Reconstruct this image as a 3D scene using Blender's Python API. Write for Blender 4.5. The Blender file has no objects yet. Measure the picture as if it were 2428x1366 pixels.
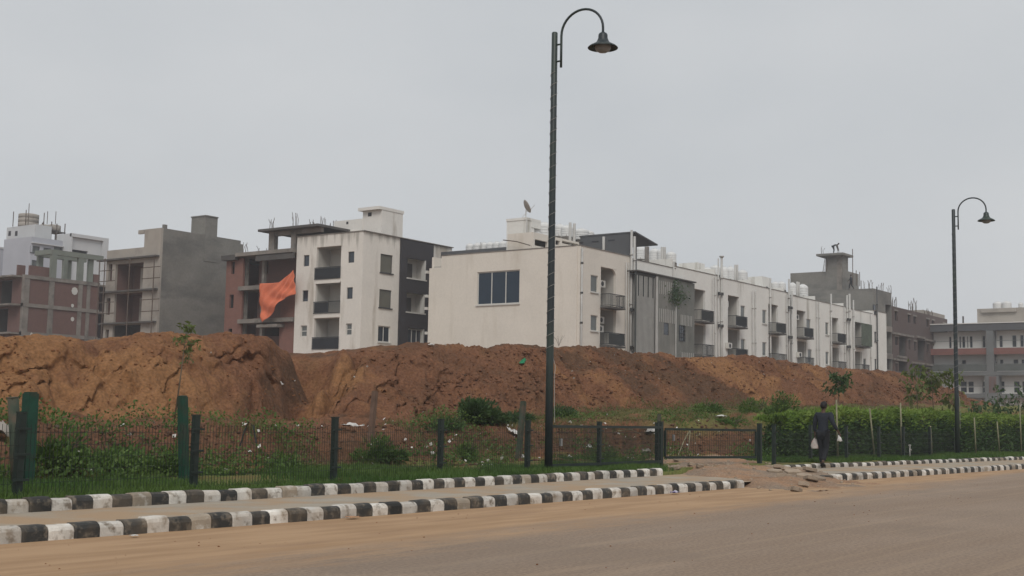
import bpy, math, random
import numpy as np
from mathutils import Vector, Matrix

# ------------------------------------------------------------------ camera
FPX, PITCH, ROLL, YAW = 3032.07, 0.1023, 0.01788, 0.95023
CX, CY, CAMH = 1214.0, 683.0, 1.25
_F = np.array([math.sin(YAW)*math.cos(PITCH), math.cos(YAW)*math.cos(PITCH), math.sin(PITCH)])
_r = np.array([math.cos(YAW), -math.sin(YAW), 0.0])
_u = np.cross(_r, _F)
_R = _r*math.cos(ROLL) + _u*math.sin(ROLL)
_U = -_r*math.sin(ROLL) + _u*math.cos(ROLL)
EYE = np.array([0, 0, CAMH])
scene = bpy.context.scene
col = scene.collection
cam_d = bpy.data.cameras.new('camera')
cam_d.sensor_width = 36.0
cam_d.lens = 36.0*FPX/2428.0
cam_d.clip_start = 0.1
cam_d.clip_end = 6000
cam = bpy.data.objects.new('camera', cam_d)
col.objects.link(cam)
cam.matrix_world = Matrix(((_R[0], _U[0], -_F[0], 0), (_R[1], _U[1], -_F[1], 0), (_R[2], _U[2], -_F[2], CAMH), (0, 0, 0, 1)))
scene.camera = cam

# ------------------------------------------------------------------ sky, sun, exposure
SUN_EL, SUN_DIR = math.radians(46), (-0.80, -0.60)      # horizontal direction towards the sun
w = bpy.data.worlds.new('World')
scene.world = w
w.use_nodes = True
nt = w.node_tree
nt.nodes.clear()
o_ = nt.nodes.new('ShaderNodeOutputWorld')
bg = nt.nodes.new('ShaderNodeBackground')
sk = nt.nodes.new('ShaderNodeTexSky')
sk.sky_type = 'NISHITA'
sk.sun_disc = False
sk.sun_elevation = SUN_EL
sk.sun_rotation = math.atan2(SUN_DIR[0], SUN_DIR[1])
sk.dust_density = 6.0
sk.air_density = 1.5
hs = nt.nodes.new('ShaderNodeHueSaturation')
hs.inputs['Saturation'].default_value = 0.25
hs.inputs['Value'].default_value = 0.8
mx = nt.nodes.new('ShaderNodeMix')
mx.data_type = 'RGBA'
mx.inputs['Factor'].default_value = 0.86               # an even cloud sheet over the sky
tc = nt.nodes.new('ShaderNodeTexCoord')
mp = nt.nodes.new('ShaderNodeMapping')
mp.inputs['Scale'].default_value = (1.0, 1.0, 2.2)
ns = nt.nodes.new('ShaderNodeTexNoise')
ns.inputs['Scale'].default_value = 3.4
ns.inputs['Detail'].default_value = 5.0
ns.inputs['Roughness'].default_value = 0.45
cr = nt.nodes.new('ShaderNodeValToRGB')
cr.color_ramp.elements[0].position = 0.3
cr.color_ramp.elements[0].color = (5.75, 6.05, 6.35, 1)
cr.color_ramp.elements[1].position = 0.7
cr.color_ramp.elements[1].color = (6.65, 6.85, 7.05, 1)
nt.links.new(tc.outputs['Generated'], mp.inputs['Vector'])
nt.links.new(mp.outputs['Vector'], ns.inputs['Vector'])
nt.links.new(ns.outputs['Fac'], cr.inputs['Fac'])
nt.links.new(sk.outputs['Color'], hs.inputs['Color'])
nt.links.new(hs.outputs['Color'], mx.inputs['A'])
nt.links.new(cr.outputs['Color'], mx.inputs['B'])
nt.links.new(mx.outputs['Result'], bg.inputs['Color'])
bg.inputs['Strength'].default_value = 0.1
nt.links.new(bg.outputs['Background'], o_.inputs['Surface'])

sun_d = bpy.data.lights.new('sun', 'SUN')
sun_d.energy = 1.5
sun_d.angle = math.radians(28)
sun_d.color = (1.0, 0.96, 0.90)
sun = bpy.data.objects.new('sun', sun_d)
col.objects.link(sun)
_to = Vector((SUN_DIR[0]*math.cos(SUN_EL), SUN_DIR[1]*math.cos(SUN_EL), math.sin(SUN_EL)))
sun.rotation_euler = _to.to_track_quat('Z', 'Y').to_euler()
sun.location = (-20, -20, 60)
vs = scene.view_settings
vs.view_transform = 'Standard'
vs.look = 'None'
vs.exposure = 0.0
vs.gamma = 1.0
vs.use_curve_mapping = False
scene.render.engine = 'CYCLES'
scene.cycles.use_denoising = True
scene.cycles.max_bounces = 6
scene.cycles.volume_bounces = 1
scene.cycles.transparent_max_bounces = 8

rnd = random.Random(7)
rg = np.random.default_rng(11)

# ------------------------------------------------------------------ pixel -> direction -> point
def ray(x, y): return _F*FPX + _R*(x-CX) - _U*(y-CY)
def onX(x, y, X): d = ray(x, y); return EYE + d*X/d[0]
def onY(x, y, Y): d = ray(x, y); return EYE + d*Y/d[1]
def onZ(x, y, Z): d = ray(x, y); return EYE + d*(Z-CAMH)/d[2]
def atD(x, y, D): return EYE + ray(x, y)*D/FPX
def depth(p): return float((np.array(p)-EYE) @ _F)
def zc(ox, oy, s): return lambda x, y: (ox+x/s, oy+y/s)

# ------------------------------------------------------------------ materials
MATS = {}
def mat(name, c, rough=0.85, var=0.12, scale=1.5, c2=None, c2scale=0.6, c2amt=0.5, c2stretch=(1, 1, 1), bump=0.0, bscale=25.0,
        metal=0.0, detail=6.0, fine=0.0, fscale=60.0, coords='world', rand=0.0, spec=0.3):
    if name in MATS: return MATS[name]
    m = bpy.data.materials.new(name)
    m.use_nodes = True
    t = m.node_tree
    N, L = t.nodes, t.links
    b = N['Principled BSDF']
    b.inputs['Roughness'].default_value = rough
    b.inputs['Metallic'].default_value = metal
    b.inputs['Specular IOR Level'].default_value = spec
    if coords == 'world':
        g = N.new('ShaderNodeNewGeometry'); P = g.outputs['Position']
    else:
        g = N.new('ShaderNodeTexCoord'); P = g.outputs['Object']
    if rand > 0:
        oi = N.new('ShaderNodeObjectInfo')
        vm = N.new('ShaderNodeVectorMath'); vm.operation = 'MULTIPLY_ADD'
        cb = N.new('ShaderNodeCombineXYZ')
        for i in range(3): L.new(oi.outputs['Random'], cb.inputs[i])
        L.new(cb.outputs[0], vm.inputs[0]); vm.inputs[1].default_value = (37, 91, 53); L.new(P, vm.inputs[2])
        P = vm.outputs[0]
    def noise(sc, det=detail, st=(1, 1, 1), rg_=0.6):
        mp = N.new('ShaderNodeMapping'); mp.inputs['Scale'].default_value = st
        n = N.new('ShaderNodeTexNoise'); n.inputs['Scale'].default_value = sc; n.inputs['Detail'].default_value = det
        n.inputs['Roughness'].default_value = rg_
        L.new(P, mp.inputs['Vector']); L.new(mp.outputs['Vector'], n.inputs['Vector'])
        return n.outputs['Fac']
    def remap(s, a, b_, lo, hi):
        r = N.new('ShaderNodeMapRange'); r.inputs['From Min'].default_value = a; r.inputs['From Max'].default_value = b_
        r.inputs['To Min'].default_value = lo; r.inputs['To Max'].default_value = hi
        L.new(s, r.inputs['Value']); return r.outputs['Result']
    def mix(f, A, B, mode='MIX'):
        x = N.new('ShaderNodeMix'); x.data_type = 'RGBA'; x.blend_type = mode
        for nm, v in (('Factor', f), ('A', A), ('B', B)):
            if isinstance(v, (int, float)): x.inputs[nm].default_value = v
            elif isinstance(v, (tuple, list)): x.inputs[nm].default_value = (*v[:3], 1)
            else: L.new(v, x.inputs[nm])
        return x.outputs['Result']
    lo = tuple(v*(1-var) for v in c); hi = tuple(min(1, v*(1+var)) for v in c)
    C = mix(remap(noise(scale), 0.3, 0.7, 0, 1), lo, hi)
    if c2 is not None:
        f = remap(noise(c2scale, 8, c2stretch), 0.62-0.25*c2amt, 0.72-0.15*c2amt, 0, 1)
        C = mix(f, C, c2)
    if fine > 0:
        C = mix(1.0, C, mix(remap(noise(fscale, 3), 0.35, 0.65, 0, 1), (1-fine,)*3, (1+fine,)*3), 'MULTIPLY')
    if rand > 0:
        C = mix(1.0, C, mix(oi.outputs['Random'], (1-rand,)*3, (1+rand*0.6,)*3), 'MULTIPLY')
    L.new(C, b.inputs['Base Color'])
    if bump > 0:
        bp = N.new('ShaderNodeBump'); bp.inputs['Strength'].default_value = 1.0; bp.inputs['Distance'].default_value = bump
        L.new(noise(bscale, 6), bp.inputs['Height']); L.new(bp.outputs['Normal'], b.inputs['Normal'])
    MATS[name] = m
    return m

def brick_mat(name, c1, c2, mort, bw=0.23, rh=0.08, amt=1.0):
    m = mat(name, c1)
    t = m.node_tree; N, L = t.nodes, t.links
    b = N['Principled BSDF']
    base = b.inputs['Base Color'].links[0].from_socket
    g = N.new('ShaderNodeNewGeometry'); s = N.new('ShaderNodeSeparateXYZ'); a = N.new('ShaderNodeMath'); cb = N.new('ShaderNodeCombineXYZ')
    L.new(g.outputs['Position'], s.inputs[0]); L.new(s.outputs['X'], a.inputs[0]); L.new(s.outputs['Y'], a.inputs[1])
    L.new(a.outputs[0], cb.inputs['X']); L.new(s.outputs['Z'], cb.inputs['Y'])
    k = N.new('ShaderNodeTexBrick'); k.inputs['Scale'].default_value = 1.0
    k.inputs['Brick Width'].default_value = bw; k.inputs['Row Height'].default_value = rh; k.inputs['Mortar Size'].default_value = 0.012
    k.inputs['Color1'].default_value = (*c1, 1); k.inputs['Color2'].default_value = (*c2, 1); k.inputs['Mortar'].default_value = (*mort, 1)
    L.new(cb.outputs[0], k.inputs['Vector'])
    x = N.new('ShaderNodeMix'); x.data_type = 'RGBA'; x.inputs['Factor'].default_value = 0.45
    L.new(k.outputs['Color'], x.inputs['A']); L.new(base, x.inputs['B']); L.new(x.outputs['Result'], b.inputs['Base Color'])
    return m

def leaf_mat(name, c, c2, scale=4.0, trans=0.3):
    m = mat(name, c, rough=0.6, var=0.35, scale=scale, c2=c2, c2scale=scale*0.35, c2amt=0.9, detail=3)
    t = m.node_tree; N, L = t.nodes, t.links
    b = N['Principled BSDF']; out = N['Material Output']
    tr = N.new('ShaderNodeBsdfTranslucent'); L.new(b.inputs['Base Color'].links[0].from_socket, tr.inputs['Color'])
    ms = N.new('ShaderNodeMixShader'); ms.inputs[0].default_value = trans
    L.new(b.outputs[0], ms.inputs[1]); L.new(tr.outputs[0], ms.inputs[2]); L.new(ms.outputs[0], out.inputs['Surface'])
    return m

# ------------------------------------------------------------------ mesh building
ORG = {}
class MB:
    def __init__(s): s.v = []; s.f = []
    def quad(s, a, b, c, d):
        n = len(s.v); s.v += [tuple(a), tuple(b), tuple(c), tuple(d)]; s.f.append((n, n+1, n+2, n+3)); return s
    def box(s, x0, x1, y0, y1, z0, z1):
        if x0 > x1: x0, x1 = x1, x0
        if y0 > y1: y0, y1 = y1, y0
        if z0 > z1: z0, z1 = z1, z0
        n = len(s.v)
        s.v += [(x0, y0, z0), (x1, y0, z0), (x1, y1, z0), (x0, y1, z0), (x0, y0, z1), (x1, y0, z1), (x1, y1, z1), (x0, y1, z1)]
        s.f += [(n, n+3, n+2, n+1), (n+4, n+5, n+6, n+7), (n, n+1, n+5, n+4), (n+1, n+2, n+6, n+5), (n+2, n+3, n+7, n+6), (n+3, n, n+4, n+7)]
        return s
    def bar(s, p, q, w, h=None, up=(0, 0, 1)):        # rectangular bar from p to q
        h = w if h is None else h
        p, q = Vector(p), Vector(q); d = (q-p).normalized(); upv = Vector(up)
        if abs(d.dot(upv)) > 0.98: upv = Vector((1, 0, 0))
        a = d.cross(upv).normalized()*w/2; b = a.cross(d).normalized()*h/2
        n = len(s.v)
        for e in (p, q):
            for k in (-a-b, a-b, a+b, -a+b): s.v.append(tuple(e+k))
        s.f += [(n, n+1, n+2, n+3), (n+4, n+7, n+6, n+5), (n, n+4, n+5, n+1), (n+1, n+5, n+6, n+2), (n+2, n+6, n+7, n+3), (n+3, n+7, n+4, n)]
        return s
    def tube(s, pts, r, n=8, cap=True):
        pts = [Vector(p) for p in pts]; k = len(pts)
        rr = r if isinstance(r, (list, tuple)) else [r]*k
        base = len(s.v); prev = None
        for i, p in enumerate(pts):
            d = (pts[min(i+1, k-1)]-pts[max(i-1, 0)]).normalized()
            if prev is None:
                a = d.cross(Vector((0, 0, 1)) if abs(d.z) < 0.9 else Vector((1, 0, 0))).normalized()
            else:
                a = (prev - d*prev.dot(d)).normalized()
            prev = a; b = d.cross(a)
            for j in range(n):
                t = 2*math.pi*j/n
                s.v.append(tuple(p + a*math.cos(t)*rr[i] + b*math.sin(t)*rr[i]))
        for i in range(k-1):
            for j in range(n):
                s.f.append((base+i*n+j, base+i*n+(j+1) % n, base+(i+1)*n+(j+1) % n, base+(i+1)*n+j))
        if cap:
            s.f.append(tuple(base+j for j in reversed(range(n)))); s.f.append(tuple(base+(k-1)*n+j for j in range(n)))
        return s
    def lathe(s, c, prof, n=20):
        base = len(s.v); k = len(prof)
        for (r, z) in prof:
            for j in range(n):
                t = 2*math.pi*j/n; s.v.append((c[0]+r*math.cos(t), c[1]+r*math.sin(t), c[2]+z))
        for i in range(k-1):
            for j in range(n):
                s.f.append((base+i*n+j, base+i*n+(j+1) % n, base+(i+1)*n+(j+1) % n, base+(i+1)*n+j))
        s.f.append(tuple(base+j for j in reversed(range(n)))); s.f.append(tuple(base+(k-1)*n+j for j in range(n)))
        return s
    def prism(s, poly, d):       # poly: list of 3D points, d: extrusion vector
        n = len(s.v); k = len(poly)
        s.v += [tuple(p) for p in poly] + [tuple(np.array(p)+np.array(d)) for p in poly]
        s.f.append(tuple(n+i for i in range(k))); s.f.append(tuple(n+k+i for i in reversed(range(k))))
        for i in range(k):
            j = (i+1) % k; s.f.append((n+i, n+k+i, n+k+j, n+j))
        return s
    def build(s, name, m, parent=None, smooth=False, org=None):
        if not s.v: return None
        if parent is not None: org = ORG[parent.name]
        elif org is None:
            a = np.array(s.v); org = ((a[:, 0].min()+a[:, 0].max())/2, (a[:, 1].min()+a[:, 1].max())/2, a[:, 2].min())
        me = bpy.data.meshes.new(name)
        me.from_pydata([(x-org[0], y-org[1], z-org[2]) for x, y, z in s.v], [], s.f)
        return finish(me, name, m, parent, smooth, org)

def finish(me, name, m, parent, smooth, org):
    me.materials.append(m)
    if smooth: me.polygons.foreach_set('use_smooth', [True]*len(me.polygons))
    me.update()
    o = bpy.data.objects.new(name, me); col.objects.link(o)
    if parent is not None: o.parent = parent
    else: o.location = org
    ORG[o.name] = tuple(org)
    return o

def np_mesh(name, V, F, m, parent=None, smooth=False, org=None):
    V = np.asarray(V, dtype=np.float64); F = np.asarray(F, dtype=np.int32)
    if parent is not None: org = ORG[parent.name]
    elif org is None: org = ((V[:, 0].min()+V[:, 0].max())/2, (V[:, 1].min()+V[:, 1].max())/2, V[:, 2].min())
    me = bpy.data.meshes.new(name)
    me.vertices.add(len(V)); me.vertices.foreach_set('co', (V-np.array(org)).astype(np.float32).ravel())
    k = F.shape[1]
    me.loops.add(F.size); me.loops.foreach_set('vertex_index', F.ravel())
    me.polygons.add(len(F)); me.polygons.foreach_set('loop_start', np.arange(0, F.size, k, dtype=np.int32))
    me.update(calc_edges=True); me.validate()
    return finish(me, name, m, parent, smooth, org)

def tag(o, label=None, cat=None, group=None, kind=None):
    if label: o['label'] = label
    if cat: o['category'] = cat
    if group: o['group'] = group
    if kind: o['kind'] = kind
    return o

def thing(name, label, cat, loc, group=None):
    o = bpy.data.objects.new(name, None); col.objects.link(o)
    o.empty_display_size = 0.3
    o.location = tuple(float(v) for v in loc); ORG[o.name] = tuple(float(v) for v in loc)
    return tag(o, label, cat, group)

def copy_tree(o, parent=None):
    c = o.copy(); col.objects.link(c); c.parent = parent
    for ch in o.children: copy_tree(ch, c)
    return c

# ------------------------------------------------------------------ noise
def _hash(i, j, s):
    with np.errstate(over='ignore'):
        h = (i.astype(np.int64)*374761393 + j.astype(np.int64)*668265263 + s*974634777) & 0xffffffff
        h = ((h ^ (h >> 13))*1274126177) & 0xffffffff
        h = (h ^ (h >> 16))
    return (h & 0xffff)/32767.5 - 1.0
def vnoise(x, y, s=0):
    x = np.asarray(x, float); y = np.asarray(y, float)
    i = np.floor(x); j = np.floor(y); fx = x-i; fy = y-j
    fx = fx*fx*fx*(fx*(fx*6-15)+10); fy = fy*fy*fy*(fy*(fy*6-15)+10)
    i = i.astype(np.int64); j = j.astype(np.int64)
    a = _hash(i, j, s); b = _hash(i+1, j, s); c = _hash(i, j+1, s); d = _hash(i+1, j+1, s)
    return (a*(1-fx)+b*fx)*(1-fy) + (c*(1-fx)+d*fx)*fy
def fbm(x, y, o=4, s=0, g=0.5):
    r = 0; a = 1.0
    for k in range(o): r = r + a*vnoise(x*2**k+17.3*k, y*2**k-9.1*k, s+k); a *= g
    return r
def sstep(a, b, x):
    t = np.clip((np.asarray(x, float)-a)/(b-a), 0, 1); return t*t*(3-2*t)

# ================================================================== the setting
def grid_mesh(name, xs, ys, Z, m, org=(0, 0, 0), smooth=True):
    X, Y = np.meshgrid(xs, ys)
    V = np.stack([X.ravel(), Y.ravel(), Z.ravel()], 1)
    nx, ny = len(xs), len(ys)
    i = np.arange(nx-1); j = np.arange(ny-1)
    I, J = np.meshgrid(i, j); a = (J*nx+I).ravel()
    F = np.stack([a, a+1, a+nx+1, a+nx], 1)
    return np_mesh(name, V, F, m, None, smooth, org)

# --- foreground lines
FL = (onZ(0, 1292, 0), onZ(1755, 1157, 0))
FY = 0.5*(FL[0][1]+FL[1][1])
FRONT_L = (np.array([4.5, FY]), np.array([FL[1][0], FY]))
a_, b_ = onZ(1985, 1141, 0)[:2], onZ(2428, 1112, 0)[:2]
FRONT_R = (a_, a_+(b_-a_)*2.0)
a_, b_ = onZ(0, 1219, 0.1)[:2], onZ(1580, 1127, 0.1)[:2]
BACK_L = (a_-(b_-a_)*0.12, b_)
c_, d_ = onZ(1985, 1108, 0.1)[:2], onZ(2428, 1090, 0.1)[:2]
BACK_R = (c_-(d_-c_)*0.30, c_+(d_-c_)*1.7)
def backY(x):
    return np.interp(x, [BACK_L[0][0], BACK_L[1][0], BACK_R[0][0], BACK_R[1][0]], [BACK_L[0][1], BACK_L[1][1], BACK_R[0][1], BACK_R[1][1]])
def ZP(x): return np.interp(x, [0, 17, 23, 28, 40, 55, 73, 185, 300], [1.0, 1.05, 1.10, 1.15, 1.58, 2.0, 2.45, 2.8, 3.0])

# --- ground sheet to the horizon
xs = np.array([-690, -300, -100, -20, 0, 10, 20, 26, 34, 40, 48, 55, 64, 73, 90, 110, 130, 185, 300, 500, 690.])
ys = np.array([-690, -400, -60, 8, 13, 16, 19, 23, 30, 40, 60, 120, 300, 690.])
X_, Y_ = np.meshgrid(xs, ys)
Zg = -0.06 + sstep(16, 23, Y_)*(ZP(X_)-0.25)
M_ground = mat('bare_soil', (0.24, 0.13, 0.075), var=0.2, scale=0.4, c2=(0.12, 0.11, 0.05), c2scale=0.15, fine=0.2, fscale=8)
tag(grid_mesh('ground', xs, ys, Zg, M_ground), kind='structure')

# --- road: worn asphalt with sandy dust spread along the kerb
M_road = mat('asphalt_dusty', (0.270, 0.202, 0.150), rough=0.9, var=0.10, scale=0.5, c2=(0.245, 0.178, 0.128), c2scale=0.35, c2amt=0.8, c2stretch=(0.35, 2.0, 1), fine=0.20, fscale=26, bump=0.008, bscale=60)
def road_nodes(m):
    t = m.node_tree; N, L = t.nodes, t.links; b = N['Principled BSDF']
    base = b.inputs['Base Color'].links[0].from_socket
    g = N.new('ShaderNodeNewGeometry'); s = N.new('ShaderNodeSeparateXYZ'); L.new(g.outputs['Position'], s.inputs[0])
    def noise(sc, st, det=6):
        mp = N.new('ShaderNodeMapping'); mp.inputs['Scale'].default_value = st
        n = N.new('ShaderNodeTexNoise'); n.inputs['Scale'].default_value = sc; n.inputs['Detail'].default_value = det
        L.new(g.outputs['Position'], mp.inputs[0]); L.new(mp.outputs[0], n.inputs['Vector']); return n.outputs['Fac']
    def mth(op, a, b_):
        x = N.new('ShaderNodeMath'); x.operation = op
        for k, v in enumerate((a, b_)):
            if isinstance(v, (int, float)): x.inputs[k].default_value = v
            else: L.new(v, x.inputs[k])
        return x.outputs[0]
    def mr(v, a, b_, lo=0, hi=1):
        r = N.new('ShaderNodeMapRange'); r.interpolation_type = 'SMOOTHSTEP'
        for nm, q in (('From Min', a), ('From Max', b_), ('To Min', lo), ('To Max', hi)): r.inputs[nm].default_value = q
        L.new(v, r.inputs['Value']); return r.outputs['Result']
    def mix(f, A, B):
        x = N.new('ShaderNodeMix'); x.data_type = 'RGBA'
        for nm, v in (('Factor', f), ('A', A), ('B', B)):
            if isinstance(v, (int, float)): x.inputs[nm].default_value = v
            elif isinstance(v, tuple): x.inputs[nm].default_value = (*v, 1)
            else: L.new(v, x.inputs[nm])
        return x.outputs['Result']
    yy = mth('ADD', s.outputs['Y'], mth('MULTIPLY', mth('SUBTRACT', noise(0.35, (0.35, 1.6, 1)), 0.5), 2.6))
    yy = mth('ADD', yy, mth('MULTIPLY', mth('SUBTRACT', noise(3.0, (0.25, 1.6, 1)), 0.5), 0.7))
    yy = mth('ADD', yy, mth('MULTIPLY', mth('SUBTRACT', noise(8.0, (0.35, 1.4, 1)), 0.5), 1.1))
    yy = mth('ADD', yy, mth('MULTIPLY', mth('SUBTRACT', s.outputs['X'], 16.0), -0.05))
    sand = mix(mr(noise(1.6, (0.3, 2.2, 1)), 0.35, 0.65), (0.33, 0.205, 0.112), (0.41, 0.265, 0.152))
    sand = mix(mr(noise(0.9, (0.35, 2.5, 1)), 0.56, 0.70, 0, 0.55), sand, (0.27, 0.165, 0.095))
    f = mr(yy, 7.9, 9.1)
    base2 = mix(mr(noise(1.4, (0.05, 2.6, 1), 4), 0.52, 0.66, 0, 0.35), base, (0.345, 0.255, 0.175))     # dust dragged along by tyres
    base2 = mix(mr(noise(0.22, (1, 1, 1), 8), 0.56, 0.60, 0, 0.28), base2, (0.20, 0.152, 0.115))           # darker resurfaced patches
    L.new(mix(f, base2, sand), b.inputs['Base Color'])
road_nodes(M_road)
road = grid_mesh('road', np.linspace(-80, 110, 96), np.array([-40., -20, -8, -2, 2, 5, 7, 9, 10, 11.2, 13]), np.zeros((11, 96)), M_road)
tag(road, kind='structure')

# --- footpath slabs
M_path = mat('footpath_concrete', (0.325, 0.285, 0.230), rough=0.9, var=0.12, scale=1.4, c2=(0.36, 0.25, 0.155), c2scale=0.8, c2amt=0.8, fine=0.08, fscale=50, bump=0.006, bscale=60)
def path_sheet(name, fl, bl, x0, x1, n=60):
    mb = MB(); px = np.linspace(x0, x1, n)
    yf = np.interp(px, [fl[0][0], fl[1][0]], [fl[0][1], fl[1][1]])+0.10
    yb = backY(px)+0.05
    for i in range(n-1):
        mb.quad((px[i], yf[i], 0.1), (px[i+1], yf[i+1], 0.1), (px[i+1], yb[i+1], 0.1), (px[i], yb[i], 0.1))
    return tag(mb.build(name, M_path, org=(x0, yf[0], 0.1)), kind='structure')
path_sheet('footpath', FRONT_L, BACK_L, 4.5, FRONT_L[1][0]+2.6)
path_sheet('footpath', FRONT_R, BACK_R, FRONT_R[0][0]+0.2, 56)

# --- kerbs: every painted block a piece of its own
KH = 0.155
def kerb_mat(name, c, chip, amt, dust, damt):
    m = mat(name, c, rough=0.75, var=0.16, scale=5, c2=chip, c2scale=9, c2amt=amt, fine=0.08, fscale=70, coords='object', rand=0.30, bump=0.004, bscale=40)
    t = m.node_tree; N, L = t.nodes, t.links; b = N['Principled BSDF']; base = b.inputs['Base Color'].links[0].from_socket
    n = N.new('ShaderNodeTexNoise'); n.inputs['Scale'].default_value = 3.0; n.inputs['Detail'].default_value = 6
    g = N.new('ShaderNodeNewGeometry'); L.new(g.outputs['Position'], n.inputs['Vector'])
    r = N.new('ShaderNodeMapRange'); r.inputs['From Min'].default_value = 0.45; r.inputs['From Max'].default_value = 0.72; r.inputs['To Max'].default_value = damt
    L.new(n.outputs['Fac'], r.inputs['Value'])
    x = N.new('ShaderNodeMix'); x.data_type = 'RGBA'; x.inputs['B'].default_value = (*dust, 1)
    L.new(r.outputs[0], x.inputs['Factor']); L.new(base, x.inputs['A']); L.new(x.outputs['Result'], b.inputs['Base Color'])
    return m
M_kw = kerb_mat('kerb_white_paint', (0.60, 0.57, 0.52), (0.24, 0.205, 0.165), 0.42, (0.36, 0.28, 0.20), 0.55)
M_kb = kerb_mat('kerb_black_paint', (0.040, 0.040, 0.038), (0.17, 0.145, 0.115), 0.42, (0.17, 0.13, 0.09), 0.55)
def block_mesh(name, m, L, seed):
    q = random.Random(seed)
    pr = [(0.0, -0.12), (0.0, KH-0.055), (0.014, KH-0.022), (0.045, KH-0.004), (0.085, KH), (0.165, KH-0.004), (0.18, KH-0.02), (0.18, -0.12)]
    mb = MB(); n = len(pr)
    for x, s in ((0, 0.93), (0.014, 1), (L*0.35, 1), (L*0.7, 1), (L-0.018, 1), (L-0.004, 0.93)):
        for (y, z) in pr:
            j = 0.003 if s == 1 else 0.001
            mb.v.append((x, 0.09+(y-0.09)*s+q.uniform(-j, j), (z*s if z > 0 else z)+q.uniform(-j, j)))
    for i in range(5):
        for k in range(n-1):
            mb.f.append((i*n+k, (i+1)*n+k, (i+1)*n+k+1, i*n+k+1))
    mb.f.append(tuple(range(n))); mb.f.append(tuple(5*n+k for k in reversed(range(n))))
    me = bpy.data.meshes.new(name); me.from_pydata(mb.v, [], mb.f); me.materials.append(m)
    return me
BL = 0.2935
KW = [block_mesh('kerb_block', M_kw, BL, i) for i in range(4)]
KB = [block_mesh('kerb_block', M_kb, BL, 10+i) for i in range(4)]
M_kg = kerb_mat('kerb_worn_concrete', (0.30, 0.255, 0.20), (0.52, 0.49, 0.44), 0.40, (0.36, 0.28, 0.20), 0.4)
KG = [block_mesh('kerb_block', M_kg, BL, 20+i) for i in range(4)]
def kerb(fl, z, first_white, label, skip=(), tail=None, group=None):
    a, b = np.array(fl[0]), np.array(fl[1]); d = (b-a)/np.linalg.norm(b-a); n = int(np.linalg.norm(b-a)/BL)
    t = thing('kerb', label, 'kerb', (a[0], a[1], z))
    ang = math.atan2(d[1], d[0])
    for i in range(n):
        if i in skip: continue
        wht = (i % 2 == 0) == first_white
        me = ((KW if rnd.random() > .08 else KG) if wht else (KB if rnd.random() > .03 else KG))[rnd.randrange(4)]
        o = bpy.data.objects.new('kerb_block', me); col.objects.link(o); o.parent = t
        p = d*(i*BL)
        o.location = (p[0], p[1]+rnd.uniform(-.012, .012), rnd.uniform(-.016, .008))
        o.rotation_euler = (rnd.uniform(-.03, .03), rnd.uniform(-.02, .02), ang+rnd.uniform(-.022, .022))
    return t
xb = onZ(60, 1288, 0)[0]
x0 = xb-BL*int((xb-4.5)/BL)
kerb((np.array([x0, FY]), FRONT_L[1]+np.array([BL*0.5, 0])), 0, (int(round((xb-x0)/BL)) % 2 == 1) is True, 'black and white painted kerb along the road before the rubble ramp')
tag(kerb(FRONT_R, 0, True, 'black and white painted kerb along the road beyond the rubble ramp'))
kerb(BACK_L, 0.1, False, 'black and white kerb between the footpath and the grass before the gate')
kerb(BACK_R, 0.06, True, 'black and white kerb between the footpath and the hedge')
# blocks that turn in at the broken end of the far kerb
e = FRONT_R[0]
te = thing('kerb_return', 'short kerb end with a pale and a brown block turning in from the road', 'kerb', (e[0], e[1], 0))
for k, (me, off) in enumerate(((KB[0], 0.02), (KB[2], 0.32), (KW[1], 0.66), (KW[3], 0.98))):
    o = bpy.data.objects.new('kerb_block', me); col.objects.link(o); o.parent = te
    o.location = (-0.02-0.62*off, 0.10+0.85*off, -0.02-0.03*k); o.rotation_euler = (0.05*k, 0.03, math.radians(126)+0.07*k)

# --- the raised earth: grass strip, cut bank, shelf and the long mound
YT, YC = 23.0, 26.8
crest_px = [(-120, 787), (0, 787), (60, 786), (120, 788), (200, 796), (238, 806), (256, 806), (290, 797), (330, 791), (400, 789), (470, 790), (540, 790), (600, 795), (660, 803), (700, 815), (722, 838), (745, 846), (775, 838), (800, 836), (870, 829), (920, 826), (960, 815), (1000, 809), (1045, 811), (1090, 816), (1130, 824), (1155, 822), (1180, 817), (1220, 815), (1262, 815), (1300, 824), (1320, 820), (1340, 812), (1375, 815), (1400, 822), (1460, 829), (1500, 832), (1560, 838), (1610, 846), (1680, 850), (1712, 844), (1740, 840), (1790, 840), (1830, 848), (1880, 858), (1950, 868), (2000, 873), (2060, 874), (2100, 880), (2150, 888), (2180, 897), (2205, 910), (2235, 935), (2262, 965), (2290, 990)]
_c = np.array([onY(x, y, YC) for x, y in crest_px])
CRX, CRZ = _c[:, 0], _c[:, 2]
def seg_d(x, y, p, q):
    p, q = np.array(p), np.array(q); d = q-p; l = d@d
    t = np.clip(((x-p[0])*d[0]+(y-p[1])*d[1])/l, 0, 1)
    return np.hypot(x-p[0]-t*d[0], y-p[1]-t*d[1]), t
def gp(px, py, y): v = onY(px, py, y); return (v[0], v[1])
RAV = [(gp(748, 850, YC), gp(640, 985, YT), 0.62, 1.35), (gp(812, 842, YC), gp(700, 985, YT), 0.45, -0.16), (gp(250, 812, YC), gp(90, 900, YT+1.2), 0.30, 0.35), (gp(800, 862, YC-0.8), gp(760, 945, YT+1.4), 0.30, 0.45),
       (gp(1745, 850, YC), gp(1830, 950, YT+0.3), 0.32, 0.30), (gp(1850, 858, YC), gp(1880, 950, YT+0.5), 0.25, 0.22), (gp(850, 845, YC-0.3), gp(700, 985, YT), 0.22, 0.40)]
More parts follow.
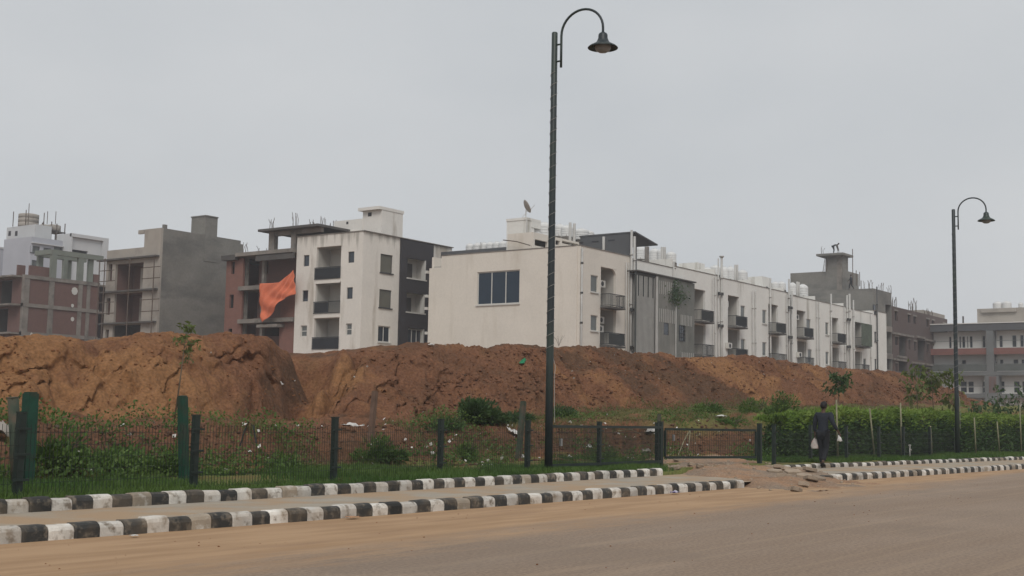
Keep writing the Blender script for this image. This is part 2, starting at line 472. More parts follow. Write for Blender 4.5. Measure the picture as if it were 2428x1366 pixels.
def edgeB(x): return 19.6+0.9*fbm(np.asarray(x)*0.28, 0*np.asarray(x)+3.3, 3, 5)-1.3*sstep(28, 38, x)
def height(x, y, full=False):
    x = np.asarray(x, float); y = np.asarray(y, float)
    yb = backY(x)+0.2
    strip = 0.19+0.05*fbm(x*0.6, y*0.6, 3, 1)+np.clip(y-yb, 0, 9)*0.012
    zp = ZP(x)
    eb = edgeB(x)
    wob = 0.35*fbm(x*0.9, y*0.9, 3, 8)
    bank = sstep(-2.6, 0.15, y-eb+wob)
    shelf = zp - 0.02*np.clip(YT-y, 0, 4) + 0.08*fbm(x*0.7, y*0.7, 3, 4)
    rough = bank*(1-bank)*4
    z = strip*(1-bank)+shelf*bank + rough*0.20*fbm(x*1.3, y*1.3, 4, 21)+0.05*sstep(0.03, 0.3, bank)*fbm(x*4, y*4, 3, 22)
    # mound
    zc = np.interp(x, CRX, CRZ)-0.09
    toe = YT+0.8*(1-sstep(27, 33, x))+0.55*fbm(x*0.23, x*0+1.7, 3, 31)
    cy = YC
    t = (y-toe)/(cy-toe)
    S = np.where(t < 0.80, t*1.09, 0.872+0.128*(1-np.clip((1-t)/0.2, 0, 1)**1.7))
    S = np.clip(S, 0, 1)
    S = S*sstep(-0.04, 0.12, t)
    top = zc-0.05*np.clip(y-cy, 0, 30)
    top = top*(1-sstep(36, 43, y))+zp*sstep(36, 43, y)
    up = np.maximum(top-zp, 0)
    mm = sstep(0.0, 0.15, t)*(1-sstep(1.0, 1.25, t)*0.75)*sstep(0.05, 0.6, up)
    dq = y-YT
    wL = 1-sstep(29.5, 35, x); fr = 1-wL
    aL, lL = (x-2.4*dq)/2.6, (2.4*x+dq)/2.6            # the near heap faces the road corner, its rills run aslant
    aR, lR = (x+0.35*dq)/1.06, (dq-0.35*x)/1.06
    wq = fbm(x*1.9, y*1.9, 2, 44)
    r1 = 1-np.abs(vnoise(aL*3.7+0.22*wq, lL*1.0, 41)); r2 = 1-np.abs(vnoise(aL*1.9+0.2*wq, lL*0.42, 43))
    r3 = 1-np.abs(vnoise(aR*3.0+0.3*wq, lR*1.2, 45)); r4 = 1-np.abs(vnoise(aR*1.3+0.35*wq, lR*0.5, 46))
    mk = sstep(-0.35, 0.2, fbm(x*0.9, y*1.2, 2, 47)); mk2 = sstep(-0.15, 0.3, fbm(x*0.5+9, y*0.8, 2, 49))
    mk3 = sstep(-0.6, -0.1, fbm(x*1.7+3, y*2.1, 2, 50))
    crack = wL*(0.17*sstep(0.64, 0.95, r1)*mk3+0.15*sstep(0.82, 0.98, r2)*mk2)+fr*(0.15*sstep(0.72, 0.97, r3)*mk3*(0.4+0.6*mk2)+0.17*sstep(0.86, 0.98, r4)*mk2)
    lump = 0.15*fbm(x*0.75, y*0.9, 4, 51, 0.5)+0.035*fbm(x*6, y*6, 3, 55)
    clod = (0.35+0.75*fr)*(0.16*np.clip(vnoise(x*2.6, y*3.4, 63)-0.2, 0, 1)+0.12*np.clip(vnoise(x*5.3, y*7.0, 65)-0.15, 0, 1))+fr*0.07*fbm(x*1.4, y*1.9, 3, 67)
    bil = wL*0.10*(np.abs(fbm(aL*1.0, lL*0.4, 3, 57))**0.7-0.5)+0.07*(np.abs(fbm(x*2.3, y*1.9, 2, 59))**0.7-0.5)
    cf = 1-0.65*sstep(0.72, 1.0, t)
    m = z + up*S + mm*((lump+bil+clod)*cf)
    crack = crack*mm*sstep(0.04, 0.2, t)*(1-sstep(0.66, 0.92, t))
    for p, q, wd, dp in RAV:
        dd, tt = seg_d(x, y, p, q)
        dd = dd+0.10*fbm(x*2.2, y*2.2, 3, 61)
        m = m - dp*np.exp(-(dd/wd)**2)*sstep(0.05, 0.5, up)*(0.4+0.6*sstep(0, .2, t))
    if full: return m, bank, t, up, crack, strip
    return m
n_ = 0; xs = [1.0]
while xs[-1] < 135: xs.append(xs[-1]+max(0.035, 0.0017*(xs[-1]+8)))
xs = np.array(xs); ys = np.concatenate([np.arange(13.0, 18.0, 0.075), np.arange(18.0, 27.6, 0.036), np.arange(27.6, 31, 0.2), np.arange(31, 47.1, 0.8)])
X_, Y_ = np.meshgrid(xs, ys)
Zm, bank, tt, up, crack, strip = height(X_, Y_, True)
Zm = np.where(Y_ < backY(X_)+0.14, -0.05, Zm)
CRK = crack
M_earth = mat('earth', (0.158, 0.076, 0.043), rough=0.95, var=0.14, scale=1.2, fine=0.16, fscale=22, bump=0.05, bscale=9, spec=0.1)
def earth_nodes(m):
    t = m.node_tree; N, L = t.nodes, t.links; b = N['Principled BSDF']; base = b.inputs['Base Color'].links[0].from_socket
    a = N.new('ShaderNodeAttribute'); a.attribute_name = 'soil'
    s = N.new('ShaderNodeSeparateColor'); L.new(a.outputs['Color'], s.inputs[0])
    g = N.new('ShaderNodeNewGeometry'); n = N.new('ShaderNodeTexNoise'); n.inputs['Scale'].default_value = 2.2; n.inputs['Detail'].default_value = 8
    L.new(g.outputs['Position'], n.inputs['Vector'])
    def fac(sock):
        x = N.new('ShaderNodeMath'); x.operation = 'ADD'; L.new(sock, x.inputs[0]); L.new(n.outputs['Fac'], x.inputs[1])
        r = N.new('ShaderNodeMapRange'); r.inputs['From Min'].default_value = 0.75; r.inputs['From Max'].default_value = 1.25; L.new(x.outputs[0], r.inputs['Value'])
        return r.outputs[0]
    cur = base
    for ch, c in (('Red', (0.252, 0.130, 0.060)), ('Green', (0.125, 0.150, 0.045)), ('Blue', (0.092, 0.054, 0.034))):
        x = N.new('ShaderNodeMix'); x.data_type = 'RGBA'; x.inputs['B'].default_value = (*c, 1)
        f = N.new('ShaderNodeMath'); f.operation = 'MULTIPLY'; f.inputs[1].default_value = 0.85
        L.new(fac(s.outputs[ch]), f.inputs[0]); L.new(f.outputs[0], x.inputs['Factor']); L.new(cur, x.inputs['A']); cur = x.outputs['Result']
    mu = N.new('ShaderNodeMix'); mu.data_type = 'RGBA'; mu.blend_type = 'MULTIPLY'; mu.inputs['Factor'].default_value = 1
    n2 = N.new('ShaderNodeTexNoise'); n2.inputs['Scale'].default_value = 14; n2.inputs['Detail'].default_value = 6; L.new(g.outputs['Position'], n2.inputs['Vector'])
    r2 = N.new('ShaderNodeMapRange'); r2.inputs['From Min'].default_value = 0.3; r2.inputs['From Max'].default_value = 0.7; r2.inputs['To Min'].default_value = 0.72; r2.inputs['To Max'].default_value = 1.25
    L.new(n2.outputs['Fac'], r2.inputs['Value']); L.new(cur, mu.inputs['A']); L.new(r2.outputs[0], mu.inputs['B'])
    L.new(mu.outputs['Result'], b.inputs['Base Color'])
earth_nodes(M_earth)
mound = grid_mesh('earth_mound', xs, ys, Zm, M_earth)
co = np.zeros(len(mound.data.vertices)*3, np.float32); mound.data.vertices.foreach_get('co', co); co = co.reshape(-1, 3)
co[:, 1] += 0.85*CRK.ravel(); co[:, 0] += 0.25*CRK.ravel(); co[:, 2] -= 0.12*CRK.ravel()      # rills cut back into the slope
mound.data.vertices.foreach_set('co', co.ravel()); mound.data.update()
tag(mound, kind='structure')
# soil kinds laid down where each load was tipped: tan clay, green shelf, dark topsoil
def band(px0, px1, sl=0.0):
    a = onY(px0, 880, 25)[0]; b = onY(px1, 880, 25)[0]; k = (X_-sl*(Y_-25))
    return sstep(a-0.8, a+0.8, k)*(1-sstep(b-0.8, b+0.8, k))
on = sstep(0.0, 0.12, tt)
tan = np.maximum.reduce([band(-300, 575), 0.9*band(690, 850, 2.0), 1.0*band(1680, 1850, -0.9), 0.25*band(560, 690)])*on
tan = np.maximum(tan, 0.5*sstep(0.2, 0.5, np.abs(fbm(X_*0.35, Y_*0.35, 2, 71)))*on)
tan = np.clip(tan*(0.75+0.5*fbm(X_*0.4, Y_*0.6, 3, 73)), 0, 1)
shelfm = bank*(1-sstep(-0.05, 0.06, tt))
grn = np.clip(1.05*shelfm*sstep(29, 35, X_)*(0.8+0.5*fbm(X_*0.5, Y_*0.8, 3, 75)), 0, 1)
grn = np.maximum(grn, 0.7*(1-sstep(0.02, 0.25, bank)))
drk = np.clip(sstep(0.02, 0.3, bank)*(1-shelfm*0.7)*(1-on)*1.0 + on*(0.45*band(585, 690, 1.6)+band(900, 1380)*0.30+band(1380, 1660, -0.9)*0.85+band(1900, 2300)*0.35)*(1+fbm(X_*0.5, Y_*0.7, 3, 77)), 0, 1)
ca = mound.data.color_attributes.new('soil', 'FLOAT_COLOR', 'POINT')
ca.data.foreach_set('color', np.stack([tan.ravel(), grn.ravel(), drk.ravel(), np.ones(tan.size)], 1).astype(np.float32).ravel())

# --- dirt ramp through the broken footpath to the gate
xs = np.arange(21.0, 36.0, 0.05); ys = np.arange(9.4, 17.5, 0.05)
X_, Y_ = np.meshgrid(xs, ys)
cl = 26.0+(Y_-11.0)*0.98
q = 1-sstep(1.5, 3.6, np.abs(X_-cl)+0.5*fbm(X_*0.7, Y_*0.7, 3, 83))
prof = np.interp(Y_, [9.4, 10.4, 11.2, 12.5, 14.0, 15.5, 17.5], [-0.05, -0.01, 0.09, 0.16, 0.24, 0.27, 0.28])
Zr = -0.08+q*(prof+0.10)+q*(0.05*fbm(X_*1.2, Y_*1.2, 4, 85)+0.02*fbm(X_*5, Y_*5, 3, 87))
M_ramp = mat('ramp_dirt', (0.30, 0.185, 0.115), rough=0.95, var=0.2, scale=1.3, c2=(0.24, 0.185, 0.14), c2scale=0.5, c2amt=0.9, fine=0.2, fscale=25, bump=0.03, bscale=14, spec=0.1)
tag(grid_mesh('dirt_ramp', xs, ys, Zr, M_ramp), kind='structure')
def ground_z(x, y):
    z = height(x, y) if y > backY(x)+0.14 else (0.1 if y > FY+0.1 else 0.0)
    if 21 < x < 36 and 9.4 < y < 17.5:
        i = min(int((x-21)/0.05), len(xs_r)-1); j = min(int((y-9.4)/0.05), len(ys_r)-1)
        z = max(float(z), float(Zr_[j, i]))
    return float(z)
xs_r, ys_r, Zr_ = xs, ys, Zr

# ================================================================== building kit
class Fac:
    """A facade plane: axis 'X' faces -X (u runs along Y), axis 'Y' faces -Y (u runs along X); depth d runs into the house."""
    def __init__(s, ax, c): s.ax, s.c = ax, c
    def P(s, px, py):
        p = onX(px, py, s.c) if s.ax == 'X' else onY(px, py, s.c)
        return (p[1], p[2]) if s.ax == 'X' else (p[0], p[2])
    def pt(s, u, z, d=0): return (s.c+d, u, z) if s.ax == 'X' else (u, s.c+d, z)
    def rect(s, x0, x1, y0, y1):
        xc, yc = (x0+x1)/2, (y0+y1)/2
        us = sorted((s.P(x0, yc)[0], s.P(x1, yc)[0]))
        return us[0], us[1], s.P(xc, y1)[1], s.P(xc, y0)[1]
    def box(s, mb, u0, u1, z0, z1, d0, d1):
        a, b = s.pt(u0, z0, d0), s.pt(u1, z1, d1); mb.box(a[0], b[0], a[1], b[1], a[2], b[2]); return mb
    def b1(s, name, m, par, u0, u1, z0, z1, d0, d1): return s.box(MB(), u0, u1, z0, z1, d0, d1).build(name, m, par)

def wall(fac, u0, u1, z0, z1, holes, th, m, par, name='wall'):
    us = sorted(set([u0, u1]+[min(max(h[i], u0), u1) for h in holes for i in (0, 1)]))
    zs = sorted(set([z0, z1]+[min(max(h[i], z0), z1) for h in holes for i in (2, 3)]))
    nu, nz = len(us)-1, len(zs)-1
    fill = [[not any(h[0] < (us[i]+us[i+1])/2 < h[1] and h[2] < (zs[j]+zs[j+1])/2 < h[3] for h in holes) for j in range(nz)] for i in range(nu)]
    mb = MB(); P = fac.pt
    for i in range(nu):
        for j in range(nz):
            if not fill[i][j]: continue
            a, b, c, d = us[i], us[i+1], zs[j], zs[j+1]
            mb.quad(P(a, c), P(b, c), P(b, d), P(a, d)); mb.quad(P(a, c, th), P(a, d, th), P(b, d, th), P(b, c, th))
            for di, dj, e in ((-1, 0, (a, c, a, d)), (1, 0, (b, d, b, c)), (0, -1, (b, c, a, c)), (0, 1, (a, d, b, d))):
                ii, jj = i+di, j+dj
                if 0 <= ii < nu and 0 <= jj < nz and fill[ii][jj]: continue
                mb.quad(P(e[0], e[1]), P(e[2], e[3]), P(e[2], e[3], th), P(e[0], e[1], th))
    return mb.build(name, m, par)

def window(fac, par, r, d=0.12, fr=0.06, cols=1, rows=1, fm=None, gm=None, sill=False, name='window', ratio=None):
    u0, u1, z0, z1 = r
    mb = MB()
    fac.box(mb, u0, u1, z0, z0+fr, d, d+0.07); fac.box(mb, u0, u1, z1-fr, z1, d, d+0.07)
    cu = [u0+(u1-u0)*k/cols for k in range(cols+1)]
    rz = [z0+(z1-z0)*k/rows for k in range(rows+1)]
    if ratio: rz = [z0, z0+(z1-z0)*ratio, z1]
    for k, u in enumerate(cu):
        a, b = (u, u+fr) if k == 0 else ((u-fr, u) if k == cols else (u-fr/2, u+fr/2))
        fac.box(mb, a, b, z0+fr, z1-fr, d+0.003, d+0.067)
    for z in rz[1:-1]: fac.box(mb, u0+fr, u1-fr, z-fr/2, z+fr/2, d+0.006, d+0.062)
    if sill: fac.box(mb, u0-0.08, u1+0.08, z0-0.10, z0-0.002, -0.10, 0.10)
    w_ = mb.build(name, fm, par)
    for i in range(cols):
        for j in range(len(rz)-1):
            fac.box(MB(), cu[i]+0.02, cu[i+1]-0.02, rz[j]+0.02, rz[j+1]-0.02, d+0.03, d+0.045).build('pane', gm, w_)
    return w_

def recess(fac, par, r, dep, m, name='balcony_recess', th=0.25):
    u0, u1, z0, z1 = r; P = fac.pt; mb = MB()
    mb.quad(P(u0, z0, th), P(u0, z1, th), P(u0, z1, dep), P(u0, z0, dep)); mb.quad(P(u1, z0, th), P(u1, z0, dep), P(u1, z1, dep), P(u1, z1, th))
    mb.quad(P(u0, z0, dep), P(u0, z1, dep), P(u1, z1, dep), P(u1, z0, dep))
    mb.quad(P(u0, z0, th), P(u0, z0, dep), P(u1, z0, dep), P(u1, z0, th)); mb.quad(P(u0, z1, th), P(u1, z1, th), P(u1, z1, dep), P(u0, z1, dep))
    return mb.build(name, m, par)

def rail(fac, par, u0, u1, z0, z1, dout, m, pitch=0.13, sheet=None, sides=True, name='railing', panel_z=None):
    """Bars and rails round a balcony that stands dout metres proud of the wall."""
    mb = MB(); d = -dout
    for z in (z0+0.06, z1): fac.box(mb, u0, u1, z-0.03, z+0.03, d, d+0.05)
    if sides and dout > 0.05:
        for u in (u0, u1-0.05):
            for z in (z0+0.06, z1): fac.box(mb, u, u+0.05, z-0.027, z+0.027, d+0.052, -0.002)
            k = 1
            while k*pitch < dout: fac.box(mb, u+0.012, u+0.038, z0+0.09, z1-0.03, d+k*pitch, d+k*pitch+0.026); k += 1
    n = max(2, int((u1-u0)/pitch))
    for k in range(n+1):
        u = u0+0.02+(u1-u0-0.04)*k/n; fac.box(mb, u-0.014, u+0.014, z0+0.09, z1-0.03, d+0.012, d+0.038)
    o = mb.build(name, m, par)
    if sheet is not None:
        fac.box(MB(), u0+0.03, u1-0.03, z0+0.10, z1-0.06, d+0.055, d+0.07).build('rail_cover', sheet, o)
    return o

def door(fac, par, u0, u1, z0, z1, d, m, gm=None, name='door'):
    mb = MB(); fac.box(mb, u0, u1, z0, z1, d-0.06, d-0.005)
    o = mb.build(name, m, par)
    fac.box(MB(), u1-0.13, u1-0.09, z0+0.95, z0+1.10, d-0.10, d-0.06).build('door_handle', M_metal, o)
    if gm is not None:
        fac.box(MB(), u0+0.1, u1-0.18, z0+0.15, z1-0.12, d-0.075, d-0.062).build('door_glass', gm, o)
    return o

def air_unit(fac, par, u, z, d, wd=0.85, hh=0.58):
    o = fac.box(MB(), u, u+wd, z, z+hh, d-0.30, d).build('air_conditioner', M_acwhite, par)
    c = fac.pt(u+wd*0.42, z+hh/2, d-0.31)
    mb = MB(); r = hh*0.36; k = 16
    ring = [fac.pt(u+wd*0.42+r*math.cos(2*math.pi*i/k), z+hh/2+r*math.sin(2*math.pi*i/k), d-0.325) for i in range(k)]
    n = fac.pt(0, 0, 1); n0 = fac.pt(0, 0, 0); mb.prism(ring, np.array(n)*0.02-np.array(n0)*0.02)
    mb.build('fan_grille', M_darkgrille, o)
    return o

def pipe(par, p, q, r, m, name='drain_pipe', collars=0, cm=None):
    o = MB().tube([p, q], r, 8).build(name, m, par, True)
    if collars:
        mb = MB(); p, q = Vector(p), Vector(q)
        for k in range(collars):
            c = p.lerp(q, (k+0.5)/collars); dd = (q-p).normalized()*0.07
            mb.tube([c-dd, c+dd], r*1.45, 8)
        mb.build('pipe_collar', cm or m, o, True)
    return o

def rebar(par, x, y, z, h, n=6, sp=0.28, r=0.022, seed=0):
    q = random.Random(seed*31+int(x*7)); mb = MB()
    for k in range(n):
        a = 2*math.pi*k/n+q.random(); hh = h*q.uniform(0.65, 1.0)
        bx, by = x+sp*math.cos(a), y+sp*math.sin(a)
        mb.tube([(bx, by, z-0.03), (bx+q.uniform(-.05, .05), by+q.uniform(-.05, .05), z+hh*0.6), (bx+q.uniform(-.16, .16), by+q.uniform(-.16, .16), z+hh)], r, 5)
    return mb.build('rebar', M_rebar, par)

def tank(x, y, z, r, h, label, group='white rooftop water tanks', m=None):
    t = thing('water_tank', label, 'water tank', (x, y, z), group)
    pr = [(r*0.94, 0.0), (r, 0.04)]
    n = 4
    for k in range(n):
        a = h*0.74*(k+0.1)/n; b = h*0.74*(k+0.9)/n
        pr += [(r*0.97, a), (r, a+0.04), (r, b-0.04), (r*0.97, b)]
    pr += [(r*0.98, h*0.77), (r*0.80, h*0.86), (r*0.52, h*0.94), (r*0.34, h*0.96)]
    MB().lathe((x, y, z), pr, 20).build('tank_body', m or M_tank, t, True)
    MB().lathe((x, y, z), [(r*0.36, h*0.955), (r*0.37, h*0.99), (r*0.30, h), (0.02, h*1.01)], 16).build('lid', m or M_tank, t, True)
    MB().tube([(x-r*0.9, y-r*0.5, z+0.12), (x-r*1.25, y-r*0.7, z+0.12), (x-r*1.25, y-r*0.7, z+0.0)], 0.035, 6).build('outlet_pipe', M_pvc, t)
    return t

G0 = 0.6    # house floors start here, behind the mound
M_metal = mat('dull_metal', (0.30, 0.30, 0.30), rough=0.4, metal=0.8)
M_acwhite = mat('ac_casing', (0.55, 0.54, 0.50), rough=0.5, var=0.08)
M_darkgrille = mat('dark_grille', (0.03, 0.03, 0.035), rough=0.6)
M_rebar = mat('rusty_rebar', (0.10, 0.075, 0.06), rough=0.8, var=0.3, scale=8)
M_tank = mat('tank_plastic', (0.62, 0.62, 0.61), rough=0.45, var=0.06)
M_pvc = mat('pvc_pipe', (0.42, 0.41, 0.39), rough=0.5, var=0.15, scale=0.8)
M_pvcd = mat('cast_pipe', (0.06, 0.06, 0.06), rough=0.6)
M_glass = mat('window_glass', (0.022, 0.030, 0.042), rough=0.06, var=0.1, spec=0.6)
M_glassb = mat('tinted_glass', (0.012, 0.026, 0.045), rough=0.12, var=0.1, spec=0.35)
M_glassg = mat('pale_glass', (0.10, 0.11, 0.105), rough=0.12, var=0.2, scale=0.7, spec=0.5)
M_board = mat('window_board', (0.115, 0.112, 0.092), rough=0.7, var=0.12, scale=0.8)
M_frame = mat('white_frame', (0.52, 0.51, 0.48), rough=0.5, var=0.05)
M_framed = mat('dark_frame', (0.05, 0.05, 0.052), rough=0.5)
M_doord = mat('dark_door', (0.050, 0.044, 0.040), rough=0.6, var=0.2)
M_rail = mat('balcony_rail', (0.030, 0.033, 0.036), rough=0.55)
M_cover = mat('rail_cover_sheet', (0.030, 0.034, 0.042), rough=0.7, var=0.2, scale=1.2)
M_cover2 = mat('rail_cover_worn', (0.065, 0.072, 0.070), rough=0.7, var=0.25, scale=1.6)
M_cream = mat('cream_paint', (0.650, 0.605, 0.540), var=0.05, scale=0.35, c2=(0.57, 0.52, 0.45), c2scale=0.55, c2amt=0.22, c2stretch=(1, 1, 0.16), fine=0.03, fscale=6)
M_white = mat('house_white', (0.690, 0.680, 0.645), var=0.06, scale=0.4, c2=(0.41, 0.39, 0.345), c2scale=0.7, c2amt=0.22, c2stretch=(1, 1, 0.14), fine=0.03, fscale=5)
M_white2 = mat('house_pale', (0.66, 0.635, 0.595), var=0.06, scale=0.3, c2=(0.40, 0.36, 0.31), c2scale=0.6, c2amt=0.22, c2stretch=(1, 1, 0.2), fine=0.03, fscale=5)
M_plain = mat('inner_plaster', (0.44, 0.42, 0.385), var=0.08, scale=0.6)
M_char = mat('charcoal_paint', (0.034, 0.031, 0.035), rough=0.75, var=0.1, scale=0.6, fine=0.05, fscale=4)
M_slate = mat('slate_paint', (0.085, 0.088, 0.094), rough=0.7, var=0.1, scale=0.5)
M_conc = mat('raw_concrete', (0.185, 0.178, 0.162), var=0.16, scale=0.35, c2=(0.128, 0.125, 0.118), c2scale=0.5, c2amt=0.6, c2stretch=(0.35, 0.35, 1.0), fine=0.07, fscale=5)
M_concp = mat('pale_plaster', (0.33, 0.30, 0.265), var=0.12, scale=0.5, c2=(0.25, 0.225, 0.20), c2scale=0.4, c2amt=0.5)
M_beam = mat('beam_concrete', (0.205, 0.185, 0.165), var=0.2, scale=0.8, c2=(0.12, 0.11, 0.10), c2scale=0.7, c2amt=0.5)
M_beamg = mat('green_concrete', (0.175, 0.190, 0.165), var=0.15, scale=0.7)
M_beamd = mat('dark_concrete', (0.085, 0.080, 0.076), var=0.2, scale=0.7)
M_brick = brick_mat('brick_red', (0.205, 0.088, 0.066), (0.145, 0.068, 0.054), (0.16, 0.13, 0.115))
M_brickd = brick_mat('brick_brown', (0.150, 0.078, 0.066), (0.110, 0.062, 0.054), (0.12, 0.10, 0.09))
M_brickg = brick_mat('brick_grey', (0.105, 0.072, 0.065), (0.082, 0.060, 0.056), (0.10, 0.09, 0.085))
M_wood = mat('rail_wood', (0.12, 0.07, 0.045), var=0.2)

# rain streaks run down from the top edge of the pale end house
def drips(m, ztop, length, c):
    t = m.node_tree; N, L = t.nodes, t.links; b = N['Principled BSDF']; base = b.inputs['Base Color'].links[0].from_socket
    g = N.new('ShaderNodeNewGeometry'); s = N.new('ShaderNodeSeparateXYZ'); L.new(g.outputs['Position'], s.inputs[0])
    mp = N.new('ShaderNodeMapping'); mp.inputs['Scale'].default_value = (1.6, 1.6, 0.12); L.new(g.outputs['Position'], mp.inputs[0])
    n = N.new('ShaderNodeTexNoise'); n.inputs['Scale'].default_value = 1.3; n.inputs['Detail'].default_value = 6; L.new(mp.outputs[0], n.inputs['Vector'])
    r = N.new('ShaderNodeMapRange'); r.inputs['From Min'].default_value = ztop-length; r.inputs['From Max'].default_value = ztop; r.inputs['To Min'].default_value = -0.35; r.inputs['To Max'].default_value = 0.12
    L.new(s.outputs['Z'], r.inputs['Value'])
    a = N.new('ShaderNodeMath'); a.operation = 'ADD'; L.new(r.outputs[0], a.inputs[0]); L.new(n.outputs['Fac'], a.inputs[1])
    q = N.new('ShaderNodeMapRange'); q.inputs['From Min'].default_value = 0.5; q.inputs['From Max'].default_value = 0.68; q.inputs['To Max'].default_value = 0.55; L.new(a.outputs[0], q.inputs['Value'])
    x = N.new('ShaderNodeMix'); x.data_type = 'RGBA'; x.inputs['B'].default_value = (*c, 1)
    L.new(q.outputs[0], x.inputs['Factor']); L.new(base, x.inputs['A']); L.new(x.outputs['Result'], b.inputs['Base Color'])

def shell(par, x0, x1, y0, y1, z0, z1, m, th=0.25, floors=(), skip=''):
    """Back and far walls, floor slabs and roof of a house whose front walls are built apart."""
    if 'E' not in skip: MB().box(x1-th, x1, y0+th, y1-th, z0, z1).build('wall', m, par)
    if 'N' not in skip: MB().box(x0+th, x1-th, y1-th, y1, z0, z1-0.002).build('wall', m, par)
    for z in floors: MB().box(x0+th+.002, x1-th-.002, y0+th+.002, y1-th-.002, z-0.15, z).build('floor_slab', M_plain, par)

# ================================================================== pale end block (C) with stacked balconies
p = atD(862, 548, 112.0)
CXf, CYf, CTOP = p[0], p[1], p[2]
z2 = zc(500, 470, 3.595)
fx = Fac('X', CXf); fy = Fac('Y', CYf)
yl = fx.P(705, 560)[0]
xr = fy.P(1072, 590)[0]
M_cw = mat('end_house_paint', (0.66, 0.625, 0.575), var=0.06, scale=0.3, c2=(0.42, 0.375, 0.32), c2scale=0.5, c2amt=0.2, c2stretch=(1, 1, 0.2), fine=0.03, fscale=5)
drips(M_cw, CTOP+0.1, 2.6, (0.20, 0.185, 0.155))
C = thing('apartment_block', 'cream block with three stacked balconies and a charcoal side bay', 'building', (CXf, CYf, G0))
def Z(f, zz, a, b, c, d):
    x0, y0 = zz(a, c); x1, y1 = zz(b, d); return f.rect(x0, x1, y0, y1)
small = [Z(fx, z2, *q) for q in ((790, 838, 485, 580), (1170, 1222, 455, 550), (780, 828, 785, 880), (1158, 1208, 760, 858), (765, 818, 1085, 1180), (1150, 1200, 1068, 1168))]
rec = [Z(fx, z2, *q) for q in ((900, 1108, 412, 682), (890, 1104, 715, 975), (878, 1092, 1022, 1280))]
wall(fx, CYf, yl, G0, CTOP, small+rec, 0.25, M_cw, C)
xd0, xd1 = fy.P(z2(1605, 700)[0], 665)[0], fy.P(z2(1885, 600)[0], 665)[0]
wyt = [Z(fy, z2, *q) for q in ((1445, 1550, 480, 638), (1435, 1540, 780, 935), (1425, 1528, 1090, 1228))]
wall(fy, CXf+0.25, xd0, G0, CTOP-0.004, wyt, 0.25, M_cw, C)
wdk = [Z(fy, z2, *q) for q in ((1668, 1825, 520, 688), (1660, 1815, 812, 975), (1672, 1810, 1110, 1260))]
fyd = Fac('Y', CYf-0.12)
wdk = [(a, b, c, d) for a, b, c, d in wdk]
wall(fyd, xd0, xd1, G0, CTOP-0.05, wdk, 0.37, M_char, C, 'charcoal_bay')
wall(fy, xd1, xr, G0, CTOP-0.02, [], 0.25, M_cw, C)
shell(C, CXf, xr, CYf, yl, G0, CTOP-0.006, M_cw, floors=[rec[0][2]-0.02, rec[1][2]-0.02, rec[2][2]-0.02, rec[0][3]+0.25])
MB().box(CXf-0.06, xr+0.05, CYf-0.18, yl+0.02, CTOP, CTOP+0.07).build('coping', M_beam, C)
for k, r in enumerate(small):
    window(fx, C, r, 0.10, 0.07 if k > 3 else 0.05, 1, 2 if k > 3 else 1, M_frame if k > 3 else M_framed, M_glassg if k > 3 else M_glass)
for k, r in enumerate(rec):
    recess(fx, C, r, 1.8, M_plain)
    u0, u1, a, b = r
    d0 = u0+(u1-u0)*0.08; d1 = u0+(u1-u0)*0.50
    door(fx, C, d0, d1, a+0.02, a+2.25, 1.8, M_doord if k < 2 else M_frame, None if k < 2 else M_glass)
    rail(fx, C, u0-0.06, u1+0.12, a-0.10, a+0.98, 0.12, M_rail, 0.12, M_cover if k != 1 else None, False)
    if k == 1: fx.b1('rail_cover', M_cover, C, u0+(u1-u0)*0.45, u1+0.05, a+0.02, a+0.92, -0.06, -0.04)
    fx.b1('balcony_edge', M_cw, C, u0-0.02, u1+0.02, a-0.45, a-0.12, -0.05, -0.003)
window(fy, C, wyt[0], 0.10, 0.06, 1, 1, M_framed, M_board, True)
window(fy, C, wyt[1], 0.10, 0.06, 1, 1, M_framed, M_board, True)
window(fy, C, wyt[2], 0.10, 0.08, 2, 1, M_frame, M_glass, True)
for k, r in enumerate(wdk):
    recess(fyd, C, r, 1.1, M_plain, 'window_recess', 0.37)
    u0, u1, a, b = r
    mb = MB()
    fyd.box(mb, u0-0.1, u1+0.1, a-0.12, a-0.002, -0.08, 0.3); fyd.box(mb, u1-0.14, u1, a, b, 0.01, 0.45)
    mb.build('window_surround', M_frame, C)
    if k < 2: fyd.b1('inner_opening', M_doord, C, u0+(u1-u0)*0.35, u0+(u1-u0)*0.72, a+0.05, b-0.35, 1.03, 1.095)
    else: window(fyd, C, (u0+0.1, u1-0.16, a+0.02, b-0.05), 0.25, 0.09, 3, 1, M_frame, M_glass)
# stair head and tank room on its roof
X2 = CXf+3.6
f2 = Fac('X', X2)
r1 = Z(f2, z2, 1050, 1292, 186, 300); r2 = Z(f2, z2, 1290, 1452, 105, 300)
MB().box(X2, X2+4.0, r1[0], r1[1], CTOP-0.3, r1[3]).build('stair_head', M_white2, C)
MB().box(X2+0.05, X2+3.0, r2[0], r2[1]-0.01, CTOP-0.3, r2[3]).build('tank_room', M_white2, C)
MB().box(X2-0.35, X2+3.1, r2[0]-0.05, r2[1]+0.25, r2[3]+0.003, r2[3]+0.28).build('roof_slab', M_white2, C)
f2b = Fac('X', X2+0.05)
hz_ = Z(f2b, z2, 1340, 1370, 122, 155); f2b.b1('vent_opening', M_darkgrille, C, *hz_, -0.012, 0.02)
hz_ = Z(f2, z2, 1155, 1172, 200, 222); f2.b1('vent_opening', M_darkgrille, C, *hz_, -0.012, 0.02)
f2.b1('ledge', M_white2, C, r1[0]+0.4, r1[0]+2.2, CTOP+0.55, CTOP+0.70, -0.25, -0.002)

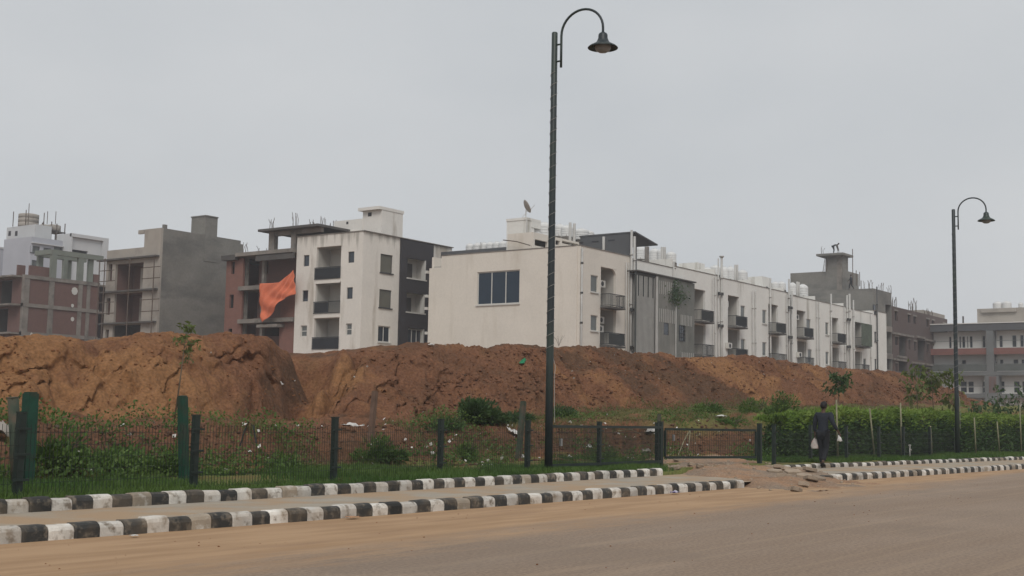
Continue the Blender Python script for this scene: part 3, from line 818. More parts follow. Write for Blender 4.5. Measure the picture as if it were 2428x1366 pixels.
# ================================================================== brick frame house beside it (E)
z3 = zc(520, 500, 4.405)
ex = Fac('X', CXf+0.05)
u_n = yl+0.02; u_f = ex.P(z3(62, 900)[0], z3(62, 900)[1])[0]
def lev(zx, zy): return ex.P(*z3(zx, zy))[1]
s1 = lev(330, 805); s2 = lev(330, 1150); sr = lev(330, 455)
E_ = thing('unfinished_house', 'unfinished red brick house with open bays and a bare concrete roof frame', 'building', (CXf, u_n, G0))
ub = ex.P(*z3(238, 900))[0]; uc = ex.P(*z3(422, 900))[0]; ud = ex.P(*z3(772, 600))[0]
W = [Z(ex, z3, 125, 160, 530, 660), Z(ex, z3, 105, 148, 875, 1015), Z(ex, z3, 92, 132, 1230, 1330)]
wall(ex, ub, u_f, G0, sr-0.3, W, 0.23, M_brick, E_, 'brick_wall')
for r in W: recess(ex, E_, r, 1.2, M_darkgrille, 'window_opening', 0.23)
# inner wall of the open bays, set back
exi = Fac('X', CXf+1.6)
wi = [Z(exi, z3, 470, 512, 530, 660), Z(exi, z3, 345, 415, 520, 770), Z(exi, z3, 290, 400, 850, 1120), Z(exi, z3, 450, 625, 1215, 1310), Z(exi, z3, 250, 380, 1190, 1290)]
wall(exi, u_n+0.3, ub+0.02, G0, sr-0.32, wi, 0.23, M_brickd, E_, 'brick_wall')
wr = [(u_n+0.3, uc-1.4, s1+0.05, sr-0.9)]
ex2 = Fac('X', CXf+0.3)
wall(ex2, u_n+0.3, ex2.P(*z3(640, 1000))[0], s2, s1-0.15, [], 0.2, M_brick, E_, 'brick_wall')
wall(ex2, u_n+0.3, ex2.P(*z3(628, 1250))[0], G0, s2-0.15, [], 0.2, M_brick, E_, 'brick_wall')
for (z, a, b, d) in ((s1, uc-1.6, ub+0.25, -0.35), (s2, u_n+0.05, ub+0.2, -0.30)):
    ex.b1('floor_slab', M_beam, E_, a, b, z-0.22, z+0.16, d, 9)
ex.b1('floor_slab', M_beam, E_, u_n+0.05, uc-1.62, s1-0.22, s1+0.16, 0.1, 9)
ex.b1('roof_slab', M_beam, E_, u_n+0.05, ub+0.6, sr-0.18, sr+0.16, -0.55, 9.2)
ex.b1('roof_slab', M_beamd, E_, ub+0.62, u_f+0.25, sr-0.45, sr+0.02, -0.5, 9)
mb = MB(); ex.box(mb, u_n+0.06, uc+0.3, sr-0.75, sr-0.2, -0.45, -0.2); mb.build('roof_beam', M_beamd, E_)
for u in (u_n+0.06, uc-0.05, ub-0.02):
    ex.b1('column', M_beam, E_, u, u+0.32, G0, sr-0.2, 0.4, 0.72)
MB().box(CXf+9.0, CXf+9.2, u_n, u_f, G0, sr-0.2).build('brick_wall', M_brickd, E_)
MB().box(CXf+0.3, CXf+9, u_f-0.24, u_f-0.01, G0, sr-0.46).build('brick_wall', M_brick, E_)
# porch hood on the lowest storey
a = Z(ex, z3, 445, 660, 1190, 1220); ex.b1('hood_slab', M_beam, E_, a[0], a[1], a[2], a[3], -0.7, 0.25)
# roof frame
ca_ = Z(ex, z3, 515, 572, 230, 418); cb_ = Z(ex, z3, 748, 797, 220, 410)
zt = lev(600, 215)
for r in (ca_, cb_):
    ex.b1('column', M_beam, E_, r[0], r[1], sr+0.16, zt, 0.0, 0.5); ex.b1('column', M_beam, E_, r[0], r[1], sr+0.16, zt, 4.2, 4.6)
yN = u_n+0.02
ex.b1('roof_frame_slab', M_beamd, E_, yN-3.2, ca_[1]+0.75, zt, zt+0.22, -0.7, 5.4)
mb = MB(); ex.box(mb, yN-2.9, ca_[1], zt-0.42, zt-0.003, 0.05, 0.4); mb.build('roof_beam', M_beam, E_)
for i, (zx, zy, hh, d) in enumerate(((545, 205, 1.25, .4), (790, 190, 1.6, .6), (860, 190, 0.7, 3), (970, 205, 0.9, 1.5), (1080, 215, 1.35, 2.5), (1175, 225, 1.2, 4), (415, 430, 0.8, 1), (490, 425, 0.8, 2), (270, 440, 1.7, 3), (305, 440, 1.1, 5))):
    u = Fac('X', CXf+d).P(*z3(zx, zy))[0]; zz_ = (sr+0.16) if zx < 500 else (zt+0.22)
    rebar(E_, CXf+d, u, zz_, hh, 5 if zx not in (415, 490) else 2, 0.22, 0.024, i)

# orange cloth hung across its open bays
CXc = CXf-0.75
fo = Fac('X', CXc)
left = [(425, 762), (420, 860), (418, 960), (425, 1060), (438, 1140), (452, 1166)]
top = [(425, 762), (455, 757), (540, 757), (622, 748), (700, 690), (777, 618)]
bot = [(452, 1166), (520, 1118), (600, 1042), (655, 960), (702, 908), (800, 870)]
nu, nv = 40, 36; Vv = []; Ff = []
def pl(L, t):
    t = t*(len(L)-1); i = min(int(t), len(L)-2); f = t-i; return (L[i][0]*(1-f)+L[i+1][0]*f, L[i][1]*(1-f)+L[i+1][1]*f)
for j in range(nv+1):
    for i in range(nu+1):
        s, t = i/nu, j/nv
        a = pl(top, s); b = pl(bot, s)
        l_ = pl(left, t); x = a[0]*(1-t)+b[0]*t + (1-s)**3*(l_[0]-(left[0][0]*(1-t)+left[-1][0]*t)); y = a[1]*(1-t)+b[1]*t
        y += 10*math.sin(s*9)*t*(1-s)
        u, z = fo.P(*z3(x, y))
        k1 = math.sin(s*15-t*5+1.5*math.sin(t*4)); k2 = math.sin((s+t*0.85)*19+math.sin(s*7)*1.3)
        d = -0.16*k1*t*(1-0.5*s)-0.13*k2*(0.25+0.75*t*(1-t)*2)-0.35*math.sin(math.pi*s)*t
        Vv.append((CXc+d, u, z))
for j in range(nv):
    for i in range(nu):
        a = j*(nu+1)+i; Ff.append((a, a+1, a+nu+2, a+nu+1))
M_orange = mat('orange_cloth', (0.60, 0.155, 0.075), rough=0.8, var=0.12, scale=1.2, fine=0.04, fscale=9)
oc = np_mesh('orange_cloth', Vv, Ff, M_orange, None, True)
oc.modifiers.new('thickness', 'SOLIDIFY').thickness = 0.02
tag(oc, 'large orange cloth hanging slantwise across the open brick house', 'cloth')

# ================================================================== grey plastered house with scaffold (B)
p = atD(383, 540, 122.0)
BX, BY, BTOP = p[0], p[1], p[2]
zb = zc(230, 500, 4.405)
bx = Fac('X', BX); by = Fac('Y', BY)
B = thing('unfinished_house', 'grey plastered unfinished house with blank side wall and roof tank tower', 'building', (BX, BY, G0))
yl2 = bx.P(*zb(92, 700))[0]
sl = [bx.P(*zb(400, q))[1] for q in (492, 832, 1167)]
ptop = bx.P(*zb(300, 398))[1]
op = [Z(bx, zb, 120, 157, 555, 730), Z(bx, zb, 190, 480, 548, 838), Z(bx, zb, 95, 137, 912, 1085), Z(bx, zb, 178, 465, 858, 1172), Z(bx, zb, 85, 120, 1240, 1400), Z(bx, zb, 160, 450, 1190, 1400)]
notch = [(bx.P(*zb(495, 300))[0], yl2+1, ptop, BTOP+1)]
wall(bx, BY, yl2, G0, BTOP, op+notch, 0.25, M_concp, B)
bx.b1('parapet_arm', M_concp, B, bx.P(*zb(495, 200))[0]+.002, bx.P(*zb(432, 200))[0], bx.P(*zb(460, 240))[1], BTOP-0.004, 0.002, 0.24)
yR = by.P(*zb(1525, 400))[0]
zs_ = by.P(*zb(1515, 350))[1]
xs_ = by.P(*zb(1502, 320))[0]
wall(by, BX+0.25, yR, G0, BTOP-0.002, [(xs_, yR+1, zs_, BTOP+1)], 0.25, M_conc, B)
shell(B, BX, yR, BY, yl2, G0, ptop-0.1, M_conc, floors=[sl[0], sl[1], sl[2]])
for k, z in enumerate(sl):
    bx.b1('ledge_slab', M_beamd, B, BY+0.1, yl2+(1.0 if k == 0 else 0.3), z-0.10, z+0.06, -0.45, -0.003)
for k, r in enumerate(op):
    recess(bx, B, r, 2.2, M_brickd if k in (1, 3) else (M_beamd if k == 5 else M_brickd), 'balcony_recess' if k % 2 else 'window_opening')
    if k in (1, 3):
        u0, u1, a, b = r
        bx.b1('door_opening', M_doord, B, u0+0.15, u0+(u1-u0)*0.46, a+0.03, b-0.6, 2.12, 2.19)
        bx.b1('pier', M_concp, B, u0+(u1-u0)*0.50, u0+(u1-u0)*0.60, a+0.02, b-0.3, 1.7, 2.1)
for zx0, zx1, y0_, y1_ in ((985, 1130, 65, 240), ):
    Xt = by.P(*zb(1130, 150))[0]
    ft = Fac('X', Xt); r = Z(ft, zb, zx0, zx1, y0_, y1_)
    xe = by.P(*zb(1255, 150))[0]
    MB().box(Xt, xe, BY-0.05, r[1], BTOP-2.6, r[3]).build('tank_tower', M_conc, B)
    MB().box(Xt-0.06, xe+0.06, BY-0.11, r[1]+0.06, r[3]+.002, r[3]+0.12).build('tower_slab', M_conc, B)
c = bx.P(*zb(740, 170)); xx = by.P(*zb(740, 170))[0]
MB().box(xx-0.18, xx+0.18, BY+0.3, BY+0.6, BTOP-0.1, BTOP+0.42).build('roof_stub', M_conc, B)
S = thing('scaffold', 'thin scaffold poles tied against the grey plastered house front', 'scaffold', (BX-0.8, BY, G0))
fs = Fac('X', BX-0.8)
for zx in (20, 75, 335, 590):
    u = fs.P(*zb(zx, 700))[0]; zt_ = fs.P(*zb(zx, 500 if zx > 50 else 520))[1]
    MB().tube([(BX-0.8, u, G0), (BX-0.8, u, zt_)], 0.05, 6).build('upright_pole', M_rebar, S)
for zx0, zx1, zy in ((470, 655, 595), (465, 650, 710), (460, 645, 930), (455, 640, 1052), (20, 175, 630), (20, 180, 740), (15, 170, 960), (15, 165, 1075)):
    u0, z0_ = fs.P(*zb(zx0, zy)); u1, _z = fs.P(*zb(zx1, zy-8))
    MB().tube([(BX-0.75, u0, z0_), (BX-0.75, u1, z0_)], 0.045, 6).build('cross_pole', M_rebar, S)

# ================================================================== brick and concrete frame house (A)
p = atD(60, 655, 138.0)
AX, AY, _ = p
za = zc(0, 480, 4.27)
ax = Fac('X', AX); ay = Fac('Y', AY)
A = thing('unfinished_house', 'unfinished house of brown brick panels in a concrete frame with open rooftop columns', 'building', (AX, AY, G0))
zA = [ay.P(*za(290, q))[1] for q in (752, 1040)]
zA.append(2*zA[1]-zA[0])
xA = ay.P(*za(1010, 900))[0]
cols = [Z(ay, za, a, b, 850, 900)[:2] for a, b in ((240, 300), (500, 552), (798, 838), (885, 918))]
for k in range(2):
    for i in range(4):
        u0 = cols[i][1]; u1 = cols[i+1][0] if i < 3 else xA
        ay.b1('brick_panel', M_brickd, A, u0, u1, zA[k+1]+0.2, zA[k]-0.2, 0.10, 0.33)
for i, (a, b) in enumerate(cols): ay.b1('column', M_beam, A, a, b, G0, zA[0]-0.2, 0.0, 0.4)
for k in range(3): ay.b1('floor_beam', M_beam, A, cols[0][0], xA, zA[k]-0.2, zA[k]+0.2, -0.04, 0.42)
for i in range(4):
    u0 = cols[i][1]; u1 = cols[i+1][0] if i < 3 else xA
    ay.b1('brick_panel', M_brickd, A, u0, u1, G0, zA[2]-0.2, 0.10, 0.33)
yE = AY+11
for k in range(3):
    MB().box(AX-1.3, AX+12, AY+0.43, yE, zA[k]-0.1, zA[k]+0.08).build('floor_slab', M_beam, A)
wl = AY+0.43
oA = [(AY+2.3, AY+4.6, zA[1]+0.1, zA[0]-0.25), (AY+5.2, AY+8.5, zA[1]+0.1, zA[0]-0.25), (AY+2.8, AY+5, zA[2]+0.1, zA[1]-0.3), (AY+5.6, AY+8.5, zA[2]+0.1, zA[1]-0.3)]
wall(ax, wl, yE, G0, zA[0]-0.11, oA, 0.23, M_brickd, A, 'brick_wall')
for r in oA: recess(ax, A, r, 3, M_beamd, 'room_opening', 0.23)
MB().box(AX+11.8, AX+12, AY+0.43, yE, G0, zA[0]-0.11).build('brick_wall', M_brickd, A)
# rooftop columns and beam
zr0 = zA[0]+0.2; zr1 = ay.P(*za(650, 540))[1]
for a, b, d in ((525, 578, 0), (800, 852, 0), (905, 950, 0.3), (390, 440, 3.2), (685, 728, 3.4), (650, 690, 3.0)):
    fq = Fac('Y', AY+d); r = Z(fq, za, a, b, 600, 640)
    fq.b1('column', M_beamg, A, r[0], r[1], zr0, zr1, 0.02, 0.4)
ay.b1('roof_beam', M_beamg, A, Z(ay, za, 520, 560, 500, 520)[0], xA+0.3, zr1, zr1+0.55, 0.0, 0.45)
u0 = Z(Fac('Y', AY+3.2), za, 390, 440, 600, 640)[0]
MB().box(u0, xA+0.3, AY+3.1, AY+3.7, zr1, zr1+0.55).build('roof_beam', M_beamg, A)
uu = Z(ay, za, 520, 560, 500, 520)[0]
MB().box(uu, uu+0.5, AY+0.46, AY+3.09, zr1+.002, zr1+0.54).build('roof_beam', M_beamg, A)
for a, b, c, d, dd in ((300, 520, 650, 745, 0.5), (180, 258, 635, 715, 3.0), (948, 1010, 730, 800, 0.3)):
    fq = Fac('Y', AY+dd); r = Z(fq, za, a, b, c, d); fq.b1('brick_parapet', M_brickd, A, r[0], r[1], zr0, r[3], 0, 0.23)
for zx, zy, s in ((760, 898, 0.45), (738, 1045, 0.2), (738, 1182, 0.25)):
    u, z = ay.P(*za(zx, zy)); mb = MB(); mb.prism([ay.pt(u+s*math.cos(t)*.9, z+s*math.sin(t), 0.06) for t in np.linspace(0, 6.28, 9)[:-1]], (0, 0.035, 0))
    mb.build('plaster_patch', M_frame, A)

# ================================================================== pale hazy house with roof tanks behind it (A2)
p = atD(za(320, 345)[0], za(320, 345)[1], 175.0)
HX, HY, HT = p
hx = Fac('X', HX); hy = Fac('Y', HY)
M_blue = mat('haze_blue_white', (0.40, 0.41, 0.45), var=0.06, scale=0.3)  # white walls with the bluish cast of haze put into the colour
M_blue2 = mat('haze_grey_white', (0.50, 0.51, 0.52), var=0.06, scale=0.3)  # same white walls, weaker haze cast in the colour
H = thing('house', 'white house coloured blue-grey for haze, with steel framed tanks on its roof', 'building', (HX, HY, G0))
yH = hx.P(*za(35, 500))[0]; xH = hy.P(*za(720, 430))[0]
wall(hx, HY, yH, G0, HT, [], 0.25, M_blue, H)
hw = [Z(hy, za, 312, 402, 442, 510), Z(hy, za, 440, 522, 462, 500), Z(hy, za, 545, 690, 455, 500), Z(hy, za, 312, 380, 585, 640)]
wall(hy, HX+0.25, xH, G0, HT-0.004, hw, 0.25, M_blue, H)
for r in hw: window(hy, H, r, 0.12, 0.08, 2, 1, M_framed, M_glassg, True)
hy.b1('ledge', M_blue2, H, HX, xH, HT-0.9, HT-0.75, -0.3, -0.003)
shell(H, HX, xH, HY, yH, G0, HT-0.01, M_blue, floors=[HT-1.0, HT-4.4])
fh = Fac('X', HX+2.0)
HS = fh.P(*za(200, 240))[1]
MB().box(HX+2.0, HX+4.6, fh.P(*za(355, 300))[0], fh.P(*za(68, 300))[0], HT-1, HS).build('stair_head', M_blue2, H)
for zx in (98, 165):
    u, z = fh.P(*za(zx, 315)); fh.b1('vent_opening', M_darkgrille, H, u-.3, u+.3, z-.35, z+.35, -0.012, 0.02)
tx, ty = HX+2.3, fh.P(*za(205, 200))[0]
t_ = thing('tank_frame', 'tall ribbed grey water cistern wrapped in a steel frame on the hazy roof', 'water tank', (tx+1, ty, HS))
zt0 = HS+.005; zt1 = fh.P(*za(205, 108))[1]
MB().lathe((tx+1, ty, zt0), [(1.35, 0), (1.4, .1), (1.4, (zt1-zt0)*.32), (1.3, (zt1-zt0)*.34), (1.4, (zt1-zt0)*.36), (1.4, (zt1-zt0)*.64), (1.3, (zt1-zt0)*.66), (1.4, (zt1-zt0)*.68), (1.4, (zt1-zt0)*.96), (1.1, zt1-zt0)], 18).build('tank_body', M_concp, t_, True)
for dx, dy in ((-.45, -1.5), (2.45, -1.5), (2.45, 1.5), (-.45, 1.5)): MB().tube([(tx+dx, ty+dy, zt0), (tx+dx, ty+dy, zt1+.3)], 0.06, 6).build('frame_post', M_rebar, t_)
for i, (zx, dd) in enumerate(((395, 3.5), (480, 5.5))):
    fq = Fac('X', HX+dd); u, z = fq.P(*za(zx, 260)); z1_ = fq.P(*za(zx, 220))[1]
    t_ = thing('tank_frame', ('steel framed open cistern stand on the hazy roof, beside the tall cistern', 'steel framed open cistern stand at the end of the hazy roof')[i], 'tank stand', (HX+dd, u, HT+0.02))
    MB().lathe((HX+dd+1, u, HT+1.8), [(0.9, 0), (1.0, .05), (1.0, z1_-HT-1.9), (0.7, z1_-HT-1.8)], 14).build('tank_body', M_concp, t_, True)
    for dx, dy in ((-.1, -1.1), (2.1, -1.1), (2.1, 1.1), (-.1, 1.1)): MB().tube([(HX+dd+dx, u+dy, HT), (HX+dd+dx, u+dy, z1_+.25)], 0.07, 6).build('frame_post', M_rebar, t_)
    MB().box(HX+dd-.2, HX+dd+2.2, u-1.2, u+1.2, HT+1.65, HT+1.78).build('platform', M_beamd, t_)
    MB().tube([(HX+dd+.5, u-1.1, z1_), (HX+dd+.5, u-1.1, z1_+1.8)], 0.05, 5).build('mast', M_rebar, t_)
MB().tube([(tx-.3, ty-1.9, zt0), (tx-.3, ty-1.9, zt1+1.2)], 0.05, 5).build('mast', M_rebar, H)
# higher pale block beyond
p = atD(za(725, 312)[0], za(725, 312)[1], 178.0)
KX, KY, KT = p
K = thing('house', 'pale house with a tall framed blank roof wall, in the haze', 'building', (KX, KY, G0))
kx, ky = Fac('X', KX), Fac('Y', KY)
yK = kx.P(*za(575, 340))[0]; xK = ky.P(*za(1098, 400))[0]
wall(kx, KY, yK, G0, KT, [], 0.25, M_blue2, K)
kw = [Z(ky, za, 725, 905, 482, 520)]
wall(Fac('Y', KY+0.35), KX+0.25, xK, G0, KT-0.01, kw, 0.25, M_blue2, K)
mb = MB(); ky.box(mb, KX, xK, KT-0.45, KT+0.02, -0.05, 0.33); ky.box(mb, xK-0.9, xK+0.02, G0, KT-0.46, -0.05, 0.33); mb.build('wall_rim', M_blue2, K)
recess(Fac('Y', KY+0.35), K, kw[0], 1.5, M_slate, 'window_opening')
shell(K, KX, xK, KY+0.35, yK, G0, KT-0.05, M_blue2, floors=[KT-3.5])
pq = atD(2, 590, 185.0)
s_ = thing('house', 'plain grey-blue house wall peeping out behind the unfinished brown brick frame house', 'building', (pq[0]-4, pq[1]+3, G0))
MB().box(pq[0]-9, pq[0]+1.2, pq[1]+0.0, pq[1]+9, G0, pq[2]).build('wall', M_blue, s_)
MB().box(pq[0]-9.1, pq[0]+1.3, pq[1]-0.1, pq[1]+9.1, pq[2]+.002, pq[2]+0.25).build('roof_slab', M_blue2, s_)

# ================================================================== the long white row
p = atD(1375, 582, 105.0)
DX, DY, DT = p
zd = zc(1000, 480, 3.595); z4 = zc(1380, 520, 3.795); z5 = zc(1680, 560, 4.017); z6 = zc(1560, 590, 6.744); z8 = zc(1180, 480, 9.758)
dx, dy = Fac('X', DX), Fac('Y', DY)
DEP = 13.0
ZF = [dy.P(1424, 726)[1], dy.P(1424, 818)[1]]
def px_u(px, py=700, f=None): return (f or dy).P(px, py)[0]

def pipes(par, lst, top_default, m=None):
    for (px, ty, r, dark) in lst:
        ff = Fac('Y', DY-0.14); u = ff.P(px, 760)[0]; zt_ = ff.P(px, ty)[1] if ty else top_default
        pipe(par, (u, DY-0.14, G0), (u, DY-0.14, zt_), r, M_pvcd if dark else M_pvc, collars=4 if r > 0.05 else 0)
    
def brackets(par, px, pys, wd=0.9):
    ff = Fac('Y', DY-0.3)
    for py in pys:
        u, z = ff.P(px, py); mb = MB()
        ff.box(mb, u-wd/2, u+wd/2, z-0.06, z+0.06, -0.05, 0.05); ff.box(mb, u-wd/2, u-wd/2+0.2, z-0.16, z+0.16, -0.12, 0.1); ff.box(mb, u+wd/2-0.2, u+wd/2, z-0.12, z+0.16, -0.1, 0.1)
        mb.build('pipe_joint', M_pvcd, par)

def unit(label, px0, px1, topz, bals, wins, m=None, left_open=False, deep=DEP, grp='white houses of the long row'):
    m = m or M_white
    u0, u1 = px_u(px0), px_u(px1)
    t = thing('row_house', label, 'house', (u0, DY, G0), grp)
    holes = []
    for b in bals: holes.append(b['r'])
    for wv in wins: holes.append(wv['r'])
    wall(dy, u0+0.01, u1-0.01, G0, topz, holes, 0.25, m, t)
    MB().box(u0+0.01, u0+0.26, DY+0.25, DY+deep, G0, topz-0.005).build('wall', m, t)
    MB().box(u1-0.26, u1-0.01, DY+0.25, DY+deep, G0, topz-0.005).build('wall', m, t)
    MB().box(u0+0.26, u1-0.26, DY+deep-0.25, DY+deep, G0, topz-0.01).build('wall', m, t)
    MB().box(u0+0.26, u1-0.26, DY+0.25, DY+deep-0.25, topz-1.0, topz-0.85).build('roof_slab', M_plain, t)
    for z in ZF: MB().box(u0+0.27, u1-0.27, DY+0.26, DY+deep-0.26, z-0.2, z-0.05).build('floor_slab', M_plain, t)
    MB().box(u0-0.02, u1-0.03, DY-0.05, DY+0.28, topz+.002, topz+0.06).build('coping', M_beam, t)
    for b in bals:
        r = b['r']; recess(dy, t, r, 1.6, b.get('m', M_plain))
        a, c = r[0], r[1]; zf = r[2]
        if b.get('door', 1): door(dy, t, a+(c-a)*0.38, a+(c-a)*0.86, zf+0.02, min(zf+2.15, r[3]-0.1), 1.6, b.get('dm', M_doord))
        for (du, dz, dd) in b.get('ac', []): air_unit(dy, t, a+du, zf+dz, dd)
        if b.get('slab', 1):
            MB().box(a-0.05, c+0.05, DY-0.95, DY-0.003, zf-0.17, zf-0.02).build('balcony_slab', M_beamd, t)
            rail(dy, t, a-0.03, c+0.03, zf, zf+1.02, 0.93, M_rail, 0.14, b.get('cover'))
        if 'extra' in b: b['extra'](t, r)
    for wv in wins:
        window(dy, t, wv['r'], 0.09, 0.06, wv.get('c', 1), wv.get('n', 1), wv.get('fm', M_frame), wv.get('gm', M_glassg), True)
    return t

def br(f, zz, x0, x1, ytop, lvl, xl=None):
    """recess: u-range from pixels, floor from the shared storey level"""
    r = Z(f, zz, x0, x1, ytop, ytop+40); zt_ = f.P(*zz((x0+x1)/2, ytop))[1]
    return (r[0], r[1], ZF[lvl], max(zt_, ZF[lvl]+2.0))

# --- end house D: blank cream wall with a wide three-pane window
M_D = M_cream
uD1 = px_u(1497)
topD = DT
low_u = dx.P(*zd(168, 500))[0]; end_u = dx.P(*zd(62, 700))[0]; low_z = dx.P(*zd(110, 560))[1]
bD = [dict(r=br(dy, zd, 1527, 1657, 560, 0), ac=[(0.9, 1.75, 0.9)], cover=None, door=1), dict(r=br(dy, zd, 1522, 1655, 905, 1), ac=[(0.8, 1.9, 0.9), (0.7, 1.15, 0.9)], cover=M_cover2)]
wD = [dict(r=Z(dy, zd, 1440, 1502, 622, 765), gm=M_glassg), dict(r=Z(dy, zd, 1440, 1500, 962, 1095), gm=M_glassg)]
D = unit('cream end house with a blank wall and one wide three-pane window', 1375, 1497, topD, bD, wD, M_cream, deep=end_u-DY, grp=None)
for ch in list(D.children):
    if ch.name.startswith('wall') and abs(min((v.co.x for v in ch.data.vertices))) < 0.02 and max((v.co.y for v in ch.data.vertices)) > 3:
        bpy.data.objects.remove(ch)
        break
rw = Z(dx, zd, 472, 833, 584, 868)
wall(dx, DY+0.25, end_u, G0, topD-0.006, [rw, (low_u, end_u+1, low_z, topD+1)], 0.25, M_cream, D)
window(dx, D, rw, 0.10, 0.09, 3, 1, M_frame, M_glassb, True)
MB().box(DX-0.05, DX+0.28, DY+0.3, low_u, topD+.002, topD+0.06).build('coping', M_beam, D)
# arched head over the upper balcony
r = bD[0]['r']; mb = MB(); k = 10; w_ = r[1]-r[0]
for s_ in (0, 1):
    pts = [dy.pt(r[0] if s_ == 0 else r[1], r[3], 0.02)]
    for i in range(k+1):
        t_ = i/k*math.pi/2
        uu = (r[0]+0.8-0.8*math.cos(t_)) if s_ == 0 else (r[1]-0.8+0.8*math.cos(t_))
        pts.append(dy.pt(uu, r[3]-0.6+0.6*math.sin(t_), 0.02))
    if s_ == 1: mb.prism(pts, (0, 0.2, 0))
mb.build('arch_haunch', M_cream, D)
pipe(D, (DX+0.18, DY-0.12, G0), (DX+0.18, DY-0.12, topD-0.2), 0.085, M_pvc, collars=6, cm=M_pvcd)
pipes(D, ((1484, 622, 0.045, 0), (1490, 622, 0.045, 0)), topD)
for (zx, zy) in ((52, 595), (45, 905), (50, 800), (48, 1115)):
    u, z = dx.P(*zd(zx+8, zy)); MB().box(DX-0.25, DX+0.15, u+0.002, u+0.22, z-0.12, z+0.12).build('wall_lamp', M_frame, D)
# raised terrace block on the end house roof, with its slot opening
f_r = Fac('X', DX+0.35)
uA = f_r.P(*z8(822, 800))[0]; uB = f_r.P(*z8(235, 800))[0]; zR = f_r.P(*z8(822, 685))[1]
f_ry = Fac('Y', uA)
xR = f_ry.P(*z8(1885, 850))[0]
slot = [Z(f_ry, z8, 855, 1155, 880, 1025), Z(f_ry, z8, 1340, 1440, 880, 985), Z(f_ry, z8, 1490, 1870, 925, 985)]
slot = [(a, b, max(c, topD-0.05), d) for a, b, c, d in slot]
wall(f_ry, DX+0.6, xR, topD-0.9, zR, [s for s in slot if s[3] > s[2]+0.1], 0.25, M_cream, D, 'terrace_wall')
wall(f_r, uA, uB, topD-0.9, zR, [], 0.25, M_cream, D, 'terrace_wall')
MB().box(DX+0.6, xR, uA+0.26, uB-0.01, zR-0.25, zR-0.1).build('terrace_slab', M_plain, D)
MB().box(xR-0.25, xR, uA+0.26, uB-0.01, topD-0.9, zR-0.26).build('terrace_wall', M_cream, D); MB().box(DX+0.6, xR-0.26, uA+2.2, uA+2.4, topD-0.9, zR-0.26).build('terrace_wall', M_plain, D)
f_t = Fac('X', DX+1.2)
ut0 = f_t.P(*z8(665, 500))[0]; ut1 = f_t.P(*z8(210, 500))[0]; zT = f_t.P(*z8(430, 372))[1]
xT = Fac('Y', ut0).P(*z8(850, 480))[0]
MB().box(DX+1.2, xT, ut0, ut1, topD-0.9, zT-0.2).build('stair_tower', M_white, D)
MB().box(DX+1.15, xT+0.9, ut0-0.06, ut1+0.05, zT-0.195, zT+0.02).build('tower_slab', M_white, D)
MB().box(xT-0.5, xT+0.9, ut0-0.05, ut0+0.1, zT-0.75, zT-0.2).build('slab_drop', M_white, D)
pipe(D, (DX+1.15, ut0-0.08, topD-0.2), (DX+1.15, ut0-0.08, zT), 0.05, M_pvc)
mb = MB(); a = f_r.P(*z8(200, 885)); b = f_r.P(*z8(820, 1010))
mb.tube([(DX-0.1, a[0], a[1]), (DX-0.1, (a[0]+b[0])/2, (a[1]+b[1])/2+0.1), (DX-0.1, b[0], b[1])], 0.045, 6); mb.build('hose_pipe', M_rebar, D)
# satellite dish
dc = f_t.P(*z8(650, 345)); s_ = thing('satellite_dish', 'small tilted satellite dish on top of the stair tower', 'satellite dish', (DX+1.6, ut0+0.35, zT+0.02))
bx_, by_, bz_ = DX+1.6, ut0+0.35, zT+0.02
MB().tube([(bx_, by_, bz_), (bx_, by_, bz_+0.75)], 0.04, 8).tube([(bx_-.3, by_+.2, bz_), (bx_, by_, bz_+0.45)], 0.025, 6).tube([(bx_+.3, by_+.2, bz_), (bx_, by_, bz_+0.45)], 0.025, 6).build('stand', M_pvc, s_)
mb = MB(); mb.lathe((0, 0, 0), [(0.02, 0.0), (0.3, 0.05), (0.52, 0.14), (0.62, 0.21), (0.60, 0.23), (0.5, 0.17), (0.28, 0.08), (0.02, 0.03)], 20)
rot = Matrix.Rotation(math.radians(-40), 4, 'Z') @ Matrix.Rotation(math.radians(62), 4, 'Y')
mb.v = [tuple(rot @ Vector(v)+Vector((bx_-.05, by_+.05, bz_+0.95))) for v in mb.v]
mb.build('dish', M_concp, s_, True)
tip = rot @ Vector((0.05, 0, 0.85))+Vector((bx_, by_, bz_+0.85))
MB().tube([(bx_, by_, bz_+0.55), tuple(Vector((bx_, by_, bz_+0.6)).lerp(tip, .6)-Vector((0, 0, .12))), tuple(tip)], 0.025, 6).build('feed_arm', M_pvc, s_)

def roof_tank(px, ytop, dYr, zroof, r, h, label):
    f = Fac('Y', DY+dYr); u, z1_ = f.P(px, ytop)
    if px > 1500: r = r*0.68
    base = z1_-h
    t = tank(u, DY+dYr, base, r, h, label)
    if base > zroof+0.05: MB().box(u-r*0.8, u+r*0.8, DY+dYr-r*0.8, DY+dYr+r*0.8, zroof, base-.002).build('tank_plinth', M_beam, t)
    return t
ORD = ['first', 'second', 'third', 'fourth', 'fifth', 'sixth']; TN = 0
for px, yt, dYr, r, h in ((1264, 531, 7.0, 0.72, 1.25), (1290, 527, 7.3, 0.75, 1.35), (1327, 531, 7.4, 0.55, 1.2), (1345, 534, 6.6, 0.6, 1.1), (1378, 542, 6.4, 0.75, 1.1), (1392, 546, 7.6, 0.7, 1.0)):
    TN += 1; roof_tank(px, yt, dYr, zR-0.1, r, h, ORD[TN-1]+' white water tank from the stair tower on the cream end house')
for px, yt in ((1352, 528), (1362, 530)):
    f = Fac('Y', DY+5.2); u, z1_ = f.P(px, yt); pipe(D, (u, DY+5.2, topD-0.8), (u, DY+5.2, z1_), 0.13, M_pvc, 'vent_pipe')

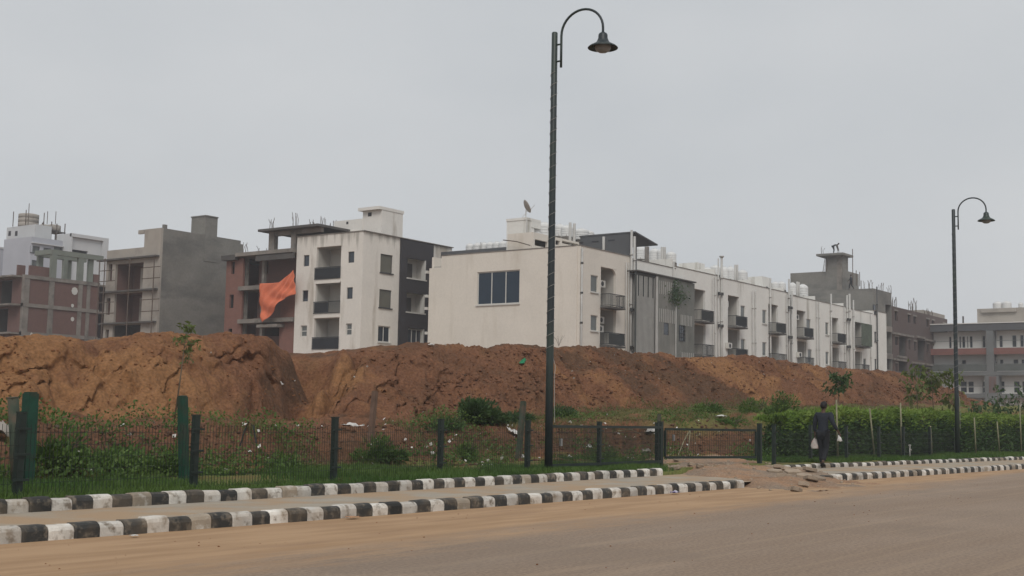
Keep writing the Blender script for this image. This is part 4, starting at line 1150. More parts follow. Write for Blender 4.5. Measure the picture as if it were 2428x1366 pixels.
# --- second house: slat and net cladding
t2 = dy.P(1560, 628)[1]
b2_ = []
H2 = unit('row house clad in vertical grey slats and shade net', 1497, 1602, t2, [], [], M_white, grp=None)
ff = Fac('Y', DY-0.9)
uS0, uS1, uS2 = ff.P(*z4(490, 800))[0], ff.P(*z4(668, 800))[0], ff.P(*z4(1012, 900))[0]
zS0 = ff.P(*z4(560, 485))[1]; zS1 = ff.P(*z4(850, 545))[1]
M_net = mat('shade_net', (0.125, 0.130, 0.118), rough=0.9, var=0.25, scale=0.7, c2=(0.175, 0.175, 0.16), c2scale=0.5, c2amt=0.7, c2stretch=(1, 1, 0.4), fine=0.12, fscale=7)
M_netw = mat('grey_wall_screen', (0.20, 0.195, 0.178), rough=0.9, var=0.2, scale=0.6, c2=(0.14, 0.145, 0.13), c2scale=0.6, c2amt=0.6, c2stretch=(1, 1, 0.3))
M_slat = mat('pale_slat', (0.36, 0.355, 0.335), rough=0.6, var=0.1)
M_netd = mat('dark_net', (0.075, 0.080, 0.076), rough=0.9, var=0.2, scale=0.7)
hh_ = [Z(ff, z4, 735, 782, 932, 1042), Z(ff, z4, 872, 926, 955, 1098)]
um = ff.P(*z4(838, 900))[0]
wall(Fac('Y', DY-0.75), uS0, uS1, G0, zS0, [], 0.05, M_netd, H2, 'screen_panel')
zmid = ff.P(*z4(760, 700))[1]
wall(ff, uS1, um, G0, zS0+0.03, [hh_[0]], 0.06, M_netw, H2, 'screen_panel')
wall(ff, um, uS2, G0, zS0-0.02, [hh_[1]], 0.06, M_net, H2, 'screen_panel')
window(ff, H2, hh_[0], 0.03, 0.05, 1, 1, M_framed, M_glass); window(ff, H2, hh_[1], 0.03, 0.05, 1, 1, M_framed, M_glass)
a, b, c_, d_ = hh_[1]; mb = MB()
for k in range(4): ff.box(mb, a+(b-a)*k/3-0.02, a+(b-a)*k/3+0.02, c_, d_, -0.04, -0.01)
for k in range(5): ff.box(mb, a, b, c_+(d_-c_)*k/4-0.02, c_+(d_-c_)*k/4+0.02, -0.045, -0.04)
mb.build('window_grille', M_rail, H2)
n = 15
for k in range(n):
    u = uS0+0.25+(uS1-uS0-0.5)*k/(n-1); zt_ = zS0-0.25-(1.8 if k % 4 == 1 else 0)
    MB().box(u-0.055, u+0.055, DY-0.83, DY-0.80, G0, zt_).build('slat', M_slat, H2)
MB().box(uS1-0.16, uS1+0.1, DY-1.02, DY-0.91, G0, zS0-0.1).build('corner_post', M_pvc, H2)
for zx0, zx1, y0_, y1_, nn in ((680, 820, 560, 680, 9), (680, 830, 810, 930, 10), (890, 985, 865, 960, 8), (900, 1000, 1200, 1300, 7)):
    r = Z(ff, z4, zx0, zx1, y0_, y1_)
    for k in range(nn):
        u = r[0]+(r[1]-r[0])*k/(nn-1); MB().box(u-0.045, u+0.045, DY-0.925, DY-0.902, r[2], r[3]).build('slat', M_slat, H2)
MB().box(uS0-0.1, uS2+0.1, DY-1.05, DY-0.003, zS0+0.05, zS0+0.16).build('screen_roof', M_beamd, H2)
MB().box(uS2-0.06, uS2, DY-0.84, DY-0.003, G0, zS0-0.03).build('screen_panel', M_net, H2)
pipe(H2, (um, DY-0.98, G0), (um, DY-0.98, zS0-0.2), 0.05, M_pvc)
pipes(H2, ((1496, 545, 0.11, 0), (1503, 560, 0.11, 0), (1507, 600, 0.07, 1)), t2)
brackets(H2, 1502, (648, 735, 825))
# dark rooftop room with its canopy
fp = Fac('X', uD1+0.3)
zp1 = fp.P(1440, 556)[1]; yp1 = fp.P(1376, 575)[0]
MB().box(uD1+0.3, uD1+0.55, DY+0.4, yp1, topD-0.8, zp1-0.05).build('roof_room_wall', M_slate, H2)
MB().prism([(uD1+0.25, DY-0.2, zp1-0.04), (uD1+4.3, DY-0.2, zp1-0.70), (uD1+4.3, DY-0.2, zp1-0.58), (uD1+0.25, DY-0.2, zp1+0.08)], (0, yp1-DY+0.3, 0)).build('canopy_roof', M_slate, H2)
MB().box(uD1+0.9, uD1+1.05, DY+0.1, DY+0.25, t2-0.1, zp1-0.1).build('canopy_post', M_beamd, H2)
MB().box(uD1+3.4, uD1+3.5, DY+3.6, DY+3.75, t2-0.8, zp1-0.6).build('canopy_post', M_beamd, H2)
for yq in (1.9, 3.6, 5.2): MB().box(uD1+0.28, uD1+0.298, DY+yq, DY+yq+0.7, zp1-0.62, zp1-0.5).build('vent_opening', M_darkgrille, H2)
pipe(H2, (uD1+0.2, DY+3.0, topD-0.5), (uD1+0.2, DY+3.0, zp1-0.2), 0.13, M_pvc, 'vent_pipe')
TN = 0
for px, yt, dYr, r, h in ((1519, 584, 5.0, 0.8, 1.3), (1552, 589, 5.2, 0.75, 1.3), (1568, 590, 4.4, 0.6, 1.2), (1591, 597, 4.4, 0.8, 1.1)):
    TN += 1; roof_tank(px, yt, dYr, t2-0.85, r, h, ORD[TN-1]+' white water tank from the dark canopy on the slat-clad house')
for px, yt, dk in ((1532, 585, 1), (1536, 585, 1), (1570, 586, 0), (1576, 586, 0)):
    f = Fac('Y', DY+2.6); u, z1_ = f.P(px, yt); pipe(H2, (u, DY+2.6, t2-0.8), (u, DY+2.6, z1_), 0.14, M_pvc if not dk else M_beam, 'vent_pipe')
cp = thing('climbing_plant', 'green climbing plant spilling down the shade net of the slat-clad house', 'plant', ff.pt(*ff.P(*z4(830, 770)), -0.1))

# --- the white houses further along
def divider(par, px, dz=0.65, ln=7.5, topz=15):
    u = px_u(px); MB().box(u-0.24, u-0.02, DY+0.30, DY+ln, topz-0.8, topz+dz).build('roof_divider', M_white, par)
tops = {}
def tz(px, py): return dy.P(px, py)[1]
H3t = tz(1650, 643)
H3 = unit('white row house beside the slat cladding, with railed balconies', 1602, 1703, H3t,
          [dict(r=br(dy, z4, 1000, 1110, 632, 0), ac=[(0.25, 1.55, 0.75)], cover=M_cover2), dict(r=br(dy, z4, 1000, 1112, 950, 1), cover=None)], [], M_white)
divider(H2, 1602, 0.95, 6, t2); divider(H3, 1703, 0.75, 8, H3t)
pipes(H3, ((1690, 660, 0.045, 0), (1696, 655, 0.06, 0), (1703, 613, 0.07, 0), (1711, 609, 0.12, 0), (1597, 560+60, 0.07, 0)), H3t)
brackets(H3, 1709, (697, 773))
mb = MB(); u, z1_ = Fac('Y', DY-0.14).P(1711, 609); mb.lathe((u, DY-0.14, z1_), [(0.13, -0.1), (0.24, 0), (0.24, 0.08), (0.05, 0.1)], 12); mb.build('pipe_cowl', M_pvc, H3, True)
H4t = tz(1750, 668)
H4 = unit('white row house, first beyond the slat-clad pair, with dark covered balcony', 1703, 1788, H4t,
          [dict(r=br(dy, z5, 185, 290, 570, 0), ac=[(0.25, 2.0, 0.75)], cover=M_cover), dict(r=br(dy, z5, 185, 295, 890, 1), cover=M_cover)],
          [dict(r=Z(dy, z5, 306, 350, 662, 800), gm=M_glassg), dict(r=Z(dy, z5, 308, 350, 980, 1120), gm=M_glassg)])
air_unit(dy, H4, px_u(1720), ZF[1]+1.0, -0.03)
H5t = tz(1830, 686)
H5 = unit('white row house, second beyond the slat-clad pair, with barred balcony', 1788, 1870, H5t,
          [dict(r=br(dy, z5, 570, 662, 652, 0), cover=M_cover2), dict(r=br(dy, z5, 572, 668, 955, 1), cover=None)],
          [dict(r=Z(dy, z5, 513, 552, 703, 833)), dict(r=Z(dy, z5, 513, 553, 1010, 1140))])
H6t = tz(1905, 707)
H6 = unit('white row house, third beyond the slat-clad pair, air conditioner on its wall', 1878, 1939, H6t,
          [dict(r=br(dy, z5, 840, 925, 710, 0), ac=[(0.9, 2.0, 0.75)], cover=M_cover), dict(r=br(dy, z5, 845, 930, 1000, 1), cover=None)],
          [dict(r=Z(dy, z5, 932, 975, 790, 905)), dict(r=Z(dy, z5, 945, 985, 1078, 1205))])
air_unit(dy, H6, px_u(1887), ZF[1]+1.0, -0.03)
H7t = tz(1975, 722)
H7 = unit('white row house, fourth beyond the slat-clad pair, with deep shaded balcony', 1939, 2009, H7t,
          [dict(r=br(dy, z5, 1158, 1238, 777, 0), cover=M_cover), dict(r=br(dy, z5, 1163, 1240, 1060, 1), cover=None)],
          [dict(r=Z(dy, z5, 1113, 1145, 822, 940)), dict(r=Z(dy, z5, 1115, 1147, 1102, 1222))])
H8t = tz(2040, 738)
H8 = unit('white row house with a green netted balcony', 2009, 2068, H8t,
          [dict(r=br(dy, z5, 1395, 1470, 822, 0), cover=M_cover2), dict(r=br(dy, z5, 1395, 1462, 1100, 1), cover=None)],
          [dict(r=Z(dy, z5, 1475, 1505, 1165, 1280))])
M_gnet = mat('green_net', (0.085, 0.105, 0.080), rough=0.9, var=0.3, scale=0.8, fine=0.2, fscale=6)
u0, u1 = px_u(z5(1383, 900)[0])-0.2, px_u(z5(1470, 900)[0])+0.3
MB().box(u0, u1, DY-1.0, DY-0.97, ZF[0]+0.05, ZF[0]+2.75).build('balcony_net', M_gnet, H8)
MB().box(u1, u1+0.03, DY-0.97, DY-0.01, ZF[0]+0.05, ZF[0]+2.7).build('balcony_net', M_gnet, H8)
# slot between H5 and H6
MB().box(px_u(1870)+.02, px_u(1878)-.02, DY+0.9, DY+1.1, G0, H6t-0.2).build('slot_wall', M_beam, H5)
H9t = tz(2090, 741)
H9 = unit('narrow white end house of the row beside the dark brick shell', 2068, 2101, H9t, [],
          [dict(r=Z(dy, z5, 1575, 1600, 652, 742), gm=M_glass, fm=M_framed), dict(r=Z(dy, z5, 1580, 1600, 910, 1005), gm=M_glass, fm=M_framed), dict(r=Z(dy, z5, 1583, 1602, 1170, 1265), gm=M_glass, fm=M_framed)])
divider(H4, 1788, 0.6, 6, H4t); divider(H5, 1866, 0.55, 6, H5t); divider(H6, 1939, 0.6, 6, H6t); divider(H7, 2006, 0.5, 6, H7t)
pipes(H4, ((1785, 690, 0.07, 0),), H4t-1); pipes(H5, ((1792, 690, 0.07, 0), (1866, 700, 0.08, 0), (1872, 695, 0.08, 1), (1827, 660, 0.10, 0)), H5t)
pipes(H6, ((1878, 690, 0.10, 0), (1937, 715, 0.07, 0), (1871, 662, 0.11, 0)), H6t); pipes(H7, ((1943, 716, 0.07, 0), (1971, 697, 0.1, 0), (2003, 728, 0.06, 0)), H7t)
pipes(H8, ((2009, 700, 0.10, 0), (2015, 697, 0.12, 0), (2024, 712, 0.09, 0), (2065, 745, 0.07, 0)), H8t); pipes(H9, ((2080, 680, 0.09, 1),), H9t)
brackets(H5, 1874, (730, 800)); brackets(H7, 2013, (758, 823))
# stair heads
for f_px, yy, zpx, par, tp, dYr in ((1654, 622, (1609, 1671), H3, H3t, 5.0), (1808, 655, (1771, 1826), H4, H4t, 5.0)):
    f = Fac('Y', DY+dYr); xc_, z1_ = f.P(f_px, yy); xe = f.P(zpx[1], yy)[0]; ye = Fac('X', xc_).P(zpx[0], yy)[0]
    MB().box(xc_, xe, DY+dYr, ye, tp-0.85, z1_).build('stair_head', M_white, par)
    MB().box(xc_+0.9, xc_+1.5, DY+dYr-0.03, DY+dYr-.003, z1_-2.1, z1_-1.1).build('window', M_glass, par)
for px, yt, dYr, r, h, zr_, lb in ((1676, 634, 5, 0.8, 0.9, H3t-.85, 'low white tank by the stair head on the house beside the slat cladding'), (1696, 629, 5.5, 0.9, 1.1, H3t-.85, 'low white tank by the tall cowled pipe on the house beside the slat cladding'),
        (1718, 632, 3.5, 0.7, 1.5, H4t-.85, 'white tank beside the tall cowled pipe on the first house beyond the slat-clad pair'), (1732, 632, 3.8, 0.75, 1.5, H4t-.85, 'white tank next to the vent pipes on the first house beyond the slat-clad pair'), (1760, 640, 3.5, 0.85, 1.2, H4t-.85, 'white tank beyond the vent pipes on the first house beyond the slat-clad pair'),
        (1838, 668, 4.5, 0.7, 1.0, H5t-.85, 'white tank nearer the stair head on the second house beyond the slat-clad pair'), (1853, 668, 4.2, 0.75, 1.0, H5t-.85, 'white tank nearer the wall slot on the second house beyond the slat-clad pair'),
        (1879, 670, 3.2, 0.7, 1.5, H6t-.85, 'smaller white water tank on the third house beyond the slat-clad pair'), (1903, 674, 2.6, 0.95, 1.5, H6t-.85, 'large domed white water tank on the third house beyond the slat-clad pair')):
    roof_tank(px, yt, dYr, zr_, r, h, lb)
for px, yt, par, tp in ((1743, 628, H4, H4t), (1748, 628, H4, H4t), (1890, 668, H6, H6t), (1894, 669, H6, H6t)):
    f = Fac('Y', DY+1.2); u, z1_ = f.P(px, yt); pipe(par, (u, DY+1.2, tp-0.8), (u, DY+1.2, z1_), 0.12, M_pvc, 'vent_pipe')

# --- low roof seen between the cream blocks
pz = atD(1075, 598, 118.0)
Lh = thing('house', 'low house with dark roof edge showing between the two cream blocks', 'building', (pz[0], pz[1]-6, G0))
fl = Fac('X', pz[0]); yA_, yB_ = fl.P(1205, 592)[0], fl.P(1060, 598)[0]; zL = fl.P(1130, 592)[1]
MB().box(pz[0], pz[0]+9, yA_-0.5, yB_+0.5, G0, zL-0.8).build('wall', M_white2, Lh)
MB().box(pz[0]-0.15, pz[0]+9.1, yA_-0.6, yB_+0.6, zL-0.79, zL).build('roof_edge', M_slate, Lh)
for k, px in enumerate((1115, 1132, 1148, 1163, 1178, 1193)):
    f = Fac('X', pz[0]+2.5); u, z1_ = f.P(px, 577-0.07*(px-1115))
    tank(pz[0]+2.5, u, zL+.002, 0.42, max(0.5, z1_-zL), ORD[k]+' small tank from the balcony block in the line on the low roof')
MB().tube([(pz[0]+2, fl.P(1109, 580)[0], zL), (pz[0]+2, fl.P(1109, 580)[0], zL+1.0)], 0.05, 6).build('vent_pipe', M_pvc, Lh)

# ================================================================== raw concrete house behind the row end (G1)
GY = DY+1.2
gy = Fac('Y', GY)
GX, GT = gy.P(*z5(1570, 497))
gx = Fac('X', GX)
G1 = thing('unfinished_house', 'tall raw concrete house with a slab-topped tower, workers on its roof', 'building', (GX, GY, G0))
GXe = gy.P(*z5(1742, 600))[0]
go = [Z(gy, z5, 1686, 1738, 655, 858), Z(gy, z5, 1690, 1742, 905, 1115), Z(gy, z5, 1695, 1742, 1165, 1270)]
wall(gy, GX, GXe, G0, GT, go, 0.3, M_conc, G1)
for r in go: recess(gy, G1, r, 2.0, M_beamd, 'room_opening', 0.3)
for r in go[:2]: gy.b1('balcony_edge', M_beam, G1, r[0]-0.1, r[1]+0.1, r[2]-0.75, r[2]-0.05, -0.12, -0.003)
yG = gx.P(*z5(950, 540))[0]+2
wall(gx, GY+0.3, yG, G0, GT-0.004, [], 0.3, M_conc, G1)
shell(G1, GX, GXe, GY, yG, G0, GT-0.01, M_conc, floors=[GT-0.15])
g2 = Fac('X', GX+1.0)
r = Z(g2, z5, 780, 1300, 338, 500)
MB().box(GX+1.0, GX+6, r[0], r[1], GT-0.1, g2.P(*z5(950, 345))[1]).build('upper_storey', M_conc, G1)
g3 = Fac('X', GX+0.9)
r = Z(g3, z5, 1115, 1275, 190, 500); xt = Fac('Y', r[0]).P(*z5(1330, 350))[0]
MB().box(GX+0.9, xt, r[0], r[1], GT-0.1, r[3]).build('tower', M_conc, G1)
zt = r[3]
MB().box(GX-0.1, xt+0.6, r[0]-0.5, r[1]+0.9, zt+.002, zt+0.28).build('tower_slab', M_conc, G1)
mb = MB(); mb.box(GX+0.85, GX+0.898, r[0]+0.05, r[0]+0.75, GT-0.05, zt-0.01); mb.build('tower_pier', M_beam, G1)
TOWER = (GX, xt, r[0], r[1], zt+0.28)
ld = Fac('X', GX+0.5)
l0 = ld.P(*z5(1088, 335)); l1 = ld.P(*z5(1108, 225))
Ld = thing('ladder', 'thin ladder leaning on the concrete tower', 'ladder', (GX+0.5, l0[0], l0[1]))
for o_ in (0, -0.5): MB().tube([(GX+0.5, l0[0]+o_, l0[1]-0.1), (GX+0.5, l1[0]+o_, l1[1]+0.2)], 0.035, 6).build('rail', M_rebar, Ld)
for k in range(9):
    t = (k+0.5)/9; yy = l0[0]*(1-t)+l1[0]*t; zz_ = l0[1]*(1-t)+l1[1]*t
    MB().tube([(GX+0.5, yy, zz_), (GX+0.5, yy-0.5, zz_)], 0.025, 5).build('rung', M_rebar, Ld)
for i, (zx, zy0, zy1, d, n) in enumerate(((1375, 165, 500, 0.6, 1), (1408, 360, 497, 0.4, 1), (1440, 368, 497, 0.4, 1), (1470, 400, 497, 1.5, 4), (1540, 420, 497, 0.6, 6), (1645, 440, 530, 0.5, 5), (1725, 468, 550, 0.5, 5), (1280, 125, 180, 0.8, 3), (1150, 135, 185, 3, 3))):
    fq = Fac('Y', GY+d); u, z0_ = fq.P(*z5(zx, zy1)); z1_ = fq.P(*z5(zx, zy0))[1]
    if zx in (1280, 1150): rebar(G1, GX+0.5, r[0]+(0.4 if zx == 1280 else 2.6), zt+0.28, 1.2, 3, 0.2, 0.022, i)
    elif n == 1: MB().tube([(u, GY+d, GT-0.1), (u, GY+d, GT+(z1_-z0_))], 0.05, 6).build('pole', M_rebar, G1)
    else: rebar(G1, u, GY+d, GT-0.02, max(1.2, z1_-z0_), n, 0.25, 0.025, i)
# dark brick shell beyond (G2)
z7 = zc(2090, 670, 5.939)
X0 = gy.P(*z7(152, 400))[0]; X1 = gy.P(*z7(930, 700))[0]; G2t = gy.P(*z7(500, 415))[1]
G2 = thing('unfinished_house', 'long dark brick shell with rows of small window holes', 'building', (X0, GY, G0))
gw = [Z(gy, z7, *q) for q in ((190, 228, 405, 540), (372, 410, 455, 565), (452, 490, 480, 580), (636, 672, 520, 630), (712, 746, 535, 650), (872, 900, 580, 680),
      (195, 238, 765, 880), (383, 410, 808, 945), (462, 494, 835, 960), (640, 672, 868, 990), (724, 752, 885, 1020), (880, 906, 920, 1035),
      (200, 232, 1140, 1250), (475, 508, 1185, 1310), (652, 682, 1215, 1330), (726, 756, 1230, 1350), (888, 910, 1260, 1360))]
gb = [Z(gy, z7, 250, 355, 765, 1040), Z(gy, z7, 510, 620, 815, 1100), Z(gy, z7, 245, 370, 1105, 1260), Z(gy, z7, 515, 630, 1145, 1340), Z(gy, z7, 770, 860, 1185, 1340)]
wall(gy, X0+0.02, X1, G0, G2t, gw+gb, 0.25, M_brickg, G2, 'brick_wall')
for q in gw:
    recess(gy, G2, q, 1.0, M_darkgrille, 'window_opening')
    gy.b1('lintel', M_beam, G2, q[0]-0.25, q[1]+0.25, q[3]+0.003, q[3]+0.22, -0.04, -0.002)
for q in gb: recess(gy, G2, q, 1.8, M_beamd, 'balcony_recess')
for (zx0, y0_, zx1, y1_) in ((185, 708, 465, 768), (512, 755, 620, 790), (615, 800, 930, 862), (185, 1068, 370, 1110), (250, 1040, 365, 1062), (455, 1118, 930, 1200)):
    f = Fac('Y', GY-0.3); a = f.P(*z7(zx0, y0_)); b = f.P(*z7(zx1, y1_))
    MB().box(a[0], b[0], GY-0.3, GY-0.003, (a[1]+b[1])/2-0.14, (a[1]+b[1])/2+0.14).build('floor_ledge', M_beam, G2)
MB().box(X0+0.02, X0+0.25, GY+0.25, GY+12, G0, G2t-.004).build('brick_wall', M_brickg, G2); MB().box(X1-0.25, X1, GY+0.25, GY+12, G0, G2t-.004).build('brick_wall', M_brickg, G2)
MB().box(X0+0.25, X1-0.25, GY+0.25, GY+12, G2t-0.3, G2t-0.1).build('roof_slab', M_beamd, G2)
MB().box(X0+0.25, X1-0.25, GY+11.8, GY+12, G0, G2t-0.31).build('brick_wall', M_brickg, G2)
for i, (zx, hh) in enumerate(((185, 1.1), (238, 1.8), (460, 1.7), (512, 2.1), (685, 1.2), (740, 1.0))):
    u = gy.P(*z7(zx, 400))[0]; rebar(G2, u, GY+0.5, G2t-0.1, hh, 6, 0.28, 0.03, i)
f = Fac('Y', GY+3); a = f.P(*z7(590, 415))[0]; b = f.P(*z7(890, 415))[0]; zz_ = f.P(*z7(700, 412))[1]
MB().box(a, b, GY+3, GY+7, G2t-0.2, zz_).build('stair_head', M_concp, G2)

# ================================================================== modern flats across the far end (F)
p = atD(2350, 770, 178.0)
FX = p[0]; fx_ = Fac('X', FX)
zf = zc(2240, 700, 4.553)
def FU(zx): return fx_.P(*zf(zx, 600))[0]
def FZ(zy): return fx_.P(*zf(450, zy))[1]
FG = 2.4
M_fw = mat('flats_white', (0.64, 0.63, 0.60), var=0.05, scale=0.3)
M_fg = mat('flats_grey', (0.150, 0.155, 0.155), var=0.12, scale=0.4)
M_fb = mat('flats_brick', (0.19, 0.085, 0.070), var=0.15, scale=0.8)
Ff_ = thing('apartment_block', 'grey and white flats with deep balconies and a red brick band, in the haze', 'building', (FX, FU(450), FG))
uL, uR = FU(-220), FU(1100)
zt = FZ(297)
lv = [(FZ(385), FZ(572)), (FZ(645), FZ(822)), (FZ(880), FZ(1062))]
fx_.b1('roof_edge', M_fw, Ff_, uR, uL, zt-0.12, zt, -0.4, 12)
fx_.b1('roof_band', M_slate, Ff_, uR, uL, FZ(382), zt-0.122, -0.3, 0.0)
back = Fac('X', FX+1.2)
def BU(zx, zy): return back.P(*zf(zx, zy))[0]
ops = []
dl = {0: [(40, 75), (150, 178), (182, 222), (234, 256), (264, 303), (402, 442), (583, 628), (722, 776), (808, 856), (900, 960)],
      1: [(180, 232), (590, 634), (735, 796), (820, 870), (900, 960)], 2: [(165, 240), (248, 316), (405, 445), (600, 648), (740, 812), (830, 880)]}
for k, (a, b) in enumerate(lv):
    for (q0, q1) in dl[k]:
        zm = (a+b)/2; us = sorted((BU(q0, 500+k*230), BU(q1, 500+k*230)))
        ops.append((us[0], us[1], b+0.1, a-0.55, k))
wall(back, uR, uL, FG, FZ(384), [o[:4] for o in ops], 0.25, M_fw, Ff_)
for o in ops: window(back, Ff_, o[:4], 0.12, 0.09, 1, 2 if o[4] else 1, M_fw, M_glass)
for k, (a, b) in enumerate(lv):
    fx_.b1('balcony_slab', M_fg, Ff_, uR, uL, b-0.35, b-0.02, -0.2, 1.195)
fx_.b1('brick_band', M_fb, Ff_, uR, uL, FZ(640), FZ(572), -0.26, -0.203)
fx_.b1('balcony_beam', M_fg, Ff_, uR, uL, FZ(868), FZ(826), -0.28, -0.203)
fx_.b1('balcony_beam', M_fg, Ff_, uR, uL, FZ(1108), FZ(1066), -0.30, -0.203)
for k, (a, b) in enumerate(lv):
    for (s0, s1) in ((-200, 452), (540, 1090)):
        o_ = MB(); u0, u1 = FU(s1), FU(s0)
        fx_.box(o_, u0, u1, b+1.0, b+1.06, -0.16, -0.10); o_.build('handrail', M_fg, Ff_)
        fx_.b1('glass_guard', M_glassg, Ff_, u0, u1, b+0.02, b+0.98, -0.14, -0.12) if k == 1 else None
fx_.b1('pier', M_fg, Ff_, FU(535), FU(455), FZ(870), FZ(384), -0.32, 1.19)
fx_.b1('pier', M_fg, Ff_, FU(582), FU(430), FG, FZ(872), -0.34, 1.19)
for k in range(6): fx_.b1('pier_batten', M_fb, Ff_, FU(485+k*14), FU(480+k*14), FZ(1055), FZ(880), -0.40, -0.342)
for q in (105, 165, 235, 305, 370, 443, 510, 580, 648, 720, 800):
    fx_.b1('ground_post', M_fw, Ff_, FU(q+8), FU(q-4), FG-1.2, FZ(1112), 0.3, 0.6)
for (a, b) in ((235, 305), (370, 443), (510, 580), (648, 720)):
    fx_.b1('ground_rail', M_fw, Ff_, FU(b), FU(a), FZ(1213), FZ(1204), 0.35, 0.5)
MB().box(FX+2.5, FX+2.7, uR, uL, FG-1.2, FZ(1110)).build('wall', M_fg, Ff_)
MB().box(FX+1.46, FX+12, uL-0.25, uL, FG-1.2, zt-0.13).build('wall', M_fw, Ff_); MB().box(FX+11.8, FX+12, uR, uL-0.26, FG-1.2, zt-0.13).build('wall', M_fw, Ff_)
fr = Fac('X', FX+3); u0, u1 = fr.P(*zf(1000, 200))[0], fr.P(*zf(350, 200))[0]; zr = fr.P(*zf(600, 140))[1]
MB().box(FX+3, FX+9, u0, u1, zt, zr).build('roof_room', M_concp, Ff_)
r = Z(fr, zf, 400, 780, 140, 185); MB().box(FX+2.6, FX+2.998, r[0], r[1], r[2], r[3]-0.05).build('roof_hood', M_concp, Ff_)
for zx in (572, 668, 822):
    u = Fac('X', FX+5).P(*zf(zx, 110))[0]; tank(FX+5, u, zr+.002, 0.68 if zx < 800 else 0.34, 1.15 if zx < 800 else 0.9, ('big white water tank at the open end of the roof room of the grey flats' if zx < 600 else 'big white water tank beside the narrow tank on the grey flats') if zx < 800 else 'narrow white water tank on the roof room of the grey flats')
air_unit(back, Ff_, BU(575, 650), lv[1][0]-0.9, -0.02)
MB().tube([(FX, FU(205), zt), (FX, FU(205), zt+1.0)], 0.12, 6).build('roof_stub', M_beamd, Ff_)

# ================================================================== plants
def leaf_cloud(name, P, size, m, parent=None, dirs=None, seed=0, narrow=0.45, org=None):
    q = np.random.default_rng(seed); n = len(P)
    d = q.normal(size=(n, 3)) if dirs is None else dirs+0.55*q.normal(size=(n, 3))
    d /= np.linalg.norm(d, axis=1)[:, None]
    s = q.normal(size=(n, 3)); s -= d*np.sum(s*d, 1)[:, None]; s /= np.linalg.norm(s, axis=1)[:, None]
    L = (size*q.uniform(0.5, 1.45, n))[:, None]
    nrm = np.cross(d, s)
    a = P; b = P+d*L*0.45+s*L*narrow*0.5+nrm*L*0.06; c = P+d*L-nrm*L*0.05; e = P+d*L*0.45-s*L*narrow*0.5+nrm*L*0.06
    V = np.stack([a, b, c, e], 1).reshape(-1, 3); F = np.arange(4*n).reshape(n, 4)
    return np_mesh(name, V, F, m, parent, False, org)

M_hedge = leaf_mat('hedge_leaf_toplit', (0.125, 0.205, 0.034), (0.190, 0.265, 0.050), 1.6)  # fresh top leaves, with light from above also put into the colour
M_hedged = leaf_mat('hedge_leaf_shaded', (0.040, 0.082, 0.025), (0.062, 0.110, 0.034), 1.6, 0.2)  # lower leaves, the hedge's own shade put into the darker green
M_weed = leaf_mat('weed_leaf', (0.065, 0.125, 0.028), (0.105, 0.165, 0.038), 2.5)
M_bush = leaf_mat('creeper_leaf', (0.036, 0.075, 0.025), (0.060, 0.105, 0.035), 3.0)
M_sap = leaf_mat('sapling_leaf', (0.085, 0.130, 0.032), (0.130, 0.150, 0.045), 3.0)
M_grass = leaf_mat('grass_blade', (0.055, 0.115, 0.022), (0.085, 0.145, 0.030), 1.2)
M_dry = leaf_mat('dry_grass_blade', (0.115, 0.125, 0.040), (0.165, 0.150, 0.060), 1.0)
M_bark = mat('young_bark', (0.13, 0.10, 0.07), var=0.2, scale=6)
M_bamboo = mat('bamboo_stake', (0.21, 0.20, 0.125), var=0.2, scale=4, rough=0.7)
M_twig = mat('twig', (0.085, 0.065, 0.045), var=0.2, scale=5)

# --- grass blades: a mass nobody could count
def blades(name, X, Y, hmin, hmax, wd, m, label, seed, zfun=height):
    q = np.random.default_rng(seed); n = len(X)
    Zb = zfun(X, Y)-0.01
    h = q.uniform(hmin, hmax, n); a = q.uniform(0, 2*np.pi, n); l = q.uniform(0.15, 0.8, n)*h; b = q.uniform(0, 2*np.pi, n)
    wx, wy = np.cos(a)*wd*q.uniform(.6, 1.3, n), np.sin(a)*wd*q.uniform(.6, 1.3, n)
    p0 = np.stack([X-wx, Y-wy, Zb], 1); p1 = np.stack([X+wx, Y+wy, Zb], 1)
    mx = X+np.cos(b)*l*0.35; my = Y+np.sin(b)*l*0.35
    p2 = np.stack([mx+wx*.7, my+wy*.7, Zb+h*0.6], 1); p3 = np.stack([mx-wx*.7, my-wy*.7, Zb+h*0.6], 1)
    p4 = np.stack([X+np.cos(b)*l, Y+np.sin(b)*l, Zb+h*0.95], 1)
    V = np.stack([p0, p1, p2, p3, p4], 1).reshape(-1, 3)
    k = np.arange(n)[:, None]*5
    F = np.concatenate([k+np.array([0, 1, 2]), k+np.array([0, 2, 3]), k+np.array([3, 2, 4])])
    return tag(np_mesh(name, V, F, m, None), label, 'grass', kind='stuff')
def dens(X, Y, f, thr, s): return f(X, Y) > thr
n = 120000
X = rg.uniform(6.0, 30.5, n)**1.0; Y = backY(X)+0.2+rg.uniform(0, 4.2, n)**1.0
eb = edgeB(X); g = fbm(X*0.5, Y*0.7, 3, 91)
far = (Y-backY(X))/4.2
keep = (g+0.75-1.15*far > rg.uniform(-0.35, 0.5, n)) & (Y < eb-1.0)
wl = np.abs(X-26.0-(Y-11)*0.98) > 3.0
keep &= (X < 29.2) & wl
X, Y = X[keep][:60000], Y[keep][:60000]
blades('grass', X, Y, 0.05, 0.16, 0.006, M_grass, 'green grass growing between the back kerb and the rubbish bank', 1)
n = 46000
X = 33.2+rg.uniform(0, 1, n)**1.4*34; Y = backY(X)+0.2+rg.uniform(0, 2.2, n)
blades('grass', X, Y, 0.05, 0.14, 0.009, M_grass, 'short lawn grass between the kerb and the hedge', 2)
n = 80000
X = rg.uniform(27, 62, n); Y = rg.uniform(18.6, 23.2, n); g = fbm(X*0.5, Y*0.9, 3, 93)
